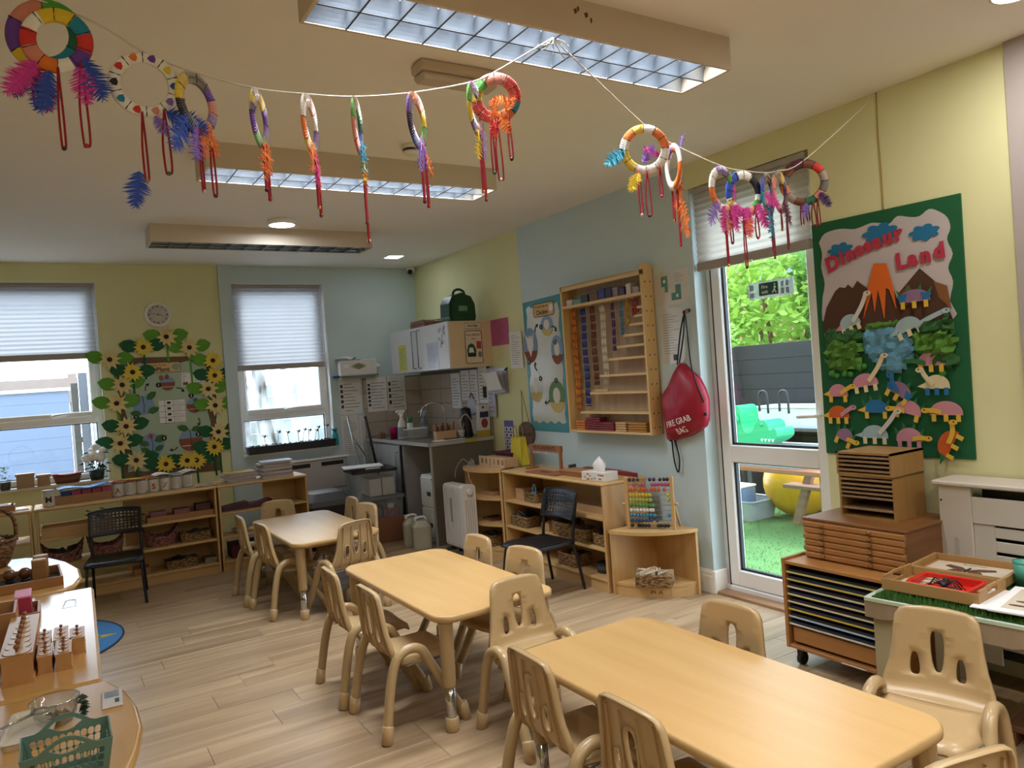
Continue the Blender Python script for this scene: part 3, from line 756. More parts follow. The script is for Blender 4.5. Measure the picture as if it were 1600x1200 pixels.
# sunflower display
t = thing('plant_display', 'plant life cycle display board framed by paper sunflowers', 'display board', (0, YB, 0))
m_brownp = mat('brown_paper', '6F5641', .85); m_sage = mat('sage_paper', 'A9BCA6', .85, var=.05)
m_lg = mat('light_green_felt', '5F9A34', .85, var=.12); m_dg = mat('dark_green_felt', '1F5D3A', .85, var=.12)
m_pet = mat('yellow_petal_paper', 'E3C64A', .8, var=.12, scale=30); m_pet2 = mat('cream_petal_paper', 'DCC98A', .8, var=.12, scale=30); m_core = mat('brown_flower_core', '3A2424', .9, var=.2, scale=60)
MB().prism([(.545, .79), (1.40, .78), (1.385, 1.895), (.575, 1.91)], -.008, 0, 'y').build('backing', m_brownp, t)
edge = []
for i in range(40):
    u = i/40*4
    if u < 1: x, z, nx, nz = .60+.72*u, .86, 0, 1
    elif u < 2: x, z, nx, nz = 1.335, .86+.98*(u-1), -1, 0
    elif u < 3: x, z, nx, nz = 1.32-.70*(u-2), 1.845, 0, -1
    else: x, z, nx, nz = .615, 1.84-.97*(u-3), 1, 0
    k = .012*math.sin(u*math.pi*7); edge.append((x+nx*k, z+nz*k))
MB().prism(edge, -.0095, -.008, 'y').build('green_paper', m_sage, t)
pl = MB(); pl.prism(rrect(.803, 1.757, 1.110, 1.852, .018), -.0125, -.0095, 'y'); ti = pl.build('title_card', mat('tan_card', 'D8B27C', .8), t)
b = MB(); b.tube([(x, -.0125, z) for x, z in rrect(.803, 1.757, 1.110, 1.852, .018)], .0022, 5, closed=True); b.build('title_border', m_blk, ti)
text('The Life Cycle', .030, m_blk, ti, (.90, -.0128, 1.828)); text('of a', .026, m_blk, ti, (.845, -.0128, 1.788)); text('Plant', .058, m_blk, ti, (.955, -.0128, 1.785), bold=.0012)
disc(MB(), 1.07, 1.807, .033, -.0135, -.0125).build('title_sprout', mat('sprout_disc', '8CA08C', .8), ti)
m_sky = mat('print_sky_blue', '7E9CBF', .7); m_soil = mat('print_soil', '8A4E3A', .8, var=.15, scale=40); m_leafp = mat('print_leaf', '3F6B3A', .8); m_stalk = mat('print_stalk', '37552F', .8); m_pinkf = mat('print_pink_flower', 'A8506C', .8); m_seed = mat('print_seed', '8C5A4C', .8)
def stage(cx, cz, r, soil, leaves, extra=None, stem=True):
    y = -.0115; b = MB(); disc(b, cx, cz, r, y, -.0095, 26); s_ = b.build('stage_picture', m_sky, t)
    if soil:
        a0 = 180+math.degrees(math.asin(.12)); P = circ(cx, cz, r*.99, n=16, a0=170, a1=370); MB().prism(P, y-.001, y, 'y').build('soil', m_soil, s_)
        b = MB(); b.quad((cx-r*.8, y-.0015, cz-r*.45), (cx+r*.8, y-.0015, cz-r*.45), (cx+r*.75, y-.0015, cz-r*.52), (cx-r*.75, y-.0015, cz-r*.52)); b.build('soil_line', m_paper2, s_)
    if stem:
        b = MB(); b.tube([(cx, y-.001, cz-r*.8), (cx+.006, y-.001, cz), (cx-.004, y-.001, cz+r*.9)], .003, 5); b.build('plant_stem', m_stalk, s_)
    for lx, lz, an, sz in leaves:
        P = [(cx+lx+sz*(math.cos(R(an))*u-math.sin(R(an))*v), cz+lz+sz*(math.sin(R(an))*u+math.cos(R(an))*v)) for u, v in ((0, 0), (.3, .28), (.7, .25), (1, 0), (.7, -.25), (.3, -.28))]
        MB().prism(P, y-.002, y-.0005, 'y').build('printed_leaf', m_leafp, s_)
    if extra == 'flower':
        P = []
        for i in range(16):
            rr = .034 if i % 2 == 0 else .016; P.append((cx-.005+rr*math.cos(2*math.pi*i/16), cz+r*.75+rr*math.sin(2*math.pi*i/16)))
        MB().prism(P, y-.003, y-.0015, 'y').build('printed_flower', m_pinkf, s_)
    if extra == 'seeds':
        for dx, dz in ((-.05, .055), (.0, .062)): MB().prism(circ(cx+dx, cz+dz, .018, .026, 12), y-.003, y-.0015, 'y').build('printed_seed', m_seed, s_)
    if extra == 'bud': MB().prism(circ(cx-.045, cz+r*.75, .022, .04, 12), y-.003, y-.0015, 'y').build('printed_bud', m_seed, s_)
    return s_
stage(.985, 1.652, .066, True, [], 'seeds', False); stage(1.207, 1.427, .072, True, [(0, .03, 60, .05)])
stage(1.152, 1.10, .106, True, [(-.01, .1, 160, .11), (.01, .09, 20, .09)]); stage(.815, 1.092, .106, False, [(.02, .03, 20, .12), (-.02, .0, 160, .1), (.02, -.06, 30, .09), (-.02, -.07, 150, .09)], 'flower')
stage(.768, 1.463, .09, False, [(.03, .05, 40, .11), (.03, -.07, 20, .11), (-.02, -.08, 170, .1)], 'bud')
for i, (x, z) in enumerate(((.908, 1.642), (1.184, 1.522), (1.22, 1.147), (.92, 1.14), (.70, 1.352))):
    dd = MB(); disc(dd, x, z, .024, -.0145, -.0125, 16); o = dd.build('number_disc', m_blk, t); text(str(i+1), .038, m_whitepr, o, (x, -.0148, z))
for x, z, an in ((.805, 1.634, 60), (1.10, 1.588, -40), (1.238, 1.264, -100), (.996, 1.027, 190)):
    c, s = math.cos(R(an)), math.sin(R(an)); rr = lambda u, v: (x+c*u-s*v, -.0112, z+s*u+c*v)
    b = MB(); b.tube([rr(-.04, -.012), rr(-.01, .006), rr(.02, .004)], .0045, 5); b.add([rr(.012, .02), rr(.04, -.004), rr(.01, -.016)], [(0, 1, 2)]); b.build('cycle_arrow', m_blk, t)
b = MB(); b.prism([(.896, 1.282), (1.122, 1.274), (1.124, 1.496), (.897, 1.503)], -.0115, -.0095, 'y'); cd = b.build('chart_sheet', m_paper, t)
b = MB()
for k in range(5): b.box(.897, -.0125, 1.278+.0545*k, 1.123, -.0115, 1.281+.0545*k)
for x in (.947, 1.02): b.box(x, -.0125, 1.279, x+.003, -.0115, 1.5)
o = b.build('chart_rules', m_blk, cd)
for k in range(4): MB().box(.968, -.0125, 1.296+.0545*k, 1.0, -.0115, 1.318+.0545*k).build('chart_picture', m_blk, cd)
for k in range(4): print_lines(cd, 1.03, 1.115, 1.287+.0545*k, 1.325+.0545*k, 4, -.0122, mat('grey_print', '8A8786', .8, var=0), seed=k)['kind'] = 'stuff'
b = MB(); b.prism([(1.110, 1.617), (1.31, 1.61), (1.316, 1.736), (1.112, 1.743)], -.0115, -.0095, 'y'); wd = b.build('word_sheet', m_paper, t)
MB().box(1.12, -.0122, 1.625, 1.165, -.0115, 1.655).build('sheet_picture', m_seed, wd)
print_lines(wd, 1.12, 1.17, 1.66, 1.735, 4, -.012, m_blk)['kind'] = 'stuff'; print_lines(wd, 1.225, 1.30, 1.63, 1.73, 4, -.012, m_blk, seed=4)['kind'] = 'stuff'
leaf_me = {}
def leaf_mesh(mt):
    if mt.name not in leaf_me:
        P = [(0, 0), (.03, .042), (.075, .055), (.115, .042), (.15, .004), (.12, -.03), (.075, -.046), (.03, -.036)]
        leaf_me[mt.name] = MB().prism(P, -.002, 0, 'y').mesh('felt_leaf', mt)
    return leaf_me[mt.name]
def petals_mesh(mt, n, r, seed):
    g = random.Random(seed); b = MB()
    for i in range(n):
        a = 2*math.pi*i/n+g.uniform(-.1, .1); L_ = r*g.uniform(.85, 1.1); w_ = .38*r*g.uniform(.8, 1.2); lift = g.uniform(.004, .02)
        c, s = math.cos(a), math.sin(a)
        def P(u, v, d): return (c*u-s*v, -d, s*u+c*v)
        b.add([P(.01, 0, .004), P(L_*.5, w_*.5, .006+lift*.4), P(L_, 0, .006+lift), P(L_*.5, -w_*.5, .006+lift*.4), P(.01, 0, .001), P(L_, 0, .004+lift)], [(0, 3, 2, 1), (4, 1, 5), (4, 5, 3), (1, 2, 5), (2, 3, 5)])
    return b.mesh('sunflower', mt)
core_me = MB().lathe([(0, .018), (.016, .016), (.022, .01), (.022, .004)], 12, M=M90).mesh('flower_centre', m_core)
fl_list = [(.52, 1.9, 0, 1, .5), (.697, 1.775, 1, 0, .5), (.802, 2.001, 1, 0, 0), (1.005, 2.091, 0, 1, 0), (1.199, 1.982, 0, 1, 0), (1.401, 1.847, 0, 0, 0), (1.409, 1.702, 1, 0, 0), (1.339, 1.576, 0, 1, 0), (1.392, 1.412, 0, 1, 0), (1.404, 1.153, 1, 1, 0), (1.356, 1.013, 1, 0, 0), (1.103, .911, 1, 0, 0), (1.188, .903, 1, 0, 0), (.918, .90, 1, 0, 0), (.671, .965, 1, 1, 0), (.552, 1.133, 1, 1, 0), (.61, 1.283, 1, 1, 0), (.547, 1.499, 0, 1, 0), (.604, 1.664, 0, 1, 0)]
pm = [petals_mesh(m_pet, 14, .092, 1), petals_mesh(m_pet2, 11, .098, 2), petals_mesh(m_pet, 13, .095, 3), petals_mesh(m_pet2, 10, .1, 5)]
for i, (x, z, dark, cream, tilt) in enumerate(fl_list):
    f = bpy.data.objects.new('sunflower', pm[(cream+2*(i % 2))]); C.objects.link(f); f.parent = t; f.location = (x, -.016-.004*(i % 3), z)
    o = bpy.data.objects.new('flower_centre', core_me); C.objects.link(o); o.parent = f
    for sgn in (1, -1):
        if (x > 1.37 and sgn > 0 and i == 5) or (i == 12 and sgn < 0): continue
        o = bpy.data.objects.new('felt_leaf', leaf_mesh(m_dg if dark else m_lg)); C.objects.link(o); o.parent = f
        o.location = (sgn*.035, .004, -.005 if sgn > 0 else .0); o.rotation_euler = (0, R((-12 if sgn > 0 else 180+14)+15*tilt), 0); o.scale = (1.12, 1, 1.2)
    hl = {2: .30, 3: .25, 4: .36, 0: .34, 6: .42, 17: .38, 16: .32, 15: .34, 10: .28, 12: .22, 13: .18, 14: .2, 1: .2, 9: .4}.get(i, 0)
    if hl:
        lean = {0: .08, 17: .05, 16: .03, 6: -.02}.get(i, .005)
        b = MB(); b.prism([(-.009, -.02), (.009, -.02), (.009+lean, -hl), (-.009+lean, -hl)], .003, .006, 'y'); b.build('paper_stem', m_dg if dark else m_lg, f)

# dispenser, notices
t = thing('paper_towel_box', 'white box of paper towels on a bracket above the notices', 'towel box', (2.64, YB, 1.615))
MB().box(0, -.11, 0, .40, -.005, .165, .004).build('box', mat('white_card_box', 'DAD8D6', .7), t)
b = MB(); b.prism(circ(.2, .095, .085, .03, 20), -.112, -.11, 'y'); b.build('oval_opening', mat('box_opening', 'B7B3A6', .7), t)
b = MB(); b.prism([(.13, .095), (.2, .13), (.27, .095), (.2, .06)], -.1135, -.112, 'y'); b.build('box_motif', mat('olive_print', '7C8060', .7), t)
MB().box(.03, -.113, .085, .09, -.11, .12).build('box_label', m_upvc, t)
b = MB(); b.sphere((.42, -.06, .085), .032, 10, sc=(1.3, 1, 1)); b.build('towel_end', m_paper, t)
MB().box(.0, -.12, -.012, .42, 0, 0, .003).build('bracket', m_steel, t)
t = thing('paper_tissue', 'crumpled white tissue on top of the paper towel box', 'tissue', (2.69, YB-.06, 1.78))
g = random.Random(3); b = MB(); V = [(.07*i+g.uniform(-.01, .01)-.07, .04*j-.04, g.uniform(.0, .09)*(1 if 0 < j < 2 else .4)) for j in range(3) for i in range(4)]
b.add(V, [(j*4+i, j*4+i+1, (j+1)*4+i+1, (j+1)*4+i) for j in range(2) for i in range(3)], True); b.add([(x, y, 0) for x, y, z in V], [(0, 3, 11, 8)]); b.build('tissue', m_paper, t)
MB().box(-.085, -.05, -.004, .18, .03, .0).build('tray', m_dkgrey, t)
t = thing('blue_clip', 'small bright blue clip on the window edge beside the towel box', 'clip', (2.575, YB-.03, 1.60))
MB().box(0, -.03, 0, .075, .03, .022, .006).build('clip_body', mat('bright_blue_plastic', '1F5F96', .4), t); MB().box(.075, -.025, -.028, .095, .025, .015, .004).build('clip_jaw', m_upvc, t)
def notice(label, x, z, w_, h_, rz=0, wall='b', rows=8, photos=0, curl=.0, mt=None, seed=1, depth=0.0, group=None, tilt=0, ink=None):
    loc = (x, YB-depth, z) if wall == 'b' else (XR-.006-depth, x, z)
    t = sheet('notice', label, 'notice', loc, 0 if wall == 'b' else -90, w_, h_, mt or m_paper, group, curl=curl, tilt=tilt)
    y = -.002
    x0 = .12*w_
    if photos:
        for k in range(photos):
            zz = h_*.80-k*.7*h_/photos; MB().box(.05*w_, y-.0008, zz-.16*h_/photos*2, .05*w_+.028, y, zz+.14*h_/photos).build('photo', m_dkgrey, t)
        x0 = .05*w_+.04
    if curl == 0 and rows: print_lines(t, x0, w_*.94, h_*.06, h_*.88, rows, y, ink or mat('grey_print', '8A8786', .8, var=0), seed=seed)['kind'] = 'stuff'
    return t
notice('white staff notice with a column of small photos, below the towel box', 2.645, 1.205, .24, .385, rows=9, photos=5, seed=1)
notice('white staff notice with small photos, second from the towel box corner', 2.945, 1.21, .23, .37, rows=9, photos=6, seed=2, depth=.016)
notice('white staff notice with photos nearest the kitchen tiles', 3.185, 1.20, .21, .385, rows=9, photos=4, seed=3, depth=.016)
notice('tall typed notice low on the wall beside the window frame', 2.64, .76, .19, .435, rows=16, seed=4)
notice('tall typed notice low on the wall behind the folded stand', 2.84, .76, .21, .42, rows=16, seed=5)
# splashback tiles as parts of two setting panels
m_tile = mat('beige_splash_tile', 'B9ADA1', .25, var=.08, scale=12); m_grout = mat('tile_grout', '6E655E', .9)
sb = struct(MB().box(2.905, YB-.006, .94, XR, YB, 1.575).build('trim_2', m_grout)); sr = struct(MB().box(XR-.006, 6.2, .94, XR, YB-.006, 1.6).build('trim_3', m_grout))
tw, thh = .245, .152
for i in range(3):
    for j in range(4):
        x0 = 2.908+i*(tw+.004); x1 = min(x0+tw, XR-.008); z0 = .943+j*(thh+.004)
        MB().box(x0, YB-.014, z0, x1, YB-.006, z0+thh, .002).build('tile', m_tile, sb)
for i in range(7):
    for j in range(4):
        y1 = YB-.016-i*(tw+.004); y0 = max(y1-tw, 6.205); z0 = .943+j*(thh+.004)
        if y1-y0 > .02: MB().box(XR-.014, y0, z0, XR-.006, y1, z0+thh, .002).build('tile', m_tile, sr)
# seedling tray on the sill of window_2
t = thing('seedling_tray', 'black tray of sprouting seedlings on the sill of the second window', 'plant tray', (1.66, YB-.07, .90))
MB().prism([(0, 0), (.86, 0), (.875, .075), (-.015, .075)], -.06, .06, 'y').build('tray', mat('black_tray', '17191D', .5), t)
g = random.Random(5); b = MB()
for i in range(40): b.sphere((.02+.82*g.random(), g.uniform(-.05, .05), .076), .014*g.uniform(.6, 1.2), 6, sc=(1, 1, .6))
o = b.build('soil', mat('potting_soil', '1E1A18', .95), t); o['kind'] = 'stuff'
m_sprout = mat('seedling_green', '3E5140', .8)
for i, (x, h_) in enumerate(((.17, .1), (.29, .13), (.40, .12), (.50, .12), (.545, .13), (.60, .12), (.67, .11), (.71, .14), (.80, .15))):
    s_ = MB(); lean = g.uniform(-.02, .02); s_.tube(bez([(x, 0, .07), (x+lean*.3, 0, .07+h_*.5), (x+lean, 0, .07+h_)], 3), .0025, 5)
    s_.add([(x+lean, -.004, .07+h_), (x+lean+.02, -.006, .085+h_), (x+lean+.026, 0, .062+h_), (x+lean+.006, 0, .05+h_)], [(0, 1, 2, 3)]); s_.add([(x+lean, .002, .07+h_), (x+lean-.012, .004, .085+h_), (x+lean-.014, 0, .065+h_)], [(0, 1, 2)]); s_.build('seedling', m_sprout, t)
t = thing('watering_bottle', 'small turquoise plastic bottle at the end of the window sill', 'bottle', (2.545, YB-.05, .90))
MB().lathe([(0, 0), (.035, 0), (.038, .02), (.036, .1), (.022, .13), (.018, .15), (.03, .155), (.03, .175), (0, .178)], 14).build('bottle', mat('turquoise_plastic', '2AA3B5', .35), t)
# storage heater below window_2
t = thing('storage_heater', 'long white wall heater below the second window', 'heater', (1.95, YB-.20, .42))
MB().box(0, 0, 0, .66, .19, .36, .012).build('casing', mat('heater_white', 'B9B4B2', .5), t)
MB().box(-.01, -.012, .36, .675, .2, .378, .004).build('top_plate', m_upvc, t)
for x in (.04, .385): MB().box(x, -.004, .295, x+.23, .0, .335).build('vent_grille', m_black, t)
MB().box(.42, -.003, .06, .65, 0, .066).build('panel_line', m_dkgrey, t)
for x in (.03, .60): MB().box(x, .02, -.42, x+.04, .17, 0).build('foot', m_upvc, t)
t = thing('folding_stand', 'thin metal stand leaning beside the wall heater', 'stand', (2.66, 7.42, 0))
MB().tube([(-.02, .12, 1.20), (.05, -.02, .42), (.1, -.1, 0)], .009, 8).build('pole', m_steel, t); MB().tube([(.12, .1, .9), (.12, 0, .1), (.12, -.02, 0)], .007, 8).build('rear_pole', m_steel, t); MB().tube([(-.0, .08, 1.0), (.12, .07, .78)], .006, 6).build('brace', m_steel, t)
t = thing('black_bar', 'slim black bar standing upright behind the plastic boxes', 'bar', (2.845, 7.35, 0))
MB().tube([(.02, 0, .55), (-.045, .1, 1.17)], .014, 8).build('bar', m_black, t); MB().tube([(.02, 0, 0), (.02, 0, .56)], .012, 8).build('foot', m_black, t); MB().sphere((-.046, .101, 1.17), .018, 8).build('end_cap', m_dkgrey, t)
# grey lidded bin
t = thing('storage_bin', 'large dark bin with a grey domed lid beside the magazine shelf', 'bin', (2.20, 7.14, 0))
MB().prism(rrect(-.20, -.22, .20, .2, .05), 0, .40, 'z').build('bin_body', mat('black_bin', '131418', .5), t)
b = MB(); P0 = rrect(-.215, -.235, .215, .215, .06); P1 = rrect(-.16, -.18, .16, .16, .06); n = len(P0)
vs = [(x, y, .40) for x, y in P0]+[(x, y, .45) for x, y in P0]+[(x, y, .52) for x, y in P1]
b.add(vs, [(k*n+i, k*n+(i+1) % n, (k+1)*n+(i+1) % n, (k+1)*n+i) for k in range(2) for i in range(n)]+[list(range(2*n, 3*n))], False); b.build('lid', mat('grey_lid', '5C5F66', .45), t)
# stacked boxes
m_clear = mat('cloudy_clear_plastic', 'AEB3BA', .25, var=.05, alpha=.32)
def crate(label, loc, rz, w_, d_, h_, lid, body, contents):
    t = thing('storage_box', label, 'box', loc, rz)
    b = MB(); th = .004; k = .025
    for (x0, y0, x1, y1) in ((-w_/2, -d_/2, w_/2, -d_/2), (w_/2, -d_/2, w_/2, d_/2), (w_/2, d_/2, -w_/2, d_/2), (-w_/2, d_/2, -w_/2, -d_/2)):
        b.quad((x0*.93, y0*.93, 0), (x1*.93, y1*.93, 0), (x1, y1, h_), (x0, y0, h_))
    b.quad((-w_/2*.93, -d_/2*.93, 0), (w_/2*.93, -d_/2*.93, 0), (w_/2*.93, d_/2*.93, 0), (-w_/2*.93, d_/2*.93, 0)); b.build('tub', body, t)
    MB().prism(rrect(-w_/2-.012, -d_/2-.012, w_/2+.012, d_/2+.012, .02), h_-.012, h_+.014, 'z').build('lid', lid, t)
    for x0, x1, z1, mt_ in contents: MB().box(x0, -d_/2*.9, .006, x1, d_/2*.7, z1, .004).build('contents', mt_, t)
    return t
m_bag = mat('pale_bags', 'CFCBC4', .7); m_redtoy = mat('red_toys', '8A3444', .7)
bx, by = 2.642, 6.93
t = thing('cardboard_box', 'brown cardboard box at the bottom of the box stack', 'box', (bx+.02, by, 0), -6)
MB().box(-.20, -.2, 0, .20, .2, .235, .003).build('carton', mat('brown_cardboard', '8A5A42', .85, var=.1), t); MB().box(-.2, -.03, .235, .2, .03, .2365).build('tape', mat('parcel_tape', '9A7048', .4), t)
crate('clear plastic box with grey lid and red toys, middle of the stack', (bx+.01, by, .2365), -6, .43, .40, .19, mat('grey_box_lid', '6B6E74', .45), m_clear, [(-.18, .0, .1, mat('dim_toys', '5A4A48', .8)), (.02, .17, .09, m_redtoy), (.06, .12, .13, m_paper2)])
crate('clear plastic box with black lid and white bags, top of the stack', (bx-.03, by, .4415), -6, .41, .38, .245, mat('black_box_lid', '14161B', .35), m_clear, [(-.06, .055, .17, m_bag), (.065, .185, .175, m_bag)])
t = thing('document_tray', 'flat white papers and folder lying on the black box lid', 'papers', (bx-.09, by, .702), -14)
MB().box(-.19, -.13, 0, .19, .13, .022, .003).build('folder', m_dkgrey, t); MB().box(-.2, -.14, .022, .17, .12, .03, .001).build('sheets', m_paper, t); MB().box(-.0, -.135, .004, .14, -.1305, .018).build('spine_label', m_white, t)

# ============================================================ KITCHEN CORNER
KX, KY = 2.91, 6.17
m_kdoor = mat('grey_white_door', 'A9A6A8', .4, var=.03); m_kpan = mat('taupe_end_panel', '6F665C', .55, var=.05); m_ktop = mat('speckled_grey_worktop', '6C6966', .28, var=.25, scale=120); m_kedge = mat('worktop_edge', 'AFAFB0', .35)
t = thing('base_cabinet', 'grey kitchen base cabinet under the worktop with a tall bar handle', 'cabinet', (KX, KY, 0))
MB().box(.02, .015, 0, .66, .033, .90).build('end_panel', m_kpan, t)
MB().box(.005, .013, 0, .02, .034, .90).build('end_panel_edge', mat('pale_edging', 'A8A49E', .5), t)
MB().box(.02, .68, .10, .66, 1.55, .90).build('carcass', m_kdoor, t)
MB().box(.09, .66, 0, .11, 1.55, .10).build('kickboard', m_black, t)
MB().box(.02, .655, .0, .66, .678, .90).build('divider_panel', m_kdoor, t)
dr = MB().box(-.002, .705, .10, .018, 1.30, .888, .003).build('door', m_kdoor, t)
MB().tube([(-.002, .76, .82), (-.03, .76, .82), (-.03, .76, .36), (-.002, .76, .36)], .006, 8).build('handle', m_steel, dr)
MB().box(-.002, 1.305, .10, .018, 1.54, .888, .003).build('door', m_kdoor, t)
MB().box(-.0025, .690, .1, .016, .704, .89).build('door_gap', m_black, t)
t = thing('worktop', 'speckled grey kitchen worktop with pale edge', 'worktop', (KX, KY, .905))
MB().box(-.015, -.0, 0, .665, 1.56, .035, .004).build('slab', m_ktop, t)
MB().box(-.018, -.003, .001, -.0145, 1.56, .034).box(-.018, -.003, .001, .665, .0005, .034).build('edging', m_kedge, t)
t = thing('drawer_unit', 'white plastic drawer unit under the open end of the worktop', 'drawer unit', (2.98, 6.215, 0), 0)
MB().box(0, 0, 0, .46, .36, .62, .006).build('carcass', m_upvc, t)
for z in (.04, .33): 
    dd = MB().box(-.012, .006, z, 0, .354, z+.27, .004).build('drawer_front', m_upvc, t)
    MB().box(-.016, .14, z+.10, -.012, .22, z+.14, .002).build('drawer_pull', m_dkgrey, dd)
def jerrycan(label, loc):
    t = thing('jerrycan', label, 'jerrycan', loc, -20, 'jerrycans below the worktop')
    b = MB(); P = rrect(-.085, -.08, .085, .08, .03, 4); Q = rrect(-.05, -.05, .05, .05, .03, 4); n = len(P)
    vs = [(x*.97, y*.97, 0) for x, y in P]+[(x, y, .015) for x, y in P]+[(x, y, .20) for x, y in P]+[(x, y, .25) for x, y in Q]
    b.add(vs, [(k*n+i, k*n+(i+1) % n, (k+1)*n+(i+1) % n, (k+1)*n+i) for k in range(3) for i in range(n)]+[list(range(n))[::-1], list(range(3*n, 4*n))], False); b.build('can', mat('cloudy_can', 'C9C5B2', .35, var=.05, transl=.2), t)
    MB().tube(bez([(-.05, 0, .235), (-.04, 0, .27), (.03, 0, .275), (.05, 0, .235)], 4), .011, 8).build('handle', m_upvc, t); MB().cyl((-.045, .03, .24), (-.045, .03, .275), .02, n=12).build('cap', m_upvc, t)
jerrycan('cloudy plastic jerrycan farther back under the worktop end', (2.80, 6.45, 0)); jerrycan('cloudy plastic jerrycan nearer the viewer by the cabinet end panel', (2.81, 6.27, 0))
t = thing('red_strap', 'dark red strap hanging inside the open cabinet bay', 'strap', (2.93, 6.215, .62)); MB().box(0, 0, 0, .006, .02, .27).build('strap', mat('dark_red_webbing', '6B1B33', .8), t); MB().sphere((.003, .01, -.01), .018, 8).build('buckle', m_chrome, t)
# sink, tap and things on the worktop
WT = .94
t = thing('sink', 'stainless steel sink set into the worktop', 'sink', (3.02, 6.78, WT))
MB().box(0, 0, -.005, .46, .80, .004, .002).box(.05, .40, .004, .40, .75, .0045).build('drainer', m_steel, t)
b = MB(); b.box(.06, .41, -.004, .39, .74, .0052); b.build('basin', mat('dark_basin', '4A4B4E', .3, .9), t)
t = thing('kitchen_tap', 'tall curved chrome kitchen tap at the sink', 'tap', (3.42, 6.86, WT))
pts = bez([(0, 0, .0), (0, 0, .10), (0, .0, .24), (-.03, .02, .305), (-.11, .06, .335), (-.19, .10, .29), (-.21, .115, .20)], 6); MB().tube(pts, .0095, 10).build('spout', m_chrome, t); MB().cyl((0, 0, 0), (0, 0, .05), .02, n=14).build('tap_base', m_chrome, t); MB().tube([(0, -.0, .03), (-.03, -.06, .06)], .008, 8).build('lever', m_chrome, t); MB().cyl((0, -.09, 0), (0, -.09, .11), .009, n=10).build('valve', m_chrome, t)
t = thing('dish_rack', 'perforated grey dish caddy beside the tap', 'dish rack', (3.12, 6.95, WT+.0052), -10)
b = MB(); W_, D_, H_ = .24, .13, .085; NX, NZ = 14, 5
for (p, q) in (((-W_/2, -D_/2), (W_/2, -D_/2)), ((W_/2, -D_/2), (W_/2, D_/2)), ((W_/2, D_/2), (-W_/2, D_/2)), ((-W_/2, D_/2), (-W_/2, -D_/2))):
    nx = NX if p[1] == q[1] else 8
    for i in range(nx):
        for j in range(NZ):
            f0, f1 = i/nx, (i+1)/nx; z0, z1 = .004+H_*j/NZ, .004+H_*(j+1)/NZ
            P = lambda f, z: (p[0]+(q[0]-p[0])*f, p[1]+(q[1]-p[1])*f, z)
            m0, m1 = f0+(f1-f0)*.4, z0+(z1-z0)*.35
            b.quad(P(f0, z0), P(m0, z0), P(m0, z1), P(f0, z1)); b.quad(P(m0, z0), P(f1, z0), P(f1, m1), P(m0, m1))
b.box(-W_/2, -D_/2, 0, W_/2, D_/2, .004); b.build('basket', mat('grey_caddy', 'A9AAAC', .5), t); MB().tube([(x, y, H_+.004) for x, y in rrect(-W_/2, -D_/2, W_/2, D_/2, .015, 3)], .005, 6, closed=True).build('rim', m_upvc, t)
def spray(label, loc, h_, body, trig):
    t = thing('spray_bottle', label, 'spray bottle', loc, 0)
    MB().lathe([(0, 0), (.04, 0), (.043, .015), (.043, h_*.45), (.034, h_*.58), (.016, h_*.72), (.014, h_*.8)], 16).build('bottle', body, t)
    MB().prism([(-.055, h_*.93), (-.05, h_*.99), (.03, h_), (.035, h_*.93), (.015, h_*.88), (.014, h_*.78), (-.014, h_*.78), (-.014, h_*.88), (-.03, h_*.84), (-.036, h_*.86), (-.022, h_*.92)], -.011, .011, 'y').build('trigger', trig, t)
    MB().lathe([(.0435, h_*.08), (.0438, h_*.1), (.0438, h_*.4), (.0435, h_*.42)], 16).build('label', mat('bottle_label', '8C93A0', .5, var=.3, scale=60), t)
spray('white trigger spray bottle beside the pink cup on the worktop', (3.0, 6.98, WT), .29, mat('white_bottle', 'D5D3D2', .4), m_upvc)
spray('blue-grey spray bottle standing behind the dish caddy', (3.28, 7.06, WT+.005), .26, mat('blue_grey_bottle', '6A7886', .4), mat('pale_trigger', 'B7BDC4', .4))
t = thing('washing_liquid', 'small bottle with green cap behind the dish caddy', 'bottle', (3.14, 7.10, WT+.005)); MB().lathe([(0, 0), (.028, 0), (.03, .01), (.03, .13), (.02, .15)], 14).build('bottle', m_upvc, t); MB().lathe([(.026, .145), (.028, .15), (.028, .20), (0, .202)], 14).build('cap', mat('green_cap', '1F7A42', .4), t)
t = thing('pink_cup', 'bright pink plastic cup at the window end of the worktop', 'cup', (2.955, 7.10, WT)); MB().lathe([(0, .003), (.03, .003), (.032, 0), (.042, .115), (.044, .117), (.041, .113), (.029, .008), (0, .008)], 20).build('cup', mat('magenta_plastic', 'B0286E', .35), t); MB().lathe([(.043, .112), (.046, .115), (.043, .119)], 20).build('rim', mat('magenta_plastic', 'B0286E', .35), t)
t = thing('wooden_block', 'small brown wooden block at the back of the worktop', 'block', (2.93, 7.36, WT)); MB().box(-.035, -.02, 0, .035, .02, .06, .006).build('block', mat('brown_block', '7A543A', .6), t); MB().cyl((0, 0, .06), (0, 0, .068), .012, n=10).build('knob', mat('brown_block', '7A543A', .6), t)
t = thing('pencil_caddy', 'wooden caddy full of pens and scissors on the worktop', 'pen holder', (3.16, 6.36, WT), -6)
m_ply = wood('pale_ply', 'C9A57B', 'B8916A', 0, 1.2, .5, .6)
MB().box(-.10, -.04, 0, .10, .04, .005).box(-.10, -.04, .005, .10, -.034, .085).box(-.10, .034, .005, .10, .04, .14).box(-.10, -.034, .005, -.094, .034, .085).box(.094, -.034, .005, .10, .034, .085).build('caddy', m_ply, t)
g = random.Random(9)
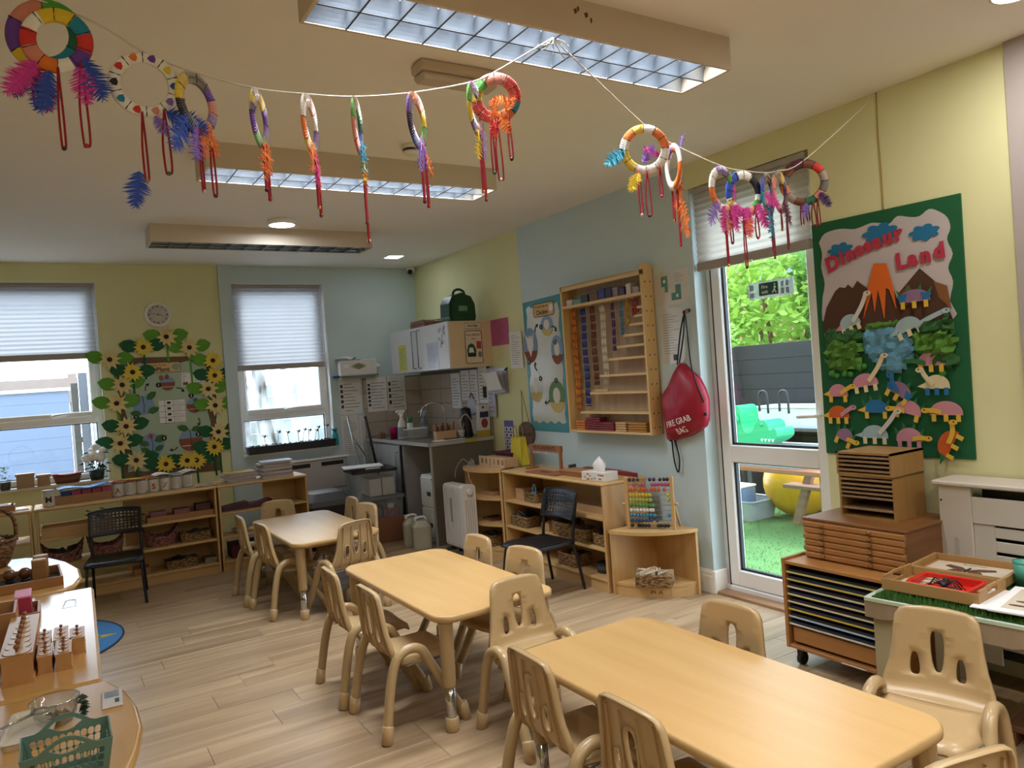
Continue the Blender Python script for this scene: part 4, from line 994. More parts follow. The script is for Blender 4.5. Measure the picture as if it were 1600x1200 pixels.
for i in range(9):
    x = -.08+.16*i/8; cols = ['6B1E22', '16181C', '2A3A4A', '8A2A2A', '101216']
    MB().cyl((x, g.uniform(-.02, .02), .006), (x+g.uniform(-.02, .02), g.uniform(-.02, .02), .12+g.uniform(0, .045)), .006, n=8).build('pen', mat('pen_%d' % (i % 5), cols[i % 5], .5), t)
t = thing('white_pot', 'white pot with brushes at the front of the worktop', 'pot', (3.30, 6.30, WT)); MB().lathe([(0, .002), (.026, .002), (.028, 0), (.038, .075), (.040, .076), (.036, .073), (.026, .006), (0, .006)], 18).build('pot', m_upvc, t); MB().tube([(0, 0, .01), (.05, .02, .14)], .0035, 6).build('brush', m_ply, t); MB().tube([(-.01, .0, .01), (-.02, .03, .13)], .0035, 6).build('brush', m_ply, t)
t = thing('cereal_packet', 'tall white packet with red picture and yellow foot on the worktop', 'packet', (3.50, 6.235, WT), 0)
MB().prism([(-.06, 0), (.06, 0), (.075, .29), (-.04, .30)], -.03, .03, 'y').build('packet', mat('white_packet', 'C9C6CC', .4), t); MB().prism([(-.0605, .0), (.0605, .0), (.0635, .06), (-.057, .06)], -.0312, .0312, 'y').build('yellow_foot', mat('yellow_print', 'B59A2E', .5), t)
MB().prism([(-.04, .18), (.055, .18), (.057, .235), (-.037, .235)], -.0315, -.03, 'y').build('navy_band', mat('navy_print', '23264F', .5), t)
MB().prism(circ(.008, .125, .035, .045, 16), -.0315, -.03, 'y').build('red_picture', mat('red_print', '8A3440', .5, var=.4, scale=50), t); MB().box(-.01, -.0315, .265, .01, -.03, .285).build('logo', mat('navy_print', '23264F', .5), t)
t = thing('round_clock', 'pale round hanging dial on the tiles above the pen caddy', 'dial', (XR-.016, 6.55, 1.225), -90)
MB().lathe([(0, 0), (.085, 0), (.088, .012), (.08, .018), (0, .018)], 28, M=M90).build('dial', mat('pale_lilac', 'B9BCD0', .5), t); MB().tube(bez([(-.05, -.01, .07), (0, -.012, .125), (.05, -.01, .07)], 5), .004, 6).build('hanger', m_dkgrey, t)
t = thing('black_mixer', 'dark rounded appliance behind the cereal packet', 'appliance', (3.40, 6.37, WT)); MB().lathe([(0, 0), (.055, 0), (.06, .02), (.05, .12), (.058, .2), (.05, .27), (0, .29)], 18).build('body', mat('dark_appliance', '1C1E20', .35), t); MB().tube(bez([(-.05, -.02, .05), (-.09, -.05, .16), (-.03, -.06, .22), (.03, -.07, .12), (.05, -.08, .01)], 5), .004, 6).build('cable', m_paper2, t)
t = thing('worktop_papers', 'white sheets lying flat on the front of the worktop', 'papers', (3.06, 6.22, WT), 0); MB().box(-.05, 0, 0, .25, .12, .004).build('sheet', m_paper, t); MB().box(.06, .05, .004, .33, .17, .012, .002).build('folder', m_dkgrey, t)
t = thing('yellow_tape', 'strip of yellow tape on the worktop edge', 'tape', (3.26, KY-.0042, .907)); MB().box(0, -.001, 0, .13, .0008, .03).build('tape', mat('yellow_tape', 'B7A83A', .5), t)
# wall cupboard
t = thing('wall_cupboard', 'wall cupboard with white doors and beige end panel', 'cupboard', (3.143, 6.12, 1.60))
m_cbe = mat('beige_end_panel', 'D9C3A4', .5, var=.04)
MB().box(.018, 0, 0, .457, .018, .43, .002).build('end_panel', m_cbe, t); MB().box(.018, .018, 0, .457, 1.345, .43).build('carcass', m_upvc, t)
m_wd = mat('white_cupboard_door', 'D6D7DC', .35, var=.02)
for y0, y1, hy in ((0, .67, .61), (.675, 1.345, .735)):
    dd = MB().box(0, y0, 0, .018, y1, .43, .002).build('door', m_wd, t)
    MB().tube([(0, hy, .40), (-.03, hy, .40), (-.03, hy, .03), (0, hy, .03)], .007, 8).build('handle', m_steel, dd)
t = thing('first_aider_sign', 'First Aider label on the cupboard end panel', 'sign', (3.32, 6.1185, 1.957)); MB().box(0, -.001, 0, .17, 0, .05).build('card', m_paper2, t); text('First Aider', .025, m_blk, t, (.085, -.0015, .025), bold=.0006); b = MB(); b.tube([(0, -.001, 0), (.17, -.001, 0), (.17, -.001, .05), (0, -.001, .05)], .0015, 4, closed=True); b.build('border', m_blk, t)
t = thing('first_aid_poster', 'First Aid Kit Here poster on the cupboard end panel', 'poster', (3.315, 6.1185, 1.635))
MB().prism(rrect(0, 0, .175, .30, .012), -.0015, 0, 'y').build('card', mat('poster_cream', 'DCCDBD', .6), t); b = MB(); b.tube([(x, -.0015, z) for x, z in rrect(0, 0, .175, .30, .012)], .003, 4, closed=True); b.build('border', m_blk, t)
text('First Aid Kit', .029, m_blk, t, (.0875, -.002, .262)); text('Here', .022, m_blk, t, (.09, -.002, .228))
kb = MB().prism([(.02, .06), (.105, .06), (.11, .12), (.09, .17), (.06, .185), (.03, .17), (.012, .12)], -.003, -.0015, 'y').build('printed_green_bag', mat('poster_green', '22543A', .6), t)
MB().prism([(.03, .10), (.085, .10), (.075, .145), (.04, .145)], -.0036, -.003, 'y').build('printed_label', m_paper, kb); MB().prism([(.02, .062), (.1, .062), (.1, .085), (.02, .085)], -.0036, -.003, 'y').build('printed_base', m_blk, kb)
MB().prism([(.115, .135), (.165, .13), (.168, .2), (.12, .205)], -.0025, -.0015, 'y').build('printed_red_plaster', mat('poster_red', 'B0444E', .6), t); MB().prism(circ(.148, .08, .02, .03, 12), -.0025, -.0015, 'y').build('printed_grey_roll', mat('poster_grey', '7A7E86', .6), t)
t = thing('first_aid_case', 'dark green first aid case with a handle on top of the cupboard', 'first aid case', (3.36, 6.30, 2.03), 8)
P = [(-.14, 0), (.14, 0), (.155, .05), (.15, .17), (.11, .24), (.0, .275), (-.11, .24), (-.15, .17), (-.155, .05)]
b = MB(); b.prism(P, -.07, .07, 'y'); b.build('case', mat('dark_green_plastic', '14442F', .3, var=.08), t); MB().prism([(x*.86, .02+z*.84) for x, z in P], -.082, .082, 'y').build('case_panel', mat('dark_green_plastic', '14442F', .3, var=.08), t)
MB().tube(bez([(-.07, -.03, .24), (-.055, -.03, .29), (0, -.03, .31), (.055, -.03, .29), (.07, -.03, .24)], 4), .012, 8).build('handle', mat('dark_green_plastic', '14442F', .3), t); MB().box(-.05, -.085, .10, .05, -.08, .15, .003).build('label', mat('pale_green_label', '6F9A84', .5), t)
def book_flat(label, loc, rz, w_, d_, h_, cover):
    t = thing('book', label, 'book', loc, rz); MB().box(0, 0, 0, w_, d_, .004).box(0, 0, h_-.004, w_, d_, h_).box(0, d_-.005, .004, w_, d_, h_-.004).build('cover', cover, t); MB().box(.004, .003, .004, w_-.004, d_-.005, h_-.004).build('pages', m_paper2, t); return t
m_bk = [mat('book_brown', '6B4632', .6), mat('book_blue', '3C4E78', .6), mat('book_green', '4C6A34', .6)]
t = thing('wooden_crate', 'low brown wooden crate of boxes on top of the wall cupboard', 'crate', (3.20, 6.72, 2.03)); m_crt = wood('brown_crate', '8A5E40', '6B452E', 1, 1, .6)
MB().box(0, 0, 0, .3, .33, .008).box(0, 0, .008, .3, .012, .055).box(0, .318, .008, .3, .33, .055).box(0, .012, .008, .012, .318, .075).box(.288, .012, .008, .3, .318, .055).build('crate', m_crt, t); MB().box(-.002, .03, .03, 0, .3, .045).build('lettering_band', mat('crate_print', '5E3A28', .7), t)
book_flat('blue book lying on the brown crate above the cupboard', (3.22, 6.82, 2.087), 0, .2, .2, .022, m_bk[1]); book_flat('green book lying on the brown crate beside the green case', (3.36, 6.735, 2.06), 0, .12, .16, .05, m_bk[2])
b = MB(); 
t = notice('yellow lined note stuck on the left cupboard door', 0, 0, .19, .27, mt=mat('yellow_note', 'C9CB6A', .8), rows=9, seed=6); t.location = (3.1425, 7.26, 1.615); t.rotation_euler = (0, 0, R(-90))
t = notice('clear plastic pocket with papers on the right cupboard door', 0, 0, .24, .26, mt=mat('plastic_pocket', 'B9BFD4', .25), rows=10, seed=7); t.location = (3.1425, 6.58, 1.60); t.rotation_euler = (0, 0, R(-90))
t = thing('door_drawing', 'small drawing of flowers on the right cupboard door', 'drawing', (3.1425, 6.33, 1.84), -90); b = MB(); g = random.Random(2)
for i in range(14):
    cx, cz, r_ = g.uniform(.02, .14), g.uniform(-.05, .15), g.uniform(.01, .022); b.tube([(x, -.001, z) for x, z in circ(cx, cz, r_, n=8)], .002, 4, closed=True)
o = b.build('ink_flowers', mat('ink_grey', '4A4C5A', .8), t); o['kind'] = 'stuff'; MB().box(.0, -.0006, -.09, .16, 0, .19).build('film', mat('white_cupboard_door', 'D6D7DC', .35), t)
# papers on the tiles of the right wall
notice('long lilac-white sheet on the tiles behind the tap', 6.98, 1.20, .20, .36, wall='r', rows=10, seed=8, depth=.012)
notice('plain white sheet on the tiles left of the small black frame', 6.76, 1.28, .18, .30, wall='r', rows=8, seed=9, depth=.012)
notice('white printed sheet on the tiles with a small black picture', 6.565, 1.24, .15, .34, wall='r', rows=9, seed=10, depth=.012)
t = notice('white handwritten sheet on the tiles nearest the wallet of papers', 6.40, 1.25, .17, .36, wall='r', rows=9, seed=11, depth=.012); MB().box(.08, -.004, .05, .15, -.002, .16).build('black_picture', m_blk, t)
notice('bluish sheet hanging low under the cupboard end', 6.22, 1.12, .13, .46, wall='r', rows=9, seed=12, depth=.016, mt=mat('bluish_paper', 'BFC0D8', .8))
t = thing('paper_wallet', 'bulging clear wallet of papers hanging on the wall beside the cupboard', 'wallet', (XR-.003, 6.13, 1.32), -90)
for i in range(4):
    b = MB(); k = .04*i; b.add([(.02, -.01-k*.6, .0+k*.4), (.26, -.02-k*.4, .02+k*.3), (.24+.01*i, -.01-k, .22), (.03, -.005-k*.9, .24-k*.2), (-.06+.03*i, -.03-k, .17+k*.5)], [(0, 1, 2, 3), (0, 3, 4)]); b.build('sheet', m_paper if i % 2 else mat('bluish_paper', 'BFC0D8', .8), t)
b = MB(); b.prism([(.02, .0), (.27, .02), (.25, .25), (.03, .25)], -.012, -.008, 'y'); b.build('wallet', mat('plastic_pocket', 'B9BFD4', .25), t); MB().cyl((.26, -.03, .23), (.26, 0, .25), .008, n=8).build('pin', m_dkgrey, t)
# ============================================================ RIGHT WALL
m_pinkp = mat('pink_paper', 'B9628A', .8, var=.1, scale=40)
t = sheet('notice', 'bright pink paper notice beside the cupboard', 'notice', (XR, 6.13, 1.782), -90, .33, .245, m_pinkp); print_lines(t, .03, .3, .02, .23, 10, -.002, mat('dark_pink_print', '9A4A72', .8, var=0))['kind'] = 'stuff'
t = sheet('notice', 'white typed sheet pinned between the pink paper and the chicken poster', 'notice', (XR-.012, 5.785, 1.558), -90, .205, .325, m_paper); print_lines(t, .03, .18, .03, .3, 14, -.002, mat('grey_print', '8A8786', .8, var=0), seed=21)['kind'] = 'stuff'
# chicken poster
t = thing('chicken_poster', 'The Life Cycle of a Chicken laminated poster with teal border', 'poster', (XR-.006, 5.53, 0), -90)
m_teal = mat('teal_border_paper', '3F8C94', .35, var=.1, scale=40); m_lamw = mat('laminated_white_paper', 'C9CBC3', .14, var=.05, scale=6, bump=.15)
MB().prism([(0, 1.005), (.56, .998), (.56, 2.13), (0, 2.12)], -.003, 0, 'y').build('border', m_teal, t)
E_ = []
for i in range(60):
    u = i/60*4
    if u < 1: x, z, nx, nz = .055+.46*u, 1.08, 0, 1
    elif u < 2: x, z, nx, nz = .53, 1.08+.98*(u-1), -1, 0
    elif u < 3: x, z, nx, nz = .52-.46*(u-2), 2.07, 0, -1
    else: x, z, nx, nz = .05, 2.06-.98*(u-3), 1, 0
    k = .012*math.sin(u*math.pi*8); E_.append((x+nx*k, z+nz*k))
MB().prism(E_, -.005, -.003, 'y').build('white_paper', m_lamw, t)
ti = MB().prism(rrect(.17, 1.975, .47, 2.085, .02), -.007, -.005, 'y').build('title_card', mat('tan_card', 'D8B27C', .8), t)
b = MB(); b.tube([(x, -.007, z) for x, z in rrect(.17, 1.975, .47, 2.085, .02)], .003, 5, closed=True); b.build('title_border', m_blk, ti)
text('The Life Cycle of a', .026, m_blk, ti, (.29, -.0073, 2.058)); text('Chicken', .055, m_blk, ti, (.295, -.0073, 2.008), bold=.001); disc(MB(), .43, 2.035, .03, -.0078, -.007, 16).build('title_egg', m_paper, ti)
m_egg = mat('print_egg', 'D9D4C8', .5); m_straw = mat('print_straw', 'C9B060', .6); m_gr = mat('print_green', '5E8450', .6)
for i, (x, z, rx, rz_, c0, c1) in enumerate(((.351, 1.89, .09, .085, m_sky, m_straw), (.525, 1.68, .085, .12, m_sky, m_soil), (.426, 1.295, .115, .135, m_gr, m_straw), (.129, 1.385, .1, .135, m_lamw, m_straw), (.085, 1.745, .11, .15, m_sky, m_soil))):
    x = min(x, .56-rx)
    s_ = MB().prism(circ(x, z, rx, rz_, 24), -.007, -.005, 'y').build('stage_picture', c0, t)
    MB().prism([(x+(p-x)*.99, q) for p, q in circ(x, z, rx, rz_, 14, 200, 340)], -.008, -.007, 'y').build('printed_ground', c1, s_)
    MB().prism(circ(x, z+.01, rx*.45, rz_*.5, 14), -.0085, -.007, 'y').build('printed_egg', m_egg, s_)
    if i == 4: MB().prism([(x-.07, z+.1), (x-.03, z+.06), (x+.03, z+.06), (x+.06, z+.11), (x+.04, z-.02), (x, z-.1), (x-.04, z-.02)], -.0092, -.0085, 'y').build('printed_hen', m_paper, s_)
for i, (x, z) in enumerate(((.267, 1.888), (.46, 1.745), (.433, 1.43), (.205, 1.452), (.05, 1.60))):
    o = MB().prism(circ(x, z, .022, n=14), -.0095, -.008, 'y').build('number_disc', m_blk, t); text(str(i+1), .034, m_whitepr, o, (x, -.0098, z))
for x, z, an in ((.19, 1.89, 45), (.46, 1.86, -40), (.28, 1.25, 190), (.14, 1.56, 100)):
    c, s = math.cos(R(an)), math.sin(R(an)); rr = lambda u, v: (x+c*u-s*v, -.0058, z+s*u+c*v)
    b = MB(); b.tube([rr(-.04, -.012), rr(-.01, .008), rr(.02, .004)], .006, 5); b.add([rr(.01, .024), rr(.045, -.004), rr(.01, -.02)], [(0, 1, 2)]); b.build('cycle_arrow', m_blk, t)
# purple chart, round wooden sign, yellow bag
t = sheet('notice', 'purple and white picture chart behind the yellow bag', 'notice', (XR, 6.0, .745), -90, .16, .34, mat('purple_chart', '6A62A8', .7)); b = MB()
for i in range(2):
    for j in range(5): MB().box(.012+i*.072, -.003, .02+j*.055, .07+i*.072, -.0015, .062+j*.055).build('chart_cell', m_paper, t); MB().prism(circ(.041+i*.072, .04+j*.055, .016, n=8), -.0036, -.003, 'y').build('chart_picture', mat('purple_ink', '3C3470', .7), t)
t = thing('wooden_sign', 'round wooden Mathematics sign hanging from a cord on the wall', 'sign', (XR-.004, 5.60, .975), -90)
m_slice = wood('dark_wood_slice', '7A583E', '5A3E2A', 0, .6, .5)
MB().prism(circ(.0, .0, .125, .105, 30), -.018, 0, 'y').build('wood_slice', m_slice, t); text('Mathematics', .046, mat('burnt_print', '2E1D12', .8), t, (0, -.0185, -.005), sx=.95)
MB().tube([(-.07, -.02, .07), (-.06, -.01, .1), (-.05, -.006, .385), (.045, -.01, .1), (.06, -.02, .072)], .003, 6).build('hanging_cord', mat('jute_cord', '8A6A48', .9), t)
for x in (-.07, .06): MB().prism(circ(x, .072, .008, n=10), -.02, -.018, 'y').build('cord_knot', m_dkgrey, t)
t = thing('yellow_gift_bag', 'small yellow paper bag with handles on the rounded shelf unit', 'bag', (3.40, 5.45, .735), -90)
b = MB(); b.add([(-.095, -.04, 0), (.095, -.04, 0), (.07, -.028, .235), (-.07, -.028, .235), (-.095, .04, 0), (.095, .04, 0), (.07, .028, .235), (-.07, .028, .235)], [(0, 1, 2, 3), (5, 4, 7, 6)]); b.add([(-.095, -.04, 0), (-.095, .04, 0), (-.07, .028, .235), (-.07, -.028, .235), (-.06, 0, .1)], [(0, 1, 4), (1, 2, 4), (2, 3, 4), (3, 0, 4)]); b.add([(.095, -.04, 0), (.095, .04, 0), (.07, .028, .235), (.07, -.028, .235), (.06, 0, .1)], [(0, 4, 1), (1, 4, 2), (2, 4, 3), (3, 4, 0)]); b.quad((-.095, -.04, 0), (.095, -.04, 0), (.095, .04, 0), (-.095, .04, 0))
b.build('bag', mat('yellow_kraft', 'D8C433', .7, var=.05), t)
for y in (-.029, .028): MB().tube(bez([(-.03, y, .22), (-.027, y, .30), (.0, y, .335), (.027, y, .30), (.03, y, .22)], 4), .0035, 6).build('handle', mat('yellow_handle', 'B39A3A', .7), t)
# on the rounded unit
t = thing('number_box', 'wooden number tray showing 80 and 100 on the rounded shelf unit', 'number tray', (3.17, 5.745, .735), -90)
MB().box(0, 0, 0, .42, .14, .075, .003).build('tray', m_ply, t); MB().box(.0, -.006, .0, .42, 0, .088, .002).build('number_strip', mat('pale_strip', 'CDAE88', .6), t)
for i, chh_ in enumerate('80|100'): text(chh_, .062, mat('dark_numeral', '2C1C16', .6), t, (.06+.068*i, -.0068, .045), name='numeral', bold=.0008)
t = thing('maroon_folder', 'dark red folder lying behind the wooden number tray', 'folder', (3.345, 5.76, .735), -90); MB().box(0, 0, 0, .26, .13, .09, .004).build('folder', mat('maroon_cloth', '5A1A30', .7), t); MB().box(-.03, -.01, .09, .27, .12, .1, .002).build('flap', mat('maroon_cloth', '5A1A30', .7), t)
t = thing('charger_plug', 'grey plug and cable resting at the end of the rounded unit', 'plug', (3.12, 5.80, .735), -30); MB().prism([(-.03, 0), (.03, 0), (.02, .05), (-.005, .065)], -.01, .01, 'y').build('plug', mat('grey_plug', '8C9098', .5), t); MB().tube(bez([(-.03, 0, .03), (-.08, .02, .06), (-.14, .0, -.02), (-.15, -.02, -.09)], 6), .004, 6).build('cable', mat('pale_cable', 'A08878', .6), t)
def tray_stack(label, loc, rz, w_, d_, n, h_, mt): 
    t = thing('wooden_tray', label, 'tray', loc, rz)
    MB().box(0, 0, 0, w_, d_, .006).box(0, 0, .006, w_, .008, h_).box(0, d_-.008, .006, w_, d_, h_).box(0, .008, .006, .008, d_-.008, h_).box(w_-.008, .008, .006, w_, d_-.008, h_).build('tray', mt, t)
    for i in range(n): MB().box(.02+i*(w_-.04)/n, .02, .006, .02+(i+.8)*(w_-.04)/n, d_-.02, .006+h_*.7, .003).build('wooden_piece', m_ply, t)
    return t
tray_stack('shallow wooden tray on the middle shelf of the rounded unit', (3.12, 5.67, .50), -90, .2, .15, 3, .035, m_ply)
tray_stack('empty looking wooden tray on the low shelf of the rounded unit', (3.12, 5.66, .285), -90, .16, .14, 0, .02, m_crt)
# top of the long wall shelf
t = thing('measurement_rack', 'wooden MEASUREMENTS rack with hanging beads on the wall shelf', 'rack', (3.30, 5.115, .735), -90)
m_red_w = wood('reddish_wood', 'A0673F', '824D2C', 0, 1, .5)
MB().box(0, -.06, 0, .025, .06, .015, .003).box(.40, -.06, 0, .425, .06, .015, .003).build('base_feet', m_red_w, t)
MB().box(.004, -.012, .015, .024, .012, .155, .002).build('post', m_red_w, t); MB().box(.402, -.012, .015, .422, .012, .155, .002).build('post', m_red_w, t); bd = MB().box(-.004, -.014, .15, .43, .014, .20, .003).build('name_board', m_red_w, t)
text('MEASUREMENTS', .043, mat('burnt_print', '2E1D12', .8), bd, (.213, -.0145, .175))
bm_ = MB().sphere((0, 0, 0), .007, 8, sc=(1, 1, 1.4)).mesh('bead', m_paper)
for i in range(11):
    o = bpy.data.objects.new('bead', bm_); C.objects.link(o); o.parent = t; o.location = (.04+.0345*i, 0, .138)
MB().cyl((.02, 0, .148), (.405, 0, .148), .002, n=6).build('rod', m_steel, t)
t = thing('flat_board', 'flat reddish wooden board lying at the front of the wall shelf', 'board', (3.13, 4.95, .735), -90); MB().box(0, 0, 0, .40, .13, .012, .003).build('board', m_red_w, t); MB().prism([(.15, .03), (.25, .03), (.28, .08), (.12, .08)], .012, .0125, 'z').build('cutout_recess', mat('dark_recess', '5A3320', .8), t)
t = thing('open_binder', 'pale folder lying open at the back of the wall shelf', 'folder', (3.40, 5.05, .735), -86); MB().prism([(0, 0), (.28, 0), (.28, .03), (0, .008)], 0, .07, 'y').build('folder', m_paper2, t); MB().box(.27, 0, .0, .285, .07, .035).build('spine', m_dkgrey, t)
t = thing('wooden_box', 'low wooden box with lid beside the tissue box', 'box', (3.20, 4.585, .735), -90); MB().box(0, 0, 0, .27, .15, .03, .003).build('box', m_red_w, t); MB().box(-.004, -.004, .03, .274, .154, .04, .003).build('lid', wood('mid_brown_wood', 'B07B50', '936039', 0, 1), t)
t = thing('tissue_box', 'flower patterned tissue box with a white tissue pulled up', 'tissue box', (3.13, 4.225, .735), -82)
tb_ = MB().box(0, 0, 0, .235, .12, .062, .003).build('carton', mat('white_carton', 'DAD3CC', .6), t); g = random.Random(4)
for i in range(12):
    x, z = .012+.2*g.random(), .008+.042*g.random(); col = ['A05A4A', '6A8A9A', 'B08A6A', '7A6A8A'][i % 4]
    MB().prism(circ(x+.008, z, .011, .006, 8), -.0008, 0, 'y').build('flower_print', mat('tissue_print_'+col, col, .7), tb_)
for i in range(5): MB().prism(circ(.02+.02*i, .03, .009, .006, 8), -.0008, 0, 'x').build('flower_print', mat('tissue_print_6A8A9A', '6A8A9A', .7), tb_)
b = MB(); V = []; nn = 9
for i in range(nn):
    a = 2*math.pi*i/nn; V.append((.1175+.05*math.cos(a), .06+.014*math.sin(a), .062)); 
for i in range(nn):
    a = 2*math.pi*i/nn; k = 1+.35*math.sin(3*a); V.append((.11+.055*k*math.cos(a), .06+.03*k*math.sin(a), .10+.012*math.sin(2*a)))
for i in range(nn):
    a = 2*math.pi*i/nn; V.append((.10+.02*math.cos(a), .06+.018*math.sin(a), .145+.02*math.sin(a+1)))
b.add(V, [(k*nn+i, k*nn+(i+1) % nn, (k+1)*nn+(i+1) % nn, (k+1)*nn+i) for k in range(2) for i in range(nn)]+[[2*nn+i for i in range(nn)]], True); b.build('tissue', m_paper, t)
m_redp = mat('red_lacquer', '7A1520', .35)
t = thing('red_rods', 'row of red wooden rods along the wall on the shelf top', 'rods', (3.42, 4.60, .735), -90)
for i, L_ in enumerate((.62, .55, .48, .40)): MB().box(0, .0+.014*i, 0, L_, .012+.014*i, .03, .002).build('rod', m_redp, t)
# ---------------- woven baskets and shelf contents
def weave(name, c1, c2, sc=70):
    if name in MATS: return MATS[name]
    M = bpy.data.materials.new(name); M.use_nodes = True; N = M.node_tree.nodes; L = M.node_tree.links; b = N['Principled BSDF']; b.inputs['Roughness'].default_value = .8
    tc = N.new('ShaderNodeTexCoord'); br = N.new('ShaderNodeTexVoronoi'); br.inputs['Scale'].default_value = sc; mp = N.new('ShaderNodeMapping'); mp.inputs['Scale'].default_value = (.55, .55, 1.2)
    L.new(tc.outputs['Object'], mp.inputs[0]); L.new(mp.outputs[0], br.inputs['Vector']); rp = N.new('ShaderNodeValToRGB'); rp.color_ramp.elements[0].color = (*lin(c1), 1); rp.color_ramp.elements[1].color = (*lin(c2), 1); rp.color_ramp.elements[1].position = .75
    L.new(br.outputs['Distance'], rp.inputs[0]); L.new(rp.outputs[0], b.inputs['Base Color']); bp = N.new('ShaderNodeBump'); bp.inputs['Strength'].default_value = .8; bp.inputs['Distance'].default_value = .01; bp.invert = True; L.new(br.outputs['Distance'], bp.inputs['Height']); L.new(bp.outputs[0], b.inputs['Normal'])
    MATS[name] = M; return M
m_wick = weave('water_hyacinth', 'B8935F', '5E4326', 75); m_pinkw = weave('pink_wicker', 'B98078', '6E423E', 60)
def basket(label, loc, rz, w_, d_, h_, mt, flare=1.0, round_=False, fill=None, seed=0, group='woven baskets on the shelves'):
    """open woven basket: each wall a stack of bulging strands, plus rim and contents"""
    t = thing('woven_basket', label, 'basket', loc, rz, group); b = MB(); n_r = max(4, int(h_/.014))
    def ring(k, z, push):
        s = 1+(flare-1)*z/h_
        if round_: return [(x, y, z) for x, y in circ(0, 0, w_/2*s+push, d_/2*s+push, 28)]
        return [(x, y, z) for x, y in rrect(-w_/2*s-push, -d_/2*s-push, w_/2*s+push, d_/2*s+push, .02, 4)]
    rings = []
    for k in range(n_r):
        z0, z1 = h_*k/n_r, h_*(k+1)/n_r
        for z, p in ((z0, -.002), (z0+(z1-z0)*.5, .003)): rings.append(ring(k, z, p))
    rings.append(ring(n_r, h_, 0)); rings.append(ring(n_r, h_, -.008)); rings.append(ring(n_r, .01, -.008))
    n = len(rings[0]); V = [p for r_ in rings for p in r_]
    if round_ and flare > 1.05:                                       # boat shaped: ends rise
        V = [(x, y, z+(.05*(abs(x)/(w_/2))**3*(z/h_))) for x, y, z in V]
    b.add(V, [(k*n+i, k*n+(i+1) % n, (k+1)*n+(i+1) % n, (k+1)*n+i) for k in range(len(rings)-1) for i in range(n)], True); b.add(rings[0], [list(range(n))]); b.add(rings[-1], [list(range(n))]); b.build('basket', mt, t)
    if fill:
        g = random.Random(seed); kind, cols, cnt = fill
        for i in range(cnt):
            x, y = g.uniform(-.36, .36)*w_, g.uniform(-.3, .3)*d_; z = h_*g.uniform(.75, 1.0); c = mat('content_'+cols[i % len(cols)], cols[i % len(cols)], .6)
            if kind == 'blocks': MB().box(-.03, -.014, -.012, .03, .014, .012, .003).build('wooden_piece', c, t, (x, y, z), (g.uniform(-.6, .6), g.uniform(-.6, .6), g.uniform(0, 3)))
            elif kind == 'cards': MB().box(-.045, -.003, -.035, .045, .003, .035).build('card', c, t, (x, y, z-.0), (g.uniform(-.8, .8), g.uniform(-.3, .3), g.uniform(-1, 1)))
            else: MB().sphere((0, 0, 0), .022, 8).build('ball', c, t, (x, y, z))
    return t
RX = 3.13
basket('small woven basket with orange and blue toys on the top shelf by the black chair', (RX+.09, 4.95, .497), -90, .17, .13, .075, m_wick, fill=('blocks', ['2A2522', 'C4622A', '5A8A9A'], 7), seed=1)
t = thing('loop_handle', 'light blue loop handle toy sticking out of the top shelf basket', 'toy', (3.17, 4.90, .58), -90); MB().tube(bez([(-.02, 0, 0), (-.018, 0, .045), (0, 0, .06), (.018, 0, .045), (.02, 0, 0)], 4), .006, 8).build('loop', mat('light_blue_plastic', '5A93A6', .5), t); MB().box(-.025, -.01, -.008, .025, .01, .004, .003).build('loop_base', mat('light_blue_plastic', '5A93A6', .5), t)
t = thing('wooden_box', 'plain wooden box at the left of the top shelf by the black chair', 'box', (RX+.05, 5.20, .497), -90); MB().box(0, 0, 0, .12, .12, .08, .003).build('box', m_ply, t); MB().box(-.002, -.002, .08, .122, .122, .088, .002).build('lid', m_ply, t)
tray_stack('long wooden number tray on the top shelf behind the black chair', (RX+.07, 4.52, .497), -90, .45, .12, 5, .05, m_ply)
basket('woven basket with dark cards on the middle shelf at its far end', (RX+.08, 5.11, .29), -90, .24, .16, .085, m_wick, fill=('cards', ['1E2124', '3A3F44', '8A8A86'], 8), seed=2)
basket('woven basket on the middle shelf directly behind the black chair', (RX+.11, 4.58, .29), -90, .22, .16, .10, m_wick, fill=('cards', ['2C2A28', '4A3A2E'], 6), seed=3)
basket('woven basket heaped with brown pieces on the middle shelf right of the chair', (RX+.08, 4.34, .29), -90, .21, .16, .09, m_wick, fill=('blocks', ['3A2A20', '4E382A'], 9), seed=4)
basket('woven basket at the near end of the middle shelf', (RX+.09, 4.09, .29), -90, .16, .15, .08, m_wick, fill=('blocks', ['4A3C34', '2E2A28'], 6), seed=5)
basket('woven basket on the bottom shelf under the black chair seat', (RX+.09, 4.50, .085), -90, .22, .16, .09, m_wick, fill=('blocks', ['2A2624', '8A6A4A'], 5), seed=6)
t = thing('wooden_block_tray', 'small wooden block between baskets on the middle shelf', 'block', (RX+.05, 4.80, .29), -90); MB().box(-.05, 0, 0, .05, .08, .06, .003).build('block', m_ply, t); MB().cyl((0, .04, .06), (0, .04, .075), .012, n=10).build('knob', m_ply, t)
t = thing('red_box', 'red box at the far end of the bottom shelf', 'box', (RX+.08, 5.12, .085), -90); MB().box(-.1, 0, 0, .1, .15, .09, .004).build('box', m_redp, t); MB().box(-.104, -.004, .09, .104, .154, .10, .003).build('lid', m_redp, t)
t = thing('dark_tin', 'round black tin near the near end of the bottom shelf', 'tin', (RX+.12, 4.16, .085), 0); MB().lathe([(0, 0), (.07, 0), (.072, .05), (0, .05)], 20).build('tin', m_dkgrey, t); MB().lathe([(.073, .05), (.074, .062), (0, .064)], 20).build('lid', m_black, t)
basket('woven basket on the bottom shelf of the rounded unit', (3.15, 5.56, .085), -90, .20, .14, .09, m_wick, fill=('blocks', ['2A2624', '3A3A3C'], 5), seed=7)
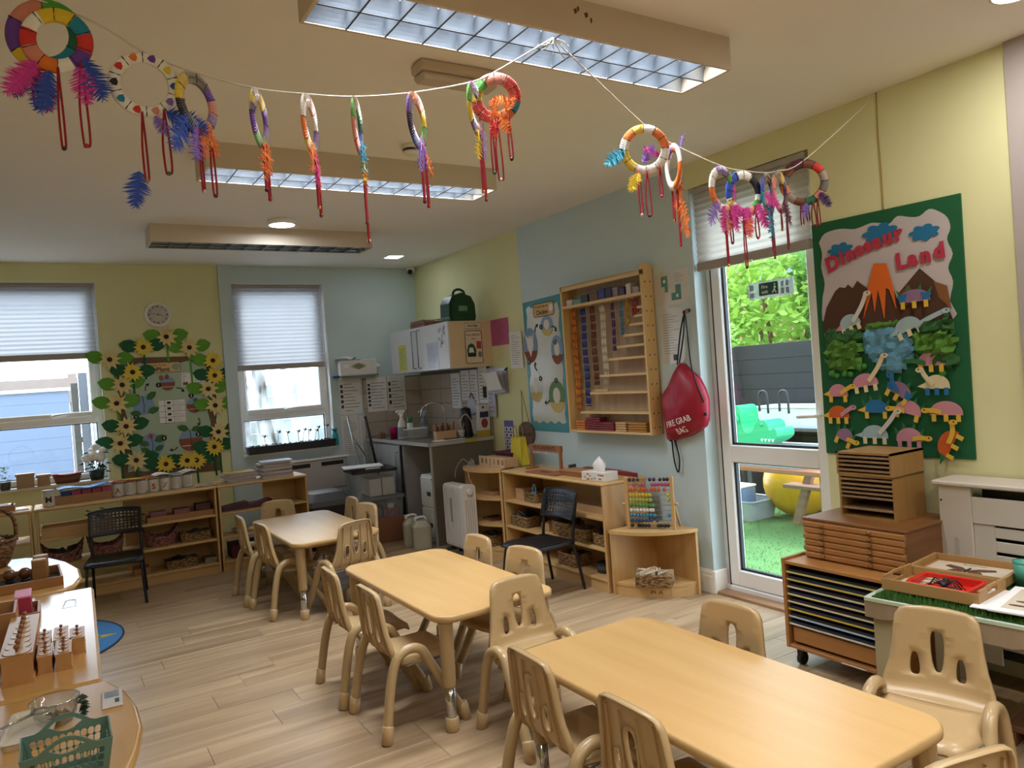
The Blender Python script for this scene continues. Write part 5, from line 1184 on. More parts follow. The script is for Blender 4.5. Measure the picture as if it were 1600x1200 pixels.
basket('square woven basket of white tags in the rounded corner shelf', (3.262, 3.69, .085), -50, .23, .15, .075, m_wick, fill=('cards', ['C9B89E', 'BBA88C', 'D2C6B4'], 16), seed=8)
# ---------------- abacus on the corner unit
t = thing('abacus', 'wooden abacus with ten rows of coloured beads on the corner shelf', 'abacus', (3.305, 3.735, .43), -55)
for x in (-.15, .15):
    MB().box(x-.011, -.011, 0, x+.011, .011, .345, .003).build('upright', m_birchv, t)
    MB().tube([(x*1.02, .02, .16), (x*1.12, .11, .0)], .009, 8).build('rear_strut', m_birch, t); MB().cyl((x+math.copysign(.011, x), .0, .165), (x+math.copysign(.035, x), .0, .165), .009, n=10).build('peg', m_birch, t)
rows_ = [('3A2230', [0, 1, 2, 5, 6, 7.5, 8.5, 9.3]), ('B0486A', [1, 2.6, 3.4, 5.5, 6.3, 7.1, 7.9, 8.7, 9.4]), ('C2582E', [0, .8, 2.3, 3.1, 4, 5.2, 6, 7, 8.4]), ('C9B02A', [0, .8, 1.6, 2.4, 3.2, 4, 4.8, 9.2]), ('9AAE3A', [0, .8, 1.6, 2.4, 3.2, 4, 4.8, 9.2]), ('4E8A3E', [0, .8, 1.6, 2.4, 3.2, 4, 4.8, 5.3]), ('CFCFCB', [0, .8, 1.6, 2.4, 3.2, 4, 4.8, 5.3]), ('3A7AA0', [0, .8, 1.6, 2.4, 3.2, 4, 4.8, 5.6, 9.2]), ('2A4A78', [0, .8, 1.6, 2.4, 3.2, 4, 4.8, 6.2]), ('1E1A1E', [.0, 1.6, 2.4, 3.2, 4.1, 6.4, 7.2, 8, 8.8])]
for k, (col, ps) in enumerate(rows_):
    z = .325-.0335*k; rd = MB().cyl((-.145, 0, z), (.145, 0, z), .0018, n=6).build('wire', m_steel, t)
    me = MB().sphere((0, 0, 0), .0135, 10, sc=(.9, 1, 1)).mesh('bead', mat('bead_'+col, col, .3))
    for p_ in ps:
        o = bpy.data.objects.new('bead', me); C.objects.link(o); o.parent = rd; o.location = (-.125+.0268*p_, 0, z)
# ---------------- bead chain cabinet
CX0, CY0 = 3.483, 4.815
t = thing('bead_chain_cabinet', 'pale pine wall cabinet of hanging bead chains and stepped shelves', 'cabinet', (CX0, CY0, 1.02), -90)
m_pine = wood('pale_pine', 'D9BA84', 'C9A468', 2, .9, .45, .6); m_pineh = wood('pale_pine_rail', 'DCBF8B', 'CBA870', 0, .9, .45, .6)
W_, Hh, D_ = .95, 1.145, .111
MB().box(0, .1, 0, W_, D_, Hh).build('back_panel', wood('grey_pine_back', 'B9A183', 'A58C6C', 2, .9, .6), t)
MB().box(0, 0, 0, .02, .1, Hh-.005, .002).build('side_panel', m_pine, t); sp = MB().box(W_-.02, 0, -.0, W_, .1, Hh+.03, .002).build('side_panel', m_pine, t)
for k in range(11):
    for y in (.03, .075): MB().cyl((W_-.001, y, .05+.1*k), (W_+.0008, y, .05+.1*k), .006, n=8).build('screw_hole', m_dkgrey, sp)
MB().box(.02, 0, 0, W_-.02, .1, .018, .002).build('bottom_shelf', m_pineh, t); MB().box(.0, 0, Hh-.045, W_, .018, Hh-.01, .002).build('top_rail', m_pineh, t); MB().box(.02, 0, Hh-.018, W_-.02, .1, Hh-.004, .002).build('top_board', m_pineh, t); MB().box(.02, 0, .962, W_-.02, .1, .985, .002).build('upper_shelf', m_pineh, t)
steps = [(3.939, 1.907), (3.974, 1.849), (4.028, 1.793), (4.099, 1.723), (4.182, 1.648), (4.282, 1.564), (4.40, 1.448), (4.528, 1.322), (4.662, 1.177)]
for y, z in steps: MB().box(CY0-y, .005, z-1.02-.012, W_-.02, .1, z-1.02+.006, .002).build('step_shelf', m_pineh, t)
MB().box(.02, .088, .30, .40, .1, .325).build('back_slat', m_pineh, t)
cols = ['C9752A', '2C3F8A', '6A3A2A', 'D8D2C4', '5A3470', '4E86A8', 'C9A52A', 'B0404A', 'A04A5A']
chx = [(4.739, 1.19), (4.618, 1.217), (4.502, 1.373), (4.38, 1.383), (4.261, 1.616), (4.165, 1.722), (4.095, 1.80), (4.032, 1.85), (3.999, 1.87)]
for i, (y, zb) in enumerate(chx):
    ch_ = thing('bead_chain', ['orange glass bead chain', 'deep blue bead chain', 'dark brown bead chain', 'white bead chain', 'purple bead chain', 'light blue bead chain', 'yellow bead chain', 'red bead chain', 'pink bead chain'][i]+' hanging in the pine wall cabinet', 'bead chain', (CX0+.055, y, 0), -90, 'hanging bead chains')
    mt_ = mat('chain_'+cols[i], cols[i], .25, var=.1); z = 1.982; L_ = (1.982-zb)
    strands = 3 if i < 4 else 2
    MB().cyl((0, 0, 1.978), (0, .04, 1.984), .004, n=6).build('hook', m_steel, ch_)
    for s_ in range(strands):
        dx = (s_-(strands-1)/2)*.016; seg = .062; k = 0; zz = z-.01
        while zz > zb+.01:
            zn = max(zz-seg, zb); MB().tube([(dx+.004*math.sin(k), .004*s_, zz), (dx+.004*math.sin(k), .004*s_, (zz+zn)/2), (dx+.004*math.sin(k+1), .004*s_, zn+.006)], [.005, .0085, .005], 6).build('bead_bar', mt_, ch_); zz = zn; k += 1
boxc = [('C9C2B4', .05, .07, .045), ('6E9A8C', .14, .10, .04), ('1E3A38', .23, .09, .06), ('6A4A2E', .34, .10, .075), ('2A3A78', .45, .07, .08), ('2E2440', .53, .07, .075), ('8A7A88', .61, .06, .07), ('4A3A5A', .68, .06, .06), ('C9C2C0', .76, .05, .075), ('B0A8A4', .83, .06, .045)]
nm_ = ['white', 'pale green', 'dark green', 'brown', 'royal blue', 'dark purple', 'mauve', 'violet grey', 'tall white', 'pale grey']
for i, (c, x, w_, h_) in enumerate(boxc):
    o = thing('small_box', nm_[i]+' little box in the row on the cabinet upper shelf', 'box', (CX0+.02, CY0-x, 2.005), -90, 'little boxes on the upper shelf'); MB().box(0, 0, 0, w_, .06, h_*.8, .002).build('box', mat('lbox_'+c, c, .5), o); MB().box(-.001, -.001, h_*.8, w_+.001, .061, h_, .002).build('lid', mat('lbox_'+c, c, .5), o)
for i, (x, w_, h_, c, lb) in enumerate(((.075, .12, .075, 'C2742E', 'orange'), (.20, .18, .10, '7A2430', 'tall dark red'), (.35, .19, .065, '82303A', 'low dark red'), (.55, .12, .07, 'C9A272', 'pale tan'), (.69, .20, .07, 'A87838', 'golden brown'))):
    o = thing('bead_square_stack', lb+' stack of bead squares on the cabinet floor', 'bead stack', (CX0+.012, CY0-x, 1.038), -90, 'bead squares on the cabinet floor'); k = max(3, int(h_/.016))
    for q_ in range(k): MB().box(0, 0, h_*q_/k, w_*.95, .075, h_*(q_+.85)/k, .003).build('bead_square', mat('bsq_'+c, c, .4, var=.15, scale=60), o)
# ---------------- plan, text poster, drawstring bag
t = sheet('notice', 'laminated floor plan with teal rooms beside the pine cabinet', 'notice', (XR-.006, 3.852, 1.89), -90, .312, .228, mat('laminated_sheet', 'CFCFCC', .2)); m_tp = mat('teal_print', '4E8C86', .5)
for P in ([(.06, .13), (.12, .13), (.12, .20), (.06, .20)], [(.09, .09), (.12, .09), (.12, .13), (.09, .13)], [(.15, .03), (.24, .03), (.24, .08), (.15, .08)], [(.19, .08), (.24, .08), (.24, .13), (.19, .13)]): MB().prism(P, -.0025, -.0015, 'y').build('printed_room', m_tp, t)
for x, z in ((.09, .165), (.205, .058)): MB().prism(circ(x, z, .012, n=8), -.003, -.0025, 'y').build('printed_mark', m_paper, t)
print_lines(t, .19, .29, .15, .21, 5, -.002, mat('grey_print', '8A8786', .8, var=0), seed=31)['kind'] = 'stuff'
t = sheet('notice', 'laminated fire action text notice behind the red drawstring bag', 'notice', (XR-.006, 3.832, 1.50), -90, .222, .375, mat('laminated_sheet', 'CFCFCC', .2)); print_lines(t, .03, .2, .06, .34, 16, -.002, mat('grey_print', '8A8786', .8, var=0), seed=32)['kind'] = 'stuff'; MB().box(.11, -.0025, .02, .15, -.0015, .06).build('stamp', m_dkgrey, t)
t = thing('drawstring_bag', 'red FIRE GRAB BAG drawstring sack hanging on the wall by the door', 'bag', (XR-.03, 3.64, 0), -90)
m_bagr = mat('crimson_nylon', '9E1230', .4, var=.12, scale=9, bump=.25)
out = [(-.008, 1.50), (-.05, 1.45), (-.12, 1.36), (-.183, 1.287), (-.178, 1.18), (-.165, 1.06), (-.155, .98), (-.10, .985), (.04, 1.015), (.12, 1.05), (.182, 1.085), (.205, 1.13), (.211, 1.18), (.213, 1.26), (.19, 1.33), (.152, 1.395), (.09, 1.44), (.03, 1.49)]
cx, cz = .01, 1.2; b = MB(); n = len(out); rings = []
for k, (f, dpt) in enumerate(((1.0, 0), (.93, -.03), (.75, -.055), (.5, -.072), (.22, -.08))):
    rings.append([(cx+(x-cx)*f, dpt-.006*math.sin(5*x*10+z*8)*(k > 0), cz+(z-cz)*f) for x, z in out])
V = [p for r_ in rings for p in r_]; b.add(V, [(k*n+i, k*n+(i+1) % n, (k+1)*n+(i+1) % n, (k+1)*n+i) for k in range(4) for i in range(n)]+[[4*n+i for i in range(n)]], True); b.add([(x, .024, z) for x, z in out]+rings[0], [list(range(n))]+[(i, (i+1) % n, n+(i+1) % n, n+i) for i in range(n)], True); b.build('sack', m_bagr, t)
def bag_depth(x, z):
    ang = math.atan2(z-cz, x-cx); best = 1
    for i in range(n):
        (x1, z1), (x2, z2) = out[i], out[(i+1) % n]; dx, dz = math.cos(ang), math.sin(ang); den = dx*(z2-z1)-dz*(x2-x1)
        if abs(den) < 1e-9: continue
        tt = ((x1-cx)*(z2-z1)-(z1-cz)*(x2-x1))/den; uu = ((x1-cx)*dz-(z1-cz)*dx)/den
        if tt > 0 and 0 <= uu <= 1: best = math.hypot(x-cx, z-cz)/tt
    T = [(0, -.082), (.22, -.08), (.5, -.072), (.75, -.055), (.93, -.03), (1, 0), (9, 0)]
    for (f0, d0), (f1, d1) in zip(T[:-1], T[1:]):
        if f0 <= best <= f1: return d0+(d1-d0)*(best-f0)/(f1-f0)
    return 0
for body, x, z, sz in (('FIRE GRAB', .018, 1.118, .056), ('BAG', .03, 1.058, .056)):
    o = text(body, sz, m_whitepr, t, (0, 0, 0), rot=(0, 0, 0), depth=.001)
    c_, s_ = math.cos(R(14)), math.sin(R(14))
    for v in o.data.vertices:
        u, w_, e_ = v.co; u *= .86; px_, pz_ = x+c_*u-s_*w_, z+s_*u+c_*w_
        v.co = (px_, bag_depth(px_, pz_)-.008-e_, pz_)
m_cordb = mat('black_cord', '16161A', .8)
MB().tube(bez([(.0, -.01, 1.50), (.06, -.015, 1.68), (.098, -.03, 1.82), (.12, -.04, 1.72), (.16, -.06, 1.45), (.213, -.03, 1.24)], 6), .005, 6).build('drawstring', m_cordb, t); MB().tube(bez([(-.02, -.01, 1.49), (.04, -.02, 1.70), (.096, -.03, 1.82)], 6), .005, 6).build('drawstring', m_cordb, t)
MB().tube(bez([(-.13, .0, .985), (-.12, -.0, .85), (-.09, -.0, .77), (-.07, -.0, .86), (-.10, -.0, .985)], 6), .005, 6).build('drawstring', m_cordb, t); MB().tube([(.09, .02, 1.84), (.098, -.035, 1.825)], .012, 8).build('hook', mat('dark_red_hook', '5A1420', .5), t)
MB().sphere((-.142, -.0, .985), .011, 8).build('eyelet', m_black, t); MB().sphere((.213, -.02, 1.165), .011, 8).build('eyelet', m_black, t)
# ---------------- oil filled heater
t = thing('oil_radiator', 'white oil filled electric heater standing by the cabinet end panel', 'heater', (2.85, 5.50, 0))
m_hw = mat('heater_enamel', 'CFC9C2', .4, var=.03)
for k in range(9):
    y = .06+.034*k; MB().prism(rrect(0, .08, .125, .615, .03, 4), y, y+.02, 'y').build('fin', m_hw, t)
MB().prism(rrect(0, .07, .125, .62, .028, 5), 0, .055, 'y').build('control_housing', m_hw, t)
for k in range(5): MB().box(.022+.019*k, -.004, .12, .030+.019*k, 0, .50, .002).build('control_groove', mat('heater_enamel_groove', 'A79F96', .4), t)
MB().lathe([(0, 0), (.03, 0), (.028, .016), (.02, .018), (0, .018)], 20, M=M90, o=(.066, 0, .56)).build('thermostat_knob', m_hw, t)
for y in (.05, .30): MB().box(-.02, y, .04, .125, y+.03, .07, .004).build('foot_bar', m_dkgrey, t)
for x in (-.01, .112):
    for y in (.05, .3): MB().cyl((x-.008, y+.015, .021), (x+.008, y+.015, .021), .021, n=12).build('castor', m_black, t)
MB().box(-.0015, .2, .3, 0, .23, .5).build('warning_label', mat('grey_label', '7E8088', .5), t)
MB().tube(bez([(.11, .02, .62), (.10, .05, .68), (.13, .1, .78), (.19, .14, .80)], 5), .0045, 6).build('power_cable', mat('pale_cable', 'A08878', .6), t)
# ============================================================ DINOSAUR BOARD
t = thing('dinosaur_display', 'green Dinosaur Land display board with paper volcano and dinosaurs', 'display board', (XR, 2.598, 0), -90)
m_bg = mat('green_backing_paper', '0F5A34', .8, var=.06); m_sw = mat('grey_white_paper', 'BDB5B8', .8, var=.03); m_mt = mat('brown_felt_mountain', '4E3022', .9, var=.1); m_mt2 = mat('tan_felt', '80522A', .9, var=.1); m_lava = mat('orange_felt_lava', 'D8661C', .85, var=.06); m_cloud = mat('blue_felt_cloud', '1F6F9C', .9, var=.08)
MB().prism([(0, .955), (.773, .962), (.78, 2.18), (0, 2.196)], -.012, 0, 'y').build('backing', m_bg, t)
def P2(pts, seg=4): 
    q = bez([(x, 0, z) for x, z in pts+[pts[0]]], seg); return [(p.x, p.z) for p in q[:-1]]
sky_ = [(.04, 2.091), (.079, 2.134), (.17, 2.141), (.256, 2.123), (.341, 2.135), (.391, 2.125), (.44, 2.112), (.483, 2.14), (.547, 2.121), (.592, 2.117), (.638, 2.14), (.681, 2.119), (.717, 2.084), (.729, 2.033), (.71, 1.982), (.732, 1.913), (.707, 1.852), (.726, 1.784), (.706, 1.70), (.714, 1.611), (.40, 1.60), (.063, 1.639), (.037, 1.768), (.059, 1.867), (.044, 1.957), (.055, 2.03)]
MB().prism(P2(sky_, 3), -.014, -.012, 'y').build('sky_paper', m_sw, t)
MB().prism([(.034, 1.60), (.036, 1.66), (.063, 1.74), (.12, 1.82), (.148, 1.838), (.18, 1.83), (.196, 1.845), (.221, 1.822), (.25, 1.856), (.306, 1.808), (.33, 1.60)], -.018, -.014, 'y').build('mountain', m_mt, t)
MB().prism([(.419, 1.60), (.464, 1.764), (.576, 1.87), (.66, 1.782), (.714, 1.62), (.714, 1.58)], -.018, -.014, 'y').build('mountain', m_mt, t)
MB().prism([(.52, 1.80), (.56, 1.72), (.50, 1.70), (.47, 1.755)], -.019, -.018, 'y').build('mountain_patch', m_mt2, t); MB().prism([(.64, 1.80), (.70, 1.77), (.715, 1.66), (.66, 1.72)], -.019, -.018, 'y').build('mountain_patch', m_mt2, t)
MB().prism([(.25, 1.60), (.306, 1.808), (.352, 1.926), (.414, 1.916), (.451, 1.754), (.49, 1.60)], -.021, -.016, 'y').build('volcano', m_mt, t)
MB().prism([(.350, 1.93), (.416, 1.92), (.445, 1.79), (.452, 1.691), (.422, 1.79), (.405, 1.80), (.387, 1.65), (.371, 1.76), (.363, 1.80), (.338, 1.69), (.33, 1.79), (.276, 1.661), (.312, 1.82)], -.025, -.021, 'y').build('lava', m_lava, t)
for cx, cz, sc_ in ((.165, 2.03, .9), (.388, 2.075, 1.15), (.609, 2.035, .9)):
    q = []
    for i in range(56):
        a = 2*math.pi*i/56; k = .82+.34*abs(math.sin(3.5*a+.4)); q.append((cx+sc_*.072*k*math.cos(a), cz+sc_*.038*k*math.sin(a)))
    MB().prism(q, -.019, -.014, 'y').build('cloud', m_cloud, t)
m_let = mat('red_card_letter', 'B3304A', .7)
for i, (c, x, z, a) in enumerate((('D', .118, 1.965, 14), ('i', .175, 1.985, 14), ('n', .22, 1.998, 14), ('o', .272, 2.013, 12), ('s', .322, 2.025, 11), ('a', .372, 2.035, 10), ('u', .428, 2.045, 10), ('r', .482, 2.055, 10), ('L', .49, 1.915, 3), ('a', .548, 1.92, 3), ('n', .61, 1.925, 3), ('d', .675, 1.935, 3))):
    o = text(c, .105 if c.isupper() else .098, m_let, t, (x, -.021, z-.0), name='card_letter', depth=.0015, bold=.0055); o.rotation_euler = (R(90), R(-a), 0)
def crumple(name, poly, mt, depth, seed, step=.022):
    g = random.Random(seed); xs = [p[0] for p in poly]; zs = [p[1] for p in poly]; nx = int((max(xs)-min(xs))/step)+1; nz = int((max(zs)-min(zs))/step)+1; b = MB(); V = []; ok = []
    for j in range(nz+1):
        for i in range(nx+1):
            x, z = min(xs)+i*step+g.uniform(-.3, .3)*step, min(zs)+j*step+g.uniform(-.3, .3)*step; ins = inpoly((x, z), poly); ok.append(ins); V.append((x, -.017-(depth*g.uniform(.2, 1) if ins else 0), z))
    F = []
    for j in range(nz):
        for i in range(nx):
            q = (j*(nx+1)+i, j*(nx+1)+i+1, (j+1)*(nx+1)+i+1, (j+1)*(nx+1)+i)
            if sum(ok[k] for k in q) >= 2: F += [(q[0], q[1], q[2]), (q[0], q[2], q[3])]
    b.add(V, F, False); return b.build(name, mt, t)
m_cg = mat('dark_crumpled_green', '2A5A2A', .85, var=.15); m_cg2 = mat('bright_crumpled_green', '4E7E2C', .85, var=.15)
crumple('crepe_lake', [(.263, 1.572), (.30, 1.6), (.367, 1.61), (.477, 1.605), (.50, 1.56), (.528, 1.482), (.50, 1.42), (.474, 1.375), (.40, 1.37), (.353, 1.392), (.29, 1.46), (.271, 1.499)], mat('blue_crepe_paper', '5C93AE', .8, var=.1), .025, 1)
crumple('crepe_bush', [(.04, 1.61), (.12, 1.63), (.26, 1.60), (.27, 1.54), (.05, 1.54)], m_cg, .035, 2); crumple('crepe_bush', [(.045, 1.56), (.25, 1.56), (.26, 1.48), (.15, 1.45), (.05, 1.48)], m_cg2, .04, 3)
crumple('crepe_bush', [(.03, 1.46), (.2, 1.47), (.27, 1.44), (.22, 1.40), (.06, 1.41)], m_cg2, .03, 4); crumple('crepe_bush', [(.55, 1.62), (.71, 1.62), (.71, 1.55), (.55, 1.57)], m_cg, .035, 5)
crumple('crepe_bush', [(.53, 1.56), (.72, 1.56), (.72, 1.46), (.60, 1.44), (.52, 1.48)], m_cg2, .04, 6); crumple('crepe_bush', [(.6, 1.45), (.72, 1.46), (.72, 1.38), (.62, 1.39)], m_cg, .03, 7); crumple('crepe_bush', [(.27, 1.62), (.47, 1.64), (.5, 1.61), (.28, 1.595)], m_cg2, .02, 8)
for k, (x, z, r_) in enumerate(((.075, 1.385, .02), (.10, 1.372, .016), (.15, 1.38, .018), (.18, 1.378, .018), (.235, 1.41, .02), (.26, 1.415, .017), (.655, 1.365, .018))): MB().sphere((x, -.02, z), r_, 8).build('pompom', mat('green_pompom', '3E7E2E', .95), t)
m_pal = {'lb': mat('pale_blue_card', '9DB4BC', .8), 'pk': mat('pink_card', 'C48898', .8), 'pu': mat('mauve_card', '8C6C8E', .8), 'or': mat('orange_card', 'C65A1E', .8), 'bl': mat('blue_card', '1F6AA0', .8), 'ye': mat('yellow_card', 'D9B23E', .8), 'cr': mat('cream_card', 'D8CBA4', .8), 'wh': mat('white_card', 'CFCCC6', .8), 'gr': mat('green_card', '2F6E3A', .8)}
def dino(x, z, body, legs, neck=None, neckto=None, tail=None, spikes=False, ends=None, rot=0, w_=.062, h_=.05, nl=3):
    w_ *= 1.08; h_ *= 1.12
    c, s = math.cos(R(rot)), math.sin(R(rot)); y0 = -.032
    def T(u, v): return (x+c*u-s*v, z+s*u+c*v)
    dn = MB().prism([T(*p) for p in circ(0, -.012, w_, h_, 16, 0, 180)+[(-w_, -.022), (w_, -.022)]], y0, y0+.004, 'y').build('paper_dinosaur', m_pal[body], t)
    for k in range(nl):
        u = -w_*.75+1.5*w_*k/(nl-1) if nl > 1 else 0; L_ = MB().prism([T(u-.010, -.018), T(u+.010, -.018), T(u+.010, -.052), T(u-.010, -.052)], y0-.003, y0, 'y').build('leg', m_pal[legs], dn)
    if neck:
        nx, nz = neckto; dx, dz = nx-x, nz-z; L_ = math.hypot(dx, dz); px, pz = -dz/L_, dx/L_; w0 = .011; sgn = 1 if dx > 0 else -1
        bx0, bz0 = x+dx*.22, z+dz*.1; mx, mz = x+dx*.62+px*.012*sgn*-1, z+dz*.55
        q = bez([(bx0, 0, bz0-.01), (mx, 0, mz), (nx, 0, nz)], 5); P = [(p.x+px*w0, p.z+pz*w0) for p in q]+[(p.x-px*w0, p.z-pz*w0) for p in q[::-1]]
        MB().prism(P, y0-.006, y0-.003, 'y').build('neck', m_pal[neck], dn); MB().prism(circ(nx+.008*sgn, nz, .02, .013, 12), y0-.009, y0-.006, 'y').build('head', m_pal[neck], dn); MB().prism(circ(nx+.012*sgn, nz+.003, .004, n=8), y0-.0098, y0-.009, 'y').build('eye', m_blk, dn)
    if tail: MB().prism([T(-w_*.8, .01), T(-w_*1.55, -.01), T(-w_*.9, -.02)], y0-.003, y0, 'y').build('tail', m_pal[tail], dn)
    if spikes:
        for k in range(4):
            a = R(30+40*k); u, v = w_*.9*math.cos(a), -.012+h_*.9*math.sin(a); MB().prism([T(u-.016, v-.01), T(u+.016, v-.01), T(u*1.5, v+.034)], y0+.002, y0+.004, 'y').build('spike', m_pal['gr'], dn)
    if ends:
        for sg in (-1, 1): MB().prism([T(sg*w_*.45, .022), T(sg*w_*1.12, .012), T(sg*w_*.9, -.022), T(sg*w_*.6, -.02)], y0-.002, y0, 'y').build('side_patch', m_pal[ends], dn)
dino(.20, 1.645, 'lb', 'cr', 'wh', (.305, 1.785), 'pk', w_=.055, rot=18); dino(.549, 1.735, 'pu', 'ye', spikes=True, ends='bl', w_=.07, h_=.045); dino(.505, 1.60, 'lb', 'cr', 'lb', (.69, 1.655), 'lb', w_=.062, rot=20)
dino(.265, 1.335, 'pk', 'cr', 'cr', (.375, 1.465), None, w_=.065, rot=8); dino(.61, 1.425, 'pk', 'ye', 'gr', (.50, 1.43), spikes=True, w_=.06); dino(.107, 1.285, 'pk', 'ye', 'ye', (.19, 1.315), 'ye', w_=.052, nl=2)
dino(.445, 1.285, 'pu', 'ye', 'bl', (.415, 1.365), spikes=True, ends='bl', w_=.06, rot=-32); dino(.63, 1.315, 'cr', 'bl', 'cr', (.565, 1.385), 'cr', w_=.055); dino(.10, 1.17, 'or', 'ye', 'pk', (.185, 1.205), 'ye', w_=.058)
dino(.315, 1.20, 'bl', 'ye', None, None, 'ye', True, w_=.06, nl=2); dino(.485, 1.195, 'pk', 'ye', 'ye', (.40, 1.20), None, True, w_=.06, rot=-15, nl=2); dino(.665, 1.19, 'pk', 'ye', 'ye', (.58, 1.19), None, w_=.07)
dino(.13, 1.05, 'pu', 'ye', 'ye', (.19, 1.02), None, True, w_=.045, rot=-25, nl=2); dino(.30, 1.07, 'lb', 'cr', 'wh', (.425, 1.185), 'lb', w_=.065); dino(.48, 1.06, 'pk', 'pk', 'ye', (.57, 1.055), None, True, w_=.06); dino(.665, 1.035, 'or', 'ye', 'ye', (.69, 1.135), 'gr', w_=.065, rot=62, nl=3)
t = thing('hanging_string', 'thin string hanging the dinosaur board from the ceiling edge', 'string', (XR-.004, 2.19, 2.18), -90); MB().tube(bez([(0, 0, 0), (.003, -.002, .2), (-.002, -.001, .4), (0, 0, .585)], 4), .0028, 5).build('string', mat('straw_string', 'A89048', .9), t); MB().sphere((0, -.002, .0), .006, 6).build('knot', mat('straw_string', 'A89048', .9), t); MB().sphere((0, -.002, .585), .005, 6).build('pin', m_steel, t)

# ============================================================ PUZZLE CABINETS
m_oak = wood('oiled_beech', 'B58049', '9A6736', 0, .8, .4, .8); m_oakv = wood('oiled_beech_upright', 'B27C46', '966334', 2, .8, .4, .8); m_dkw = wood('dark_oiled_wood', '8C5E35', '6F4726', 1, .8, .4, .8)
t = thing('map_cabinet', 'wheeled beech cabinet with slots of puzzle map trays, bottom of the cabinet pile', 'cabinet', (2.985, 2.455, 0), -90)
W_, D_, z0, z1 = .585, .46, .085, .508
for x in (0, W_-.018): MB().box(x, 0, z0, x+.018, D_, z1+.012, .002).build('side_panel', m_oakv, t)
MB().box(.018, .004, z1-.016, W_-.018, D_, z1, .002).build('top_panel', m_oak, t); MB().box(.018, .004, z0, W_-.018, D_, z0+.016, .002).build('bottom_panel', m_oak, t); MB().box(.018, D_-.012, z0, W_-.018, D_, z1).build('back_panel', m_dkw, t)
MB().box(.03, .02, z0+.03, W_-.03, .04, z0+.10, .002).build('drawer_front', m_oak, t)
ecol = ['C9BC72', 'C4B45A', 'CFC8B0', 'CFC08A', 'CFC4A0', 'CDB23A', 'A9BCCB', 'CDC8B8']
for k in range(8):
    z = z1-.05-.036*k; tr = MB().box(.018, .008, z-.008, W_-.018, D_-.02, z, .001).build('puzzle_tray', mat('tray_edge_%d' % k, ecol[k], .5), t)
    MB().box(.025, .012, z, W_-.025, D_-.03, z+.012).build('map_board', mat('map_navy' if k % 2 else 'map_black', '152038' if k % 2 else '16161A', .5), tr)
MB().box(.30, -.002, z0+.003, .42, .02, z0+.006).build('paper_label', m_paper2, t)
for x in (.05, W_-.05):
    for y in (.05, D_-.05):
        cs = MB().cyl((x-.011, y, .030), (x+.011, y, .030), .030, n=16).build('castor', m_black, t); MB().box(x-.016, y-.02, .045, x+.016, y+.02, .085, .003).build('castor_fork', m_black, cs)
t = thing('leaf_drawer_cabinet', 'dark wooden cabinet of six shallow drawers, middle of the cabinet pile', 'cabinet', (3.105, 2.405, .508), -90)
MB().box(0, .012, 0, .51, .42, .185, .002).build('carcass', m_dkw, t); MB().box(-.006, -.002, .185, .516, .426, .198, .003).build('top_panel', m_dkw, t)
for k in range(6):
    z = .006+.0298*k; dw = MB().prism([(.0, z), (-.004, z+.004), (-.004, z+.02), (.002, z+.027), (.012, z+.028), (.012, z)], -.002 if k % 2 else .004, .505+.003*(k % 3), 'x').build('drawer', m_oak, t)
    for x in (.105, .35): MB().sphere((x, -.012, z+.013), .011, 8, sc=(1, .8, .8)).build('drawer_knob', m_dkw, dw)
t = thing('insect_tray_cabinet', 'lower square plywood box of thin wooden trays on the drawer cabinet', 'cabinet', (3.235, 2.285, .706), -88)
m_plyg = wood('greyed_ply', 'A98350', '94703F', 2, .9, .45, .7)
def tray_box(t, w_, d_, h_, slots):
    MB().box(0, 0, 0, .010, d_, h_).build('side_panel', m_plyg, t); MB().box(w_-.010, 0, 0, w_, d_, h_).build('side_panel', m_plyg, t); MB().box(0, 0, h_-.010, w_, d_, h_).build('top_panel', m_plyg, t); MB().box(.010, 0, 0, w_-.010, d_, .010).build('bottom_panel', m_plyg, t); MB().box(.01, d_-.01, .01, w_-.01, d_, h_-.01).build('back_panel', m_dkw, t)
    for z in slots: MB().box(.010, -.003, z, w_-.010, d_-.02, z+.009, .001).build('thin_tray', wood('thin_tray_wood', '9C8060', '84684A', 0, 1, .5), t)
tray_box(t, .275, .26, .205, [.04, .095, .115, .135, .155, .178])
t = thing('insect_tray_cabinet', 'upper square plywood box of thin wooden trays, top of the cabinet pile', 'cabinet', (3.235, 2.292, .911), -90)
tray_box(t, .28, .26, .108, [.018, .04, .06, .08])
# ---------------- radiator cover
t = thing('radiator_cover', 'white radiator cover with horizontal slots below the dinosaur board', 'radiator cover', (3.40, 1.90, 0), -90)
m_rc = mat('painted_mdf', 'CFC7BC', .55, var=.03)
MB().box(-.02, -.02, .868, 1.3, .18, .89, .006).build('top_shelf', m_rc, t); MB().box(0, 0, 0, .14, .02, .868, .003).build('stile', m_rc, t); MB().box(0, .02, 0, .02, .18, .868).build('end_panel', m_rc, t); MB().box(1.14, 0, 0, 1.28, .02, .868, .003).build('stile', m_rc, t)
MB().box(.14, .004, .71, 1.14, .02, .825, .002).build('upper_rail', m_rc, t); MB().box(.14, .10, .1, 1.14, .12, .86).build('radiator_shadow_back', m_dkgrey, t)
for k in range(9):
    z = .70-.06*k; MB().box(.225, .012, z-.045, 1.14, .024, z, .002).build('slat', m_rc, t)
MB().box(.14, .012, .1, .225, .024, .71, .002).build('inner_stile', m_rc, t); MB().prism(circ(.07, .63, .011, n=14, a0=0, a1=180)+[(.059, .42), (.081, .42)], -.0015, 0, 'y').build('routed_groove', mat('mdf_groove', 'BDB4A8', .6), t); MB().cyl((.012, -.002, .80), (.012, 0, .80), .005, n=8).build('screw', m_dkgrey, t)
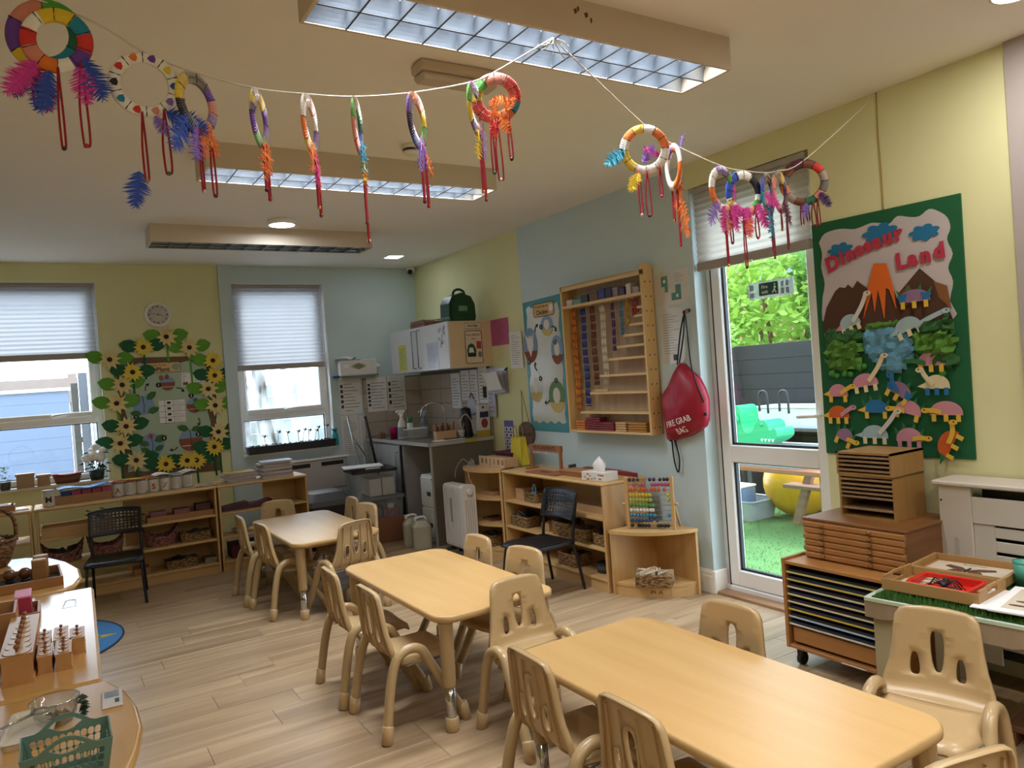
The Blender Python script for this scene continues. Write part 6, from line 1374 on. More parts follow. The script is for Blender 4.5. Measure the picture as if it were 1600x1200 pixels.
# ---------------- display table with grass mat and trays
t = thing('display_table', 'pale plastic table with arched apron carrying trays and artificial grass', 'table', (2.635, 1.788, 0), -83.2)
m_tt = mat('mint_table_top', 'B9C6AC', .4, var=.03); m_ap = wood('grey_wood_apron', 'A08C70', '8C785E', 2, 1.6, .5, .7); m_lg4 = mat('khaki_leg', 'A79A77', .5, var=.04)
MB().box(0, 0, .53, 1.1, .62, .55, .004).build('tabletop', m_tt, t)
def apron(x0, x1): 
    n_ = 10; P = [(x0, .53), (x1, .53), (x1, .44)]+[(x1-.05-(x1-x0-.1)*i/n_, .455+.05*math.sin(math.pi*i/n_)) for i in range(n_+1)]+[(x0, .44)]; return P
MB().prism([(.0, .53), (.0, .47), (.07, .468), (.10, .475), (.14, .49), (.18, .485), (.24, .466), (.5, .46), (.56, .475), (.6, .485), (.65, .475), (.70, .46), (1.1, .46), (1.1, .53)], .004, .02, 'y').build('apron', m_ap, t)
for x in (.02, 1.0):
    for y in (.022, .54): MB().box(x, y, 0, x+.075, y+.06, .53, .006).build('leg', m_lg4, t)
t = thing('grass_mat', 'strip of artificial grass on the display table', 'grass', (2.635, 1.788, .55), -83.2); t['kind'] = 'stuff'
MB().box(.03, .004, 0, 1.09, .6, .004).build('mat_base', mat('mat_green', '27501F', .9), t); g = random.Random(11); b = MB()
for i in range(5200):
    x, y = g.uniform(.04, 1.08), (g.uniform(.0, .07) if i % 2 else g.uniform(.02, .6)); a = g.uniform(0, 6.28); h_ = g.uniform(.014, .03); l_ = .010
    b.add([(x-.0012*math.cos(a), y-.0012*math.sin(a), .004), (x+.0012*math.cos(a), y+.0012*math.sin(a), .004), (x+l_*math.sin(a), y+l_*math.cos(a), .004+h_)], [(0, 1, 2)])
o = b.build('grass_blades', mat('grass_green', '3F6B22', .8, var=.3, scale=40), t); o['kind'] = 'stuff'
m_tray = wood('tray_ply', 'B58E5C', '9E7746', 0, 1, .45, .6)
def handle_tray(label, loc, rz, w_, d_, h_):
    t = thing('serving_tray', label, 'tray', loc, rz); MB().box(0, 0, 0, w_, d_, .006).build('tray_base', m_tray, t); MB().box(0, 0, .006, w_, .008, h_*.8).build('tray_side', m_tray, t); MB().box(0, d_-.008, .006, w_, d_, h_*.8).build('tray_side', m_tray, t)
    for x in (0, w_-.008):
        b = MB()
        for (y0, y1, a, c) in ((.008, d_*.32, .006, h_), (d_*.68, d_-.008, .006, h_), (d_*.32, d_*.68, .006, h_*.4), (d_*.32, d_*.68, h_*.85, h_*1.05)): b.box(x, y0, a, x+.008, y1, c)
        b.build('tray_end', m_tray, t)
    return t
handle_tray('plywood tray with handles holding a red dish of plastic insects', (2.70, 1.75, .572), -85, .345, .235, .052)
t = thing('butterfly_frame_tray', 'shallow wooden tray with a butterfly picture on the display table', 'tray', (2.955, 1.795, .572), -83); MB().box(0, 0, 0, .35, .26, .008).box(0, 0, .008, .35, .012, .035).box(0, .248, .008, .35, .26, .035).box(0, .012, .008, .012, .248, .035).box(.338, .012, .008, .35, .248, .035).build('tray', m_tray, t)
pc = MB().box(.03, .03, .008, .32, .23, .011).build('picture_sheet', mat('parchment', 'C9BDA8', .7, var=.06), t); m_wing = mat('butterfly_brown', '5E3E30', .7, var=.3, scale=60)
for s_ in (-1, 1):
    MB().prism([(.175, .13), (.175+s_*.03, .165), (.175+s_*.085, .185), (.175+s_*.095, .16), (.175+s_*.06, .135), (.175+s_*.01, .12)], .011, .012, 'z').build('butterfly_wing', m_wing, pc); MB().prism([(.175, .12), (.175+s_*.05, .125), (.175+s_*.065, .10), (.175+s_*.035, .085), (.175+s_*.01, .10)], .011, .012, 'z').build('butterfly_wing', m_wing, pc)
MB().prism(circ(.175, .13, .005, .04, 10), .011, .0135, 'z').build('butterfly_body', m_blk, pc); text('Butterflies', .022, mat('sepia_print', '7A6A55', .8), pc, (.175, .212, .0112), rot=(0, 0, 0), depth=.0003, name='lettering')
t = thing('red_dish', 'shallow red plastic dish of toy insects in the tray', 'dish', (2.735, 1.66, .579), -85)
b = MB(); P0 = rrect(0, 0, .2, .15, .015, 4); P1 = rrect(-.012, -.012, .212, .162, .02, 4); n = len(P0); b.add([(x, y, 0) for x, y in P0]+[(x, y, .032) for x, y in P1]+[(x, y, .032) for x, y in P0]+[(x, y, .005) for x, y in P0], [(k*n+i, k*n+(i+1) % n, (k+1)*n+(i+1) % n, (k+1)*n+i) for k in range(3) for i in range(n)]+[list(range(n)), list(range(3*n, 4*n))]); b.build('dish', mat('bright_red_plastic', 'C9291C', .35), t); MB().tube([(x, y, .032) for x, y in P1], .003, 5, closed=True).build('dish_rim', mat('bright_red_plastic', 'C9291C', .35), t)
def insect(label, loc, rz, s):
    t = thing('toy_insect', label, 'toy insect', loc, rz); mb_ = mat('black_insect', '17120F', .5)
    MB().sphere((0, 0, .012*s), .012*s, 8, sc=(2.2, 1, .8)).build('body', mb_, t); MB().sphere((.03*s, 0, .012*s), .009*s, 8).build('head', mb_, t)
    for k in (-1, 0, 1):
        for sg in (-1, 1): MB().tube([(k*.014*s, sg*.006*s, .012*s), (k*.02*s, sg*.026*s, .02*s), (k*.026*s, sg*.04*s, 0)], .0022*s, 5).build('leg', mb_, t)
insect('larger black toy beetle in the red dish', (2.82, 1.575, .587), 20, 1.35); insect('smaller black toy ant in the red dish', (2.79, 1.52, .587), 75, .85)
t = thing('shell_cards', 'fan of pale picture cards at the left end of the plywood tray', 'cards', (2.745, 1.735, .580), -85)
for k in range(4): MB().box(.0+.02*k, .02+.03*k, .004*k, .075+.02*k, .11+.03*k, .004*k+.003).build('card', mat('pale_card_%d' % (k % 2), ['C9BBA0', 'A9A08C'][k % 2], .7), t)
t = thing('shell_poster', 'white poster of shells lying at the right end of the display table', 'poster', (2.70, 1.36, .577), -80); MB().box(-.06, .0, 0, .0, .26, .003).build('under_sheet', m_paper, t); pc = MB().box(0, -.02, .003, .42, .30, .012, .002).build('board', m_paper, t); MB().box(.03, .015, .012, .40, .27, .0125).build('picture_panel', mat('parchment', 'C9BDA8', .7), pc); m_sh = mat('shell_brown', '5A3E38', .7)
for k, (x, y) in enumerate(((.07, .06), (.08, .11), (.09, .17), (.16, .08), (.17, .15), (.25, .1))): MB().prism(circ(x, y, .028, .009, 10), .0125, .0135, 'z').build('printed_shell', m_sh, pc)
t = thing('turquoise_cup', 'turquoise cup at the right edge of the display table', 'cup', (3.10, 1.42, .577)); MB().lathe([(0, 0), (.034, 0), (.042, .08), (.039, .08), (.031, .005), (0, .005)], 18).build('cup', mat('turquoise_cup', '4E9A86', .4), t); MB().lathe([(.041, .078), (.044, .08), (.041, .083)], 18).build('rim', mat('turquoise_cup', '4E9A86', .4), t)
t = thing('storage_plank', 'wooden board with slot lying under the display table', 'board', (2.95, 1.45, 0), -83); MB().box(0, 0, .05, .5, .3, .075, .004).box(0, 0, 0, .03, .3, .05).box(.47, 0, 0, .5, .3, .05).build('board', m_crt, t); MB().box(.1, -.002, .056, .4, 0, .068).build('slot', m_black, t)
# ============================================================ LOW SHELVES UNDER THE WINDOWS: CONTENTS
T0 = .735
def open_tray(label, loc, rz, w_, d_, h_, mt, nm='wooden_tray', cat='tray'):
    t = thing(nm, label, cat, loc, rz); MB().box(0, 0, 0, w_, d_, .006).build('tray_base', mt, t); MB().box(0, 0, .006, w_, .008, h_).build('tray_side', mt, t); MB().box(0, d_-.008, .006, w_, d_, h_).build('tray_side', mt, t); MB().box(0, .008, .006, .008, d_-.008, h_).build('tray_end', mt, t); MB().box(w_-.008, .008, .006, w_, d_-.008, h_).build('tray_end', mt, t)
    return t
m_tray2 = wood('honey_tray_wood', 'A9794A', '8C6038', 0, 1, .45, .7)
open_tray('long wooden tray of red and blue boxes on the shelf by the window', (-.065, 6.93, T0), 4, .47, .15, .06, m_tray2)
for i, (c, lb) in enumerate((('2A3A6A', 'blue'), ('9A3A52', 'crimson'), ('A03E58', 'crimson'), ('983850', 'crimson'), ('A4425C', 'crimson'))):
    t = thing('small_box', ['blue card box at the left in the wooden tray', 'first crimson box beside the blue one in the tray', 'second crimson box in the wooden tray', 'third crimson box in the wooden tray', 'crimson box at the right end of the wooden tray'][i], 'box', (.055+.072*i, 6.955+.005*i, T0+.006), 4, 'boxes in the window tray'); MB().box(0, 0, 0, .066, .10, .08, .003).build('box', mat('cbox_'+c, c, .6), t); MB().box(-.001, -.001, .08, .067, .101, .09, .002).build('lid', mat('cbox_'+c, c, .6), t)
m_tin = mat('tin_label', 'C4BDB6', .45, var=.06, scale=20); m_tinrim = mat('tin_metal', '8E8C8A', .3, .9)
def tin(label, x, y, body=None, letter=None, lcol='1A1A1C', h_=.11):
    t = thing('letter_tin', label, 'tin', (x, y, T0), 0, 'letter tins on the shelf'); MB().lathe([(0, 0), (.04, 0), (.0405, .006), (.0405, h_-.006), (.04, h_), (.036, h_-.004), (0, h_-.004)], 22).build('can', body or m_tin, t); MB().lathe([(.0408, 0), (.0425, .003), (.0408, .006)], 22).build('rim', m_tinrim, t); MB().lathe([(.0408, h_-.006), (.0425, h_-.003), (.0408, h_)], 22).build('rim', m_tinrim, t)
    if letter:
        o = text(letter, .062, mat('tin_print_'+lcol, lcol, .6), t, (0, 0, 0), rot=(0, 0, 0), depth=.0006, bold=.002)
        for v in o.data.vertices:
            u, w_, e_ = v.co; a = u/.041; v.co = (.0413*math.sin(a), -(.0413+e_)*math.cos(a), w_+h_*.42)
    else:
        b = MB(); g = random.Random(int(x*1000))
        for k in range(5):
            for q in range(4):
                a0 = -.6+.3*q+g.uniform(0, .08); b.quad(*[(.0411*math.sin(a), -.0411*math.cos(a), .03+.014*k+dz) for a, dz in ((a0, 0), (a0+.2, 0), (a0+.2, .005), (a0, .005))])
        b.build('printed_text', mat('grey_print', '8A8786', .8, var=0), t)['kind'] = 'stuff'
tin('tin with a dark face print at the left end of the window tray', -.03, 6.90, None, 'M', '1A1416', .13)
tin('tin with a faded red letter A at the left of the row of tins', .452, 6.99, None, 'A', 'A04A50'); tin('plain text tin, second in the row of tins', .54, 7.0); tin('plain text tin, third in the row of tins', .63, 7.0)
tin('tin with a red letter S in the row of tins', .722, 7.005, None, 'S', 'B0343C'); tin('tin with a black letter Z in the row of tins', .81, 7.01, None, 'Z'); tin('pale text tin beside the letter Z tin', .90, 7.02); tin('pale text tin at the right end of the row of tins', .99, 7.03)
def magazine(label, loc, rz, w_, d_, c, bow=.006, grp='magazines on the shelves', accents=()):
    t = thing('magazine', label, 'magazine', loc, rz, grp); b = MB(); n_ = 8; V = []
    for i in range(n_+1):
        x = w_*i/n_; z = bow*math.sin(i*1.1)+bow
        V += [(x, 0, z), (x, d_, z+bow*.5), (x, 0, z+.004), (x, d_, z+bow*.5+.004)]
    F = []
    for i in range(n_): a = 4*i; F += [(a, a+4, a+5, a+1), (a+2, a+3, a+7, a+6), (a, a+2, a+6, a+4), (a+1, a+5, a+7, a+3)]
    F += [(0, 1, 3, 2), (4*n_, 4*n_+2, 4*n_+3, 4*n_+1)]; b.add(V, F, True); pg = b.build('pages', c, t)
    for (x0, y0, x1, y1, mt_) in accents:
        q = MB(); zz = lambda x: bow*math.sin(x/w_*n_*1.1)+bow+.0062; q.quad((x0*w_, y0*d_, zz(x0*w_)+bow*.5*y0), (x1*w_, y0*d_, zz(x1*w_)+bow*.5*y0), (x1*w_, y1*d_, zz(x1*w_)+bow*.5*y1), (x0*w_, y1*d_, zz(x0*w_)+bow*.5*y1)); q.build('cover_print', mt_, t)
    return t
m_sea = mat('sea_blue_print', '3E86C4', .25, var=.35, scale=12); m_yelp = mat('yellow_print_glossy', 'C9A43A', .3, var=.35, scale=14); m_redp2 = mat('orange_print_glossy', 'B0623A', .3, var=.4, scale=14); m_lil = mat('lilac_print', '8C86B4', .3, var=.3, scale=14)
magazine('glossy blue sea magazine lying on the crimson boxes', (.04, 6.93, T0+.10), 5, .40, .16, m_sea, .010)
magazine('orange and yellow magazine lying across the left tins', (.39, 6.96, T0+.112), 2, .36, .15, m_redp2, .006, accents=((.3, .1, .7, .9, m_yelp),)); magazine('curled white and green magazine lying across the right tins', (.74, 6.97, T0+.115), 6, .33, .16, m_paper2, .012, accents=((.35, .1, .65, .6, mat('green_print_glossy', '5A8A6A', .3, var=.3)), (.7, .1, .95, .9, m_lil)))
magazine('thin magazine with yellow and purple cover at the right end of the long shelf', (1.04, 6.86, T0+.002), 8, .16, .1, m_paper2, .005, accents=((.2, .1, .6, .9, m_yelp), (.6, .1, .9, .9, m_lil)))
g = random.Random(21)
def pile(x, y, n, w_, d_, tag_, topc, sd):
    gg = random.Random(sd); z = T0
    for k in range(n):
        h_ = gg.uniform(.012, .02); last = k == n-1
        lb = ('bottom' if k == 0 else 'top' if last else ['second', 'third', 'fourth', 'fifth', 'sixth', 'seventh', 'eighth'][k-1])+' magazine of the '+tag_
        t = thing('magazine', lb, 'magazine', (x+gg.uniform(-.015, .015), y+gg.uniform(-.01, .015), z), gg.uniform(-8, 8), 'magazine piles on the shelf'); c = mat('mag_%d' % (k % 4), ['B9B0B0', 'A79A98', 'C4BEBE', '9E9490'][k % 4], .5, var=.1)
        MB().box(-w_/2, -d_/2, 0, w_/2, d_/2, h_*.92, .002).build('pages', c, t); MB().box(-w_/2, -d_/2, h_*.92, w_/2, d_/2, h_).build('cover', topc if last else c, t); z += h_
    return z
pile(1.40, 6.93, 6, .25, .19, 'left pile', m_yelp, 1); pile(1.72, 6.96, 9, .27, .2, 'tall right pile', m_lil, 2)
# shelf contents, long shelf
SY = 6.84
t = open_tray('pale wooden tray on the upper shelf at the left, seen through the open bay', (-.095, SY, .497), 0, .50, .25, .08, wood('pale_bay_wood', 'C29C68', 'AD8452', 0, 1))
open_tray('long wooden tray holding two pink boxes on the upper shelf', (.64, SY, .497), 0, .52, .16, .045, m_tray2)
for i, x in enumerate((.67, .85)):
    t = thing('pink_box', ['dusty pink box at the left in the upper shelf tray', 'dusty pink box in the middle of the upper shelf tray'][i], 'box', (x, SY+.03, .503), 0); MB().box(0, 0, 0, .12, .1, .065, .003).build('box', mat('dusty_pink', '8A5A5C', .7), t); MB().box(-.002, -.002, .065, .122, .102, .075, .002).build('lid', mat('dusty_pink', '8A5A5C', .7), t)
t = thing('red_tins', 'dark red box at the right end of the upper shelf tray', 'box', (1.02, SY+.03, .503), 0); MB().box(0, 0, 0, .12, .1, .085, .003).build('box', mat('dark_red_card', '5A2A28', .7), t); MB().box(-.002, -.002, .085, .122, .102, .095, .002).build('lid', m_dkgrey, t)
basket('small rectangular woven basket on the upper shelf beside the tray', (.585, SY+.07, .497), 0, .10, .12, .075, m_wick, fill=('blocks', ['6A5238'], 3), seed=31)
basket('dark pink wicker basket at the left of the middle shelf', (.04, SY+.12, .29), 0, .24, .17, .075, m_pinkw, 1.25, True, ('cards', ['1E1A1A', '2A2424'], 5), 32); basket('pink boat shaped wicker basket behind the black chair', (.34, SY+.12, .29), 0, .22, .17, .08, m_pinkw, 1.25, True, None, 33); basket('pink boat shaped wicker basket at the right of the middle shelf', (.745, SY+.12, .29), 0, .22, .17, .08, m_pinkw, 1.25, True, None, 34)
basket('rectangular woven basket at the right of the middle shelf', (1.01, SY+.12, .29), 0, .24, .16, .075, m_wick, fill=('blocks', ['2A2018', '4A3828'], 5), seed=35); basket('rectangular woven basket on the bottom shelf', (.89, SY+.12, .085), 0, .25, .17, .07, m_wick, fill=('blocks', ['2E2820', '3A3028'], 5), seed=36)
for i in range(3): t = book_flat(['bottom grey booklet on the bottom shelf', 'middle grey booklet on the bottom shelf', 'top grey booklet on the bottom shelf'][i], (1.055+.006*i, SY+.03, .085+.014*i), 4*i-4, .1, .14, .013, mat('grey_booklet_%d' % i, ['6E6A68', '8A8684', '7A7678'][i], .6))
t = thing('wooden_block_tray', 'plain wooden block behind the black chair seat on the bottom shelf', 'block', (.52, SY+.03, .085)); MB().box(0, 0, 0, .12, .14, .055, .003).build('block', m_tray2, t); MB().cyl((.06, .07, .055), (.06, .07, .07), .012, n=10).build('knob', m_tray2, t)
t = thing('potted_trailing_plant', 'dark leafy plant behind the black chair on the upper shelf', 'plant', (.30, SY+.14, .497)); MB().lathe([(0, 0), (.045, 0), (.055, .08), (.05, .08), (0, .07)], 16).build('pot', m_dkgrey, t); gg = random.Random(8)
for k in range(14):
    a = gg.uniform(0, 6.28); r_ = gg.uniform(.02, .10); x, y, z = r_*math.cos(a), r_*math.sin(a)*.7, .09+gg.uniform(0, .07); MB().add([(x-.02, y, z), (x, y-.016, z+.008), (x+.03, y, z-.01), (x, y+.016, z+.006)], [(0, 1, 2, 3)]).build('leaf', mat('dark_leaf', '1E2E22', .6), t)
# magazine shelf contents
def folder(label, x, z, c, a):
    t = thing('folder', label, 'folder', (x, SY+.03, z), 0); MB().prism([(0, 0), (.2, 0), (.24, .055), (.03, .03)], 0, .18, 'y').build('folder', c, t); MB().box(.02, -.002, .0, .19, 0, .006).build('spine', m_dkgrey, t)
folder('dark red folder at the left of the upper magazine shelf', 1.22, .497, mat('dark_red_folder', '4A1A22', .5), 0); folder('dark red folder with raised flap on the upper magazine shelf', 1.42, .497, mat('dark_red_folder2', '561C24', .5), 0)
t = thing('glass_dish', 'small pale dish on the middle magazine shelf', 'dish', (1.38, SY+.1, .29)); MB().lathe([(0, 0), (.05, 0), (.075, .035), (.07, .035), (.045, .006), (0, .006)], 20).build('dish', mat('pale_dish', '8A8A80', .3), t); MB().lathe([(.072, .033), (.077, .036), (.072, .039)], 20).build('rim', m_paper2, t)
t = thing('red_box', 'dark red box on the bottom magazine shelf', 'box', (1.28, SY+.02, .085)); MB().box(0, 0, 0, .3, .2, .11, .004).build('box', mat('deep_red', '4E1618', .6), t); MB().box(-.003, -.003, .11, .303, .203, .12, .003).build('lid', mat('deep_red', '4E1618', .6), t)
# window sill
def lidded(label, x0, x1, z1): 
    t = thing('wooden_lidded_box', label, 'box', (x0, YB-.10, .835)); w_ = x1-x0; MB().box(.008, 0, 0, w_-.008, .1, z1-.015, .003).build('box', mat('pale_wood_box', '9C8068', .6, var=.08), t); MB().box(0, -.008, z1-.018, w_, .108, z1, .003).build('lid', mat('pale_wood_lid', 'A98E76', .6), t)
lidded('larger pale wooden lidded box on the window sill', -.262, -.118, .122); lidded('smaller pale wooden lidded box on the window sill', -.112, -.002, .098)
t = thing('red_boat_dish', 'red boat shaped wooden dish on the window sill', 'dish', (.12, YB-.06, .835)); b = MB(); P0 = circ(0, 0, .09, .04, 20); P1 = circ(0, 0, .115, .055, 20); n = 20
b.add([(x, y, 0) for x, y in P0]+[(x, y, .07+.012*abs(x)/.11) for x, y in P1]+[(x*.9, y*.9, .066+.012*abs(x)/.11) for x, y in P1]+[(x*.85, y*.85, .02) for x, y in P0], [(k*n+i, k*n+(i+1) % n, (k+1)*n+(i+1) % n, (k+1)*n+i) for k in range(3) for i in range(n)]+[list(range(n)), list(range(3*n, 4*n))], True); b.build('dish', mat('brown_dish', '6A4434', .5), t); MB().tube([(x, y, .071+.012*abs(x)/.11) for x, y in P1], .005, 6, closed=True).build('red_rim', mat('red_rim', 'A03044', .4), t)
for k in range(5): MB().sphere((-.05+.025*k, .0, .07), .02, 8, sc=(1.2, .8, .7)).build('shell', mat('pale_shell', 'C9B0A0', .6), t)
t = thing('white_rose_pot', 'potted white artificial roses at the corner of the window sill', 'potted flowers', (.345, YB-.10, .835)); MB().lathe([(0, 0), (.05, 0), (.065, .09), (.06, .09), (0, .08)], 16).build('pot', mat('dark_green_pot', '2A3A34', .6), t)
gg = random.Random(12); m_rose = mat('white_rose', 'F2F4F2', .7, var=.05); m_rl = mat('rose_leaf', '2E4A36', .7, var=.2)
for k, (x, y, z, r_) in enumerate(((-.075, -.02, .20, .045), (-.02, -.03, .21, .055), (.03, -.035, .19, .042), (.0, -.02, .29, .04), (.055, -.01, .26, .035), (.075, 0, .20, .03), (-.03, .0, .26, .035), (.04, -.02, .225, .03))):
    b = MB()
    for q in range(9):
        a = 2.4*q; rr = r_*(.25+.75*q/9); nx, ny = math.cos(a), math.sin(a); h_ = r_*.9*(1-q/14)
        b.add([(x+rr*.5*nx-ny*rr*.6, y+rr*.5*ny+nx*rr*.6, z-r_*.3), (x+rr*.5*nx+ny*rr*.6, y+rr*.5*ny-nx*rr*.6, z-r_*.3), (x+rr*1.0*nx+ny*rr*.7, y+rr*ny-nx*rr*.7, z+h_*.6), (x+rr*.8*nx, y+rr*.8*ny, z+h_), (x+rr*nx-ny*rr*.7, y+rr*ny+nx*rr*.7, z+h_*.6)], [(0, 1, 2, 3, 4)], True)
    b.sphere((x, y, z), r_*.85, 10); fl_ = b.build('rose', m_rose, t); MB().tube([(x*.2, y*.2, .08), (x, y, z-r_*.3)], .003, 5).build('stem', m_rl, fl_)
for k in range(40):
    a = gg.uniform(0, 6.28); r_ = gg.uniform(.03, .11); x, y, z = r_*math.cos(a), r_*.6*math.sin(a)-.02, gg.uniform(.05, .26); s_ = gg.uniform(.016, .03); ca, sa = math.cos(a), math.sin(a)
    MB().add([(x-ca*s_, y-sa*s_, z), (x-sa*s_*.6, y+ca*s_*.6, z+.01), (x+ca*s_*1.3, y+sa*s_*1.3, z-.012), (x+sa*s_*.6, y-ca*s_*.6, z+.008)], [(0, 1, 2, 3)]).build('leaf', m_rl, t)
t = thing('small_potted_plant', 'small leafy potted plant at the left end of the window sill', 'potted plant', (-.335, YB-.10, .835)); MB().lathe([(0, 0), (.035, 0), (.045, .07), (.04, .07), (0, .06)], 14).build('pot', m_dkgrey, t)
for k in range(34):
    a = gg.uniform(0, 6.28); r_ = gg.uniform(.0, .07); x, y, z = r_*math.cos(a), r_*.7*math.sin(a), gg.uniform(.07, .19); s_ = gg.uniform(.014, .024); ca, sa = math.cos(a), math.sin(a)
    MB().add([(x-ca*s_, y-sa*s_, z), (x-sa*s_*.6, y+ca*s_*.6, z+.01), (x+ca*s_*1.3, y+sa*s_*1.3, z+.012), (x+sa*s_*.6, y-ca*s_*.6, z+.008)], [(0, 1, 2, 3)]).build('leaf', mat('grey_green_leaf', '3E5E4A', .7, var=.2), t)
open_tray('small wooden tray with a dark slate on the shelf at the left edge', (-.42, 6.86, T0), 0, .17, .16, .05, m_tray2)
t = thing('slate', 'dark slate with white frame in the left edge tray', 'slate', (-.40, 6.88, T0+.02), 0); MB().box(0, 0, 0, .12, .12, .03).build('slate', m_dkgrey, t); MB().box(-.004, -.004, .03, .124, .124, .036).build('white_frame', m_white, t); MB().box(.012, .012, .036, .108, .108, .0365).build('slate_face', m_black, t)
magazine('white paper lying at the right end of the left edge shelf', (-.29, 6.85, T0+.001), 10, .13, .2, m_paper, .001)

# ============================================================ LEFT DIVIDER UNITS
m_div = wood('varnished_beech_top', 'C59A5C', 'B5884A', 1, .8, .22, .6, coat=.6); m_divv = wood('varnished_beech_side', 'B98B50', 'A6783E', 2, .8, .3, .6)
t = thing('divider_shelf_unit', 'straight varnished shelf unit on the left carrying the cylinder blocks', 'shelf', (.083, 2.415, 0), -1.7)
MB().box(-.44, 0, .710, .0, 1.245, .735, .009).build('top', m_div, t)
for y in (.0, .6, 1.225): MB().box(-.43, y, 0, -.012, y+.018, .71).build('side_panel', m_divv, t)
for z in (.085, .29, .497): MB().box(-.43, .018, z-.018, -.014, 1.225, z).build('shelf', m_divv, t)
MB().box(-.43, .02, 0, -.03, 1.22, .06).build('plinth', m_divv, t)
def end_unit(label, outline):
    t = thing('divider_end_unit', label, 'shelf', (0, 0, 0)); n = len(outline)
    MB().prism(outline, .71, .735, 'z').build('top', m_div, t)
    b = MB(); b.tube([(x, y, .7225) for x, y in outline], .0125, 8, closed=True); b.build('rounded_edge', m_div, t)
    cx_ = sum(p[0] for p in outline)/n; cy_ = sum(p[1] for p in outline)/n; ins = [(cx_+(x-cx_)*.96, cy_+(y-cy_)*.96) for x, y in outline]
    for z in (.085, .29, .497): MB().prism(ins, z-.018, z, 'z').build('shelf', m_divv, t)
    MB().prism([(cx_+(x-cx_)*.9, cy_+(y-cy_)*.9) for x, y in outline], 0, .067, 'z').build('plinth', m_divv, t)
    MB().box(outline[-1][0]-.005, min(p[1] for p in outline)+.02, 0, outline[-1][0]+.013, max(p[1] for p in outline)-.02, .71).build('side_panel', m_divv, t)
end_unit('rounded end unit at the far end of the left divider, with the ball tray', [(.0, 3.715), (.045, 3.775), (.075, 3.92), (.073, 4.13), (.028, 4.36), (-.04, 4.55), (-.14, 4.66), (-.26, 4.70), (-.42, 4.70), (-.42, 3.695)])
end_unit('rounded end unit at the near end of the left divider, with the green basket', [(.088, 2.39), (.117, 2.289), (.134, 2.143), (.133, 2.003), (.113, 1.884), (.088, 1.786), (.03, 1.68), (-.06, 1.59), (-.2, 1.54), (-.36, 1.54), (-.36, 2.39)])
# far end unit: tray with balls, basket of blocks
t = open_tray('wooden tray with two balls and a block on the rounded end unit', (-.34, 3.79, T0), 2, .355, .30, .04, m_tray2, 'ball_tray'); MB().box(.009, .009, .006, .346, .291, .0075).build('dark_lining', m_black, t)
m_ball = mat('polished_brown_wood', '6B4330', .22, var=.2, scale=14)
for i, (x, y) in enumerate(((-.185, 4.0), (-.128, 3.99))):
    t = thing('wooden_ball', ['polished brown ball at the left in the ball tray', 'polished brown ball beside the wooden block in the ball tray'][i], 'ball', (x, y, T0+.0075)); MB().sphere((0, 0, .037), .025, 16).build('ball', m_ball, t); MB().lathe([(.012, 0), (.02, .004), (.018, .014), (.012, .015)], 14).build('stand_ring', m_black, t)
for i, (x, y, h_) in enumerate(((-.10, 3.915, .095), (-.095, 4.0, .098))):
    t = thing('wooden_prism', ['front upright wooden block in the ball tray', 'rear upright wooden block in the ball tray'][i], 'block', (x, y, T0+.0075)); MB().box(0, 0, 0, .058, .05, h_, .003).build('block', m_tray2, t); MB().prism(circ(.029, .025, .028, .024, 16), h_, h_+.002, 'z').build('cap', mat('pale_cap', 'B9A48A', .5), t)
t = thing('wicker_basket', 'wicker basket with a hoop handle full of wooden blocks at the left edge', 'basket', (-.30, 4.52, T0)); m_wk = weave('brown_wicker', '8A6038', '3E2814', 60)
b = MB(); prof = [(.085, 0), (.10, .02), (.125, .09), (.135, .13), (.128, .135), (.11, .09), (.08, .01)]; b.lathe(prof, 28); b.lathe([(0, 0), (.085, 0)], 28); b.build('basket', m_wk, t)
MB().tube(bez([(-.13, 0, .12), (-.12, 0, .24), (0, 0, .315), (.12, 0, .24), (.13, 0, .12)], 6), .010, 8).build('handle', m_wk, t)
for k in range(3): MB().tube([(.131+.003*math.sin(3*a), 0, 0) if False else ((.131+.004*math.sin(8*a+k*2))*math.cos(a), (.131+.004*math.sin(8*a+k*2))*math.sin(a), .132+.005*math.cos(8*a+k*2)) for a in [2*math.pi*i/48 for i in range(48)]], .006, 5, closed=True).build('braided_rim', m_wk, t)
for k in range(16): MB().box(-.025, -.011, -.011, .025, .011, .011, .002).build('wooden_block', mat('blockc_%d' % (k % 3), ['A9855C', '5E4630', 'C4B49C'][k % 3], .6), t, (gg.uniform(-.08, .085), gg.uniform(-.08, .06), gg.uniform(.10, .145)), (gg.uniform(-1, 1), gg.uniform(-1, 1), gg.uniform(0, 3)))
# straight unit: boxes and cylinder blocks
t = open_tray('tall open wooden box at the left edge of the straight unit', (-.245, 3.0, T0), 0, .115, .2, .10, m_tray2, 'wooden_box', 'box'); 
t = thing('pink_cube', 'pink lidded crimson box standing in the small wooden tray', 'box', (-.145, 3.30, T0+.008)); MB().box(0, 0, 0, .052, .13, .07, .002).build('box', mat('crimson_card', '9A2440', .6), t); MB().box(-.001, -.001, .07, .053, .131, .078, .002).build('pink_lid', mat('pink_lid', 'D08AA8', .6), t)
open_tray('small wooden tray under the crimson box', (-.150, 3.26, T0), 0, .082, .20, .028, m_tray2)
t = thing('wooden_block_dark', 'dark wooden block at the very left edge of the straight unit', 'block', (-.235, 2.66, T0)); MB().box(0, 0, 0, .06, .2, .06, .003).build('block', wood('dark_mahogany', '4E2A1C', '3A1E14', 1, 1), t); MB().cyl((.03, .05, .06), (.03, .05, .075), .01, n=10).build('knob', m_dkw, t)
m_cylb = wood('cylinder_block_beech', 'B98C5C', 'A67848', 1, 1.0, .35, .6); m_knob = mat('turned_knob', '7A4E30', .3, var=.15, scale=30)
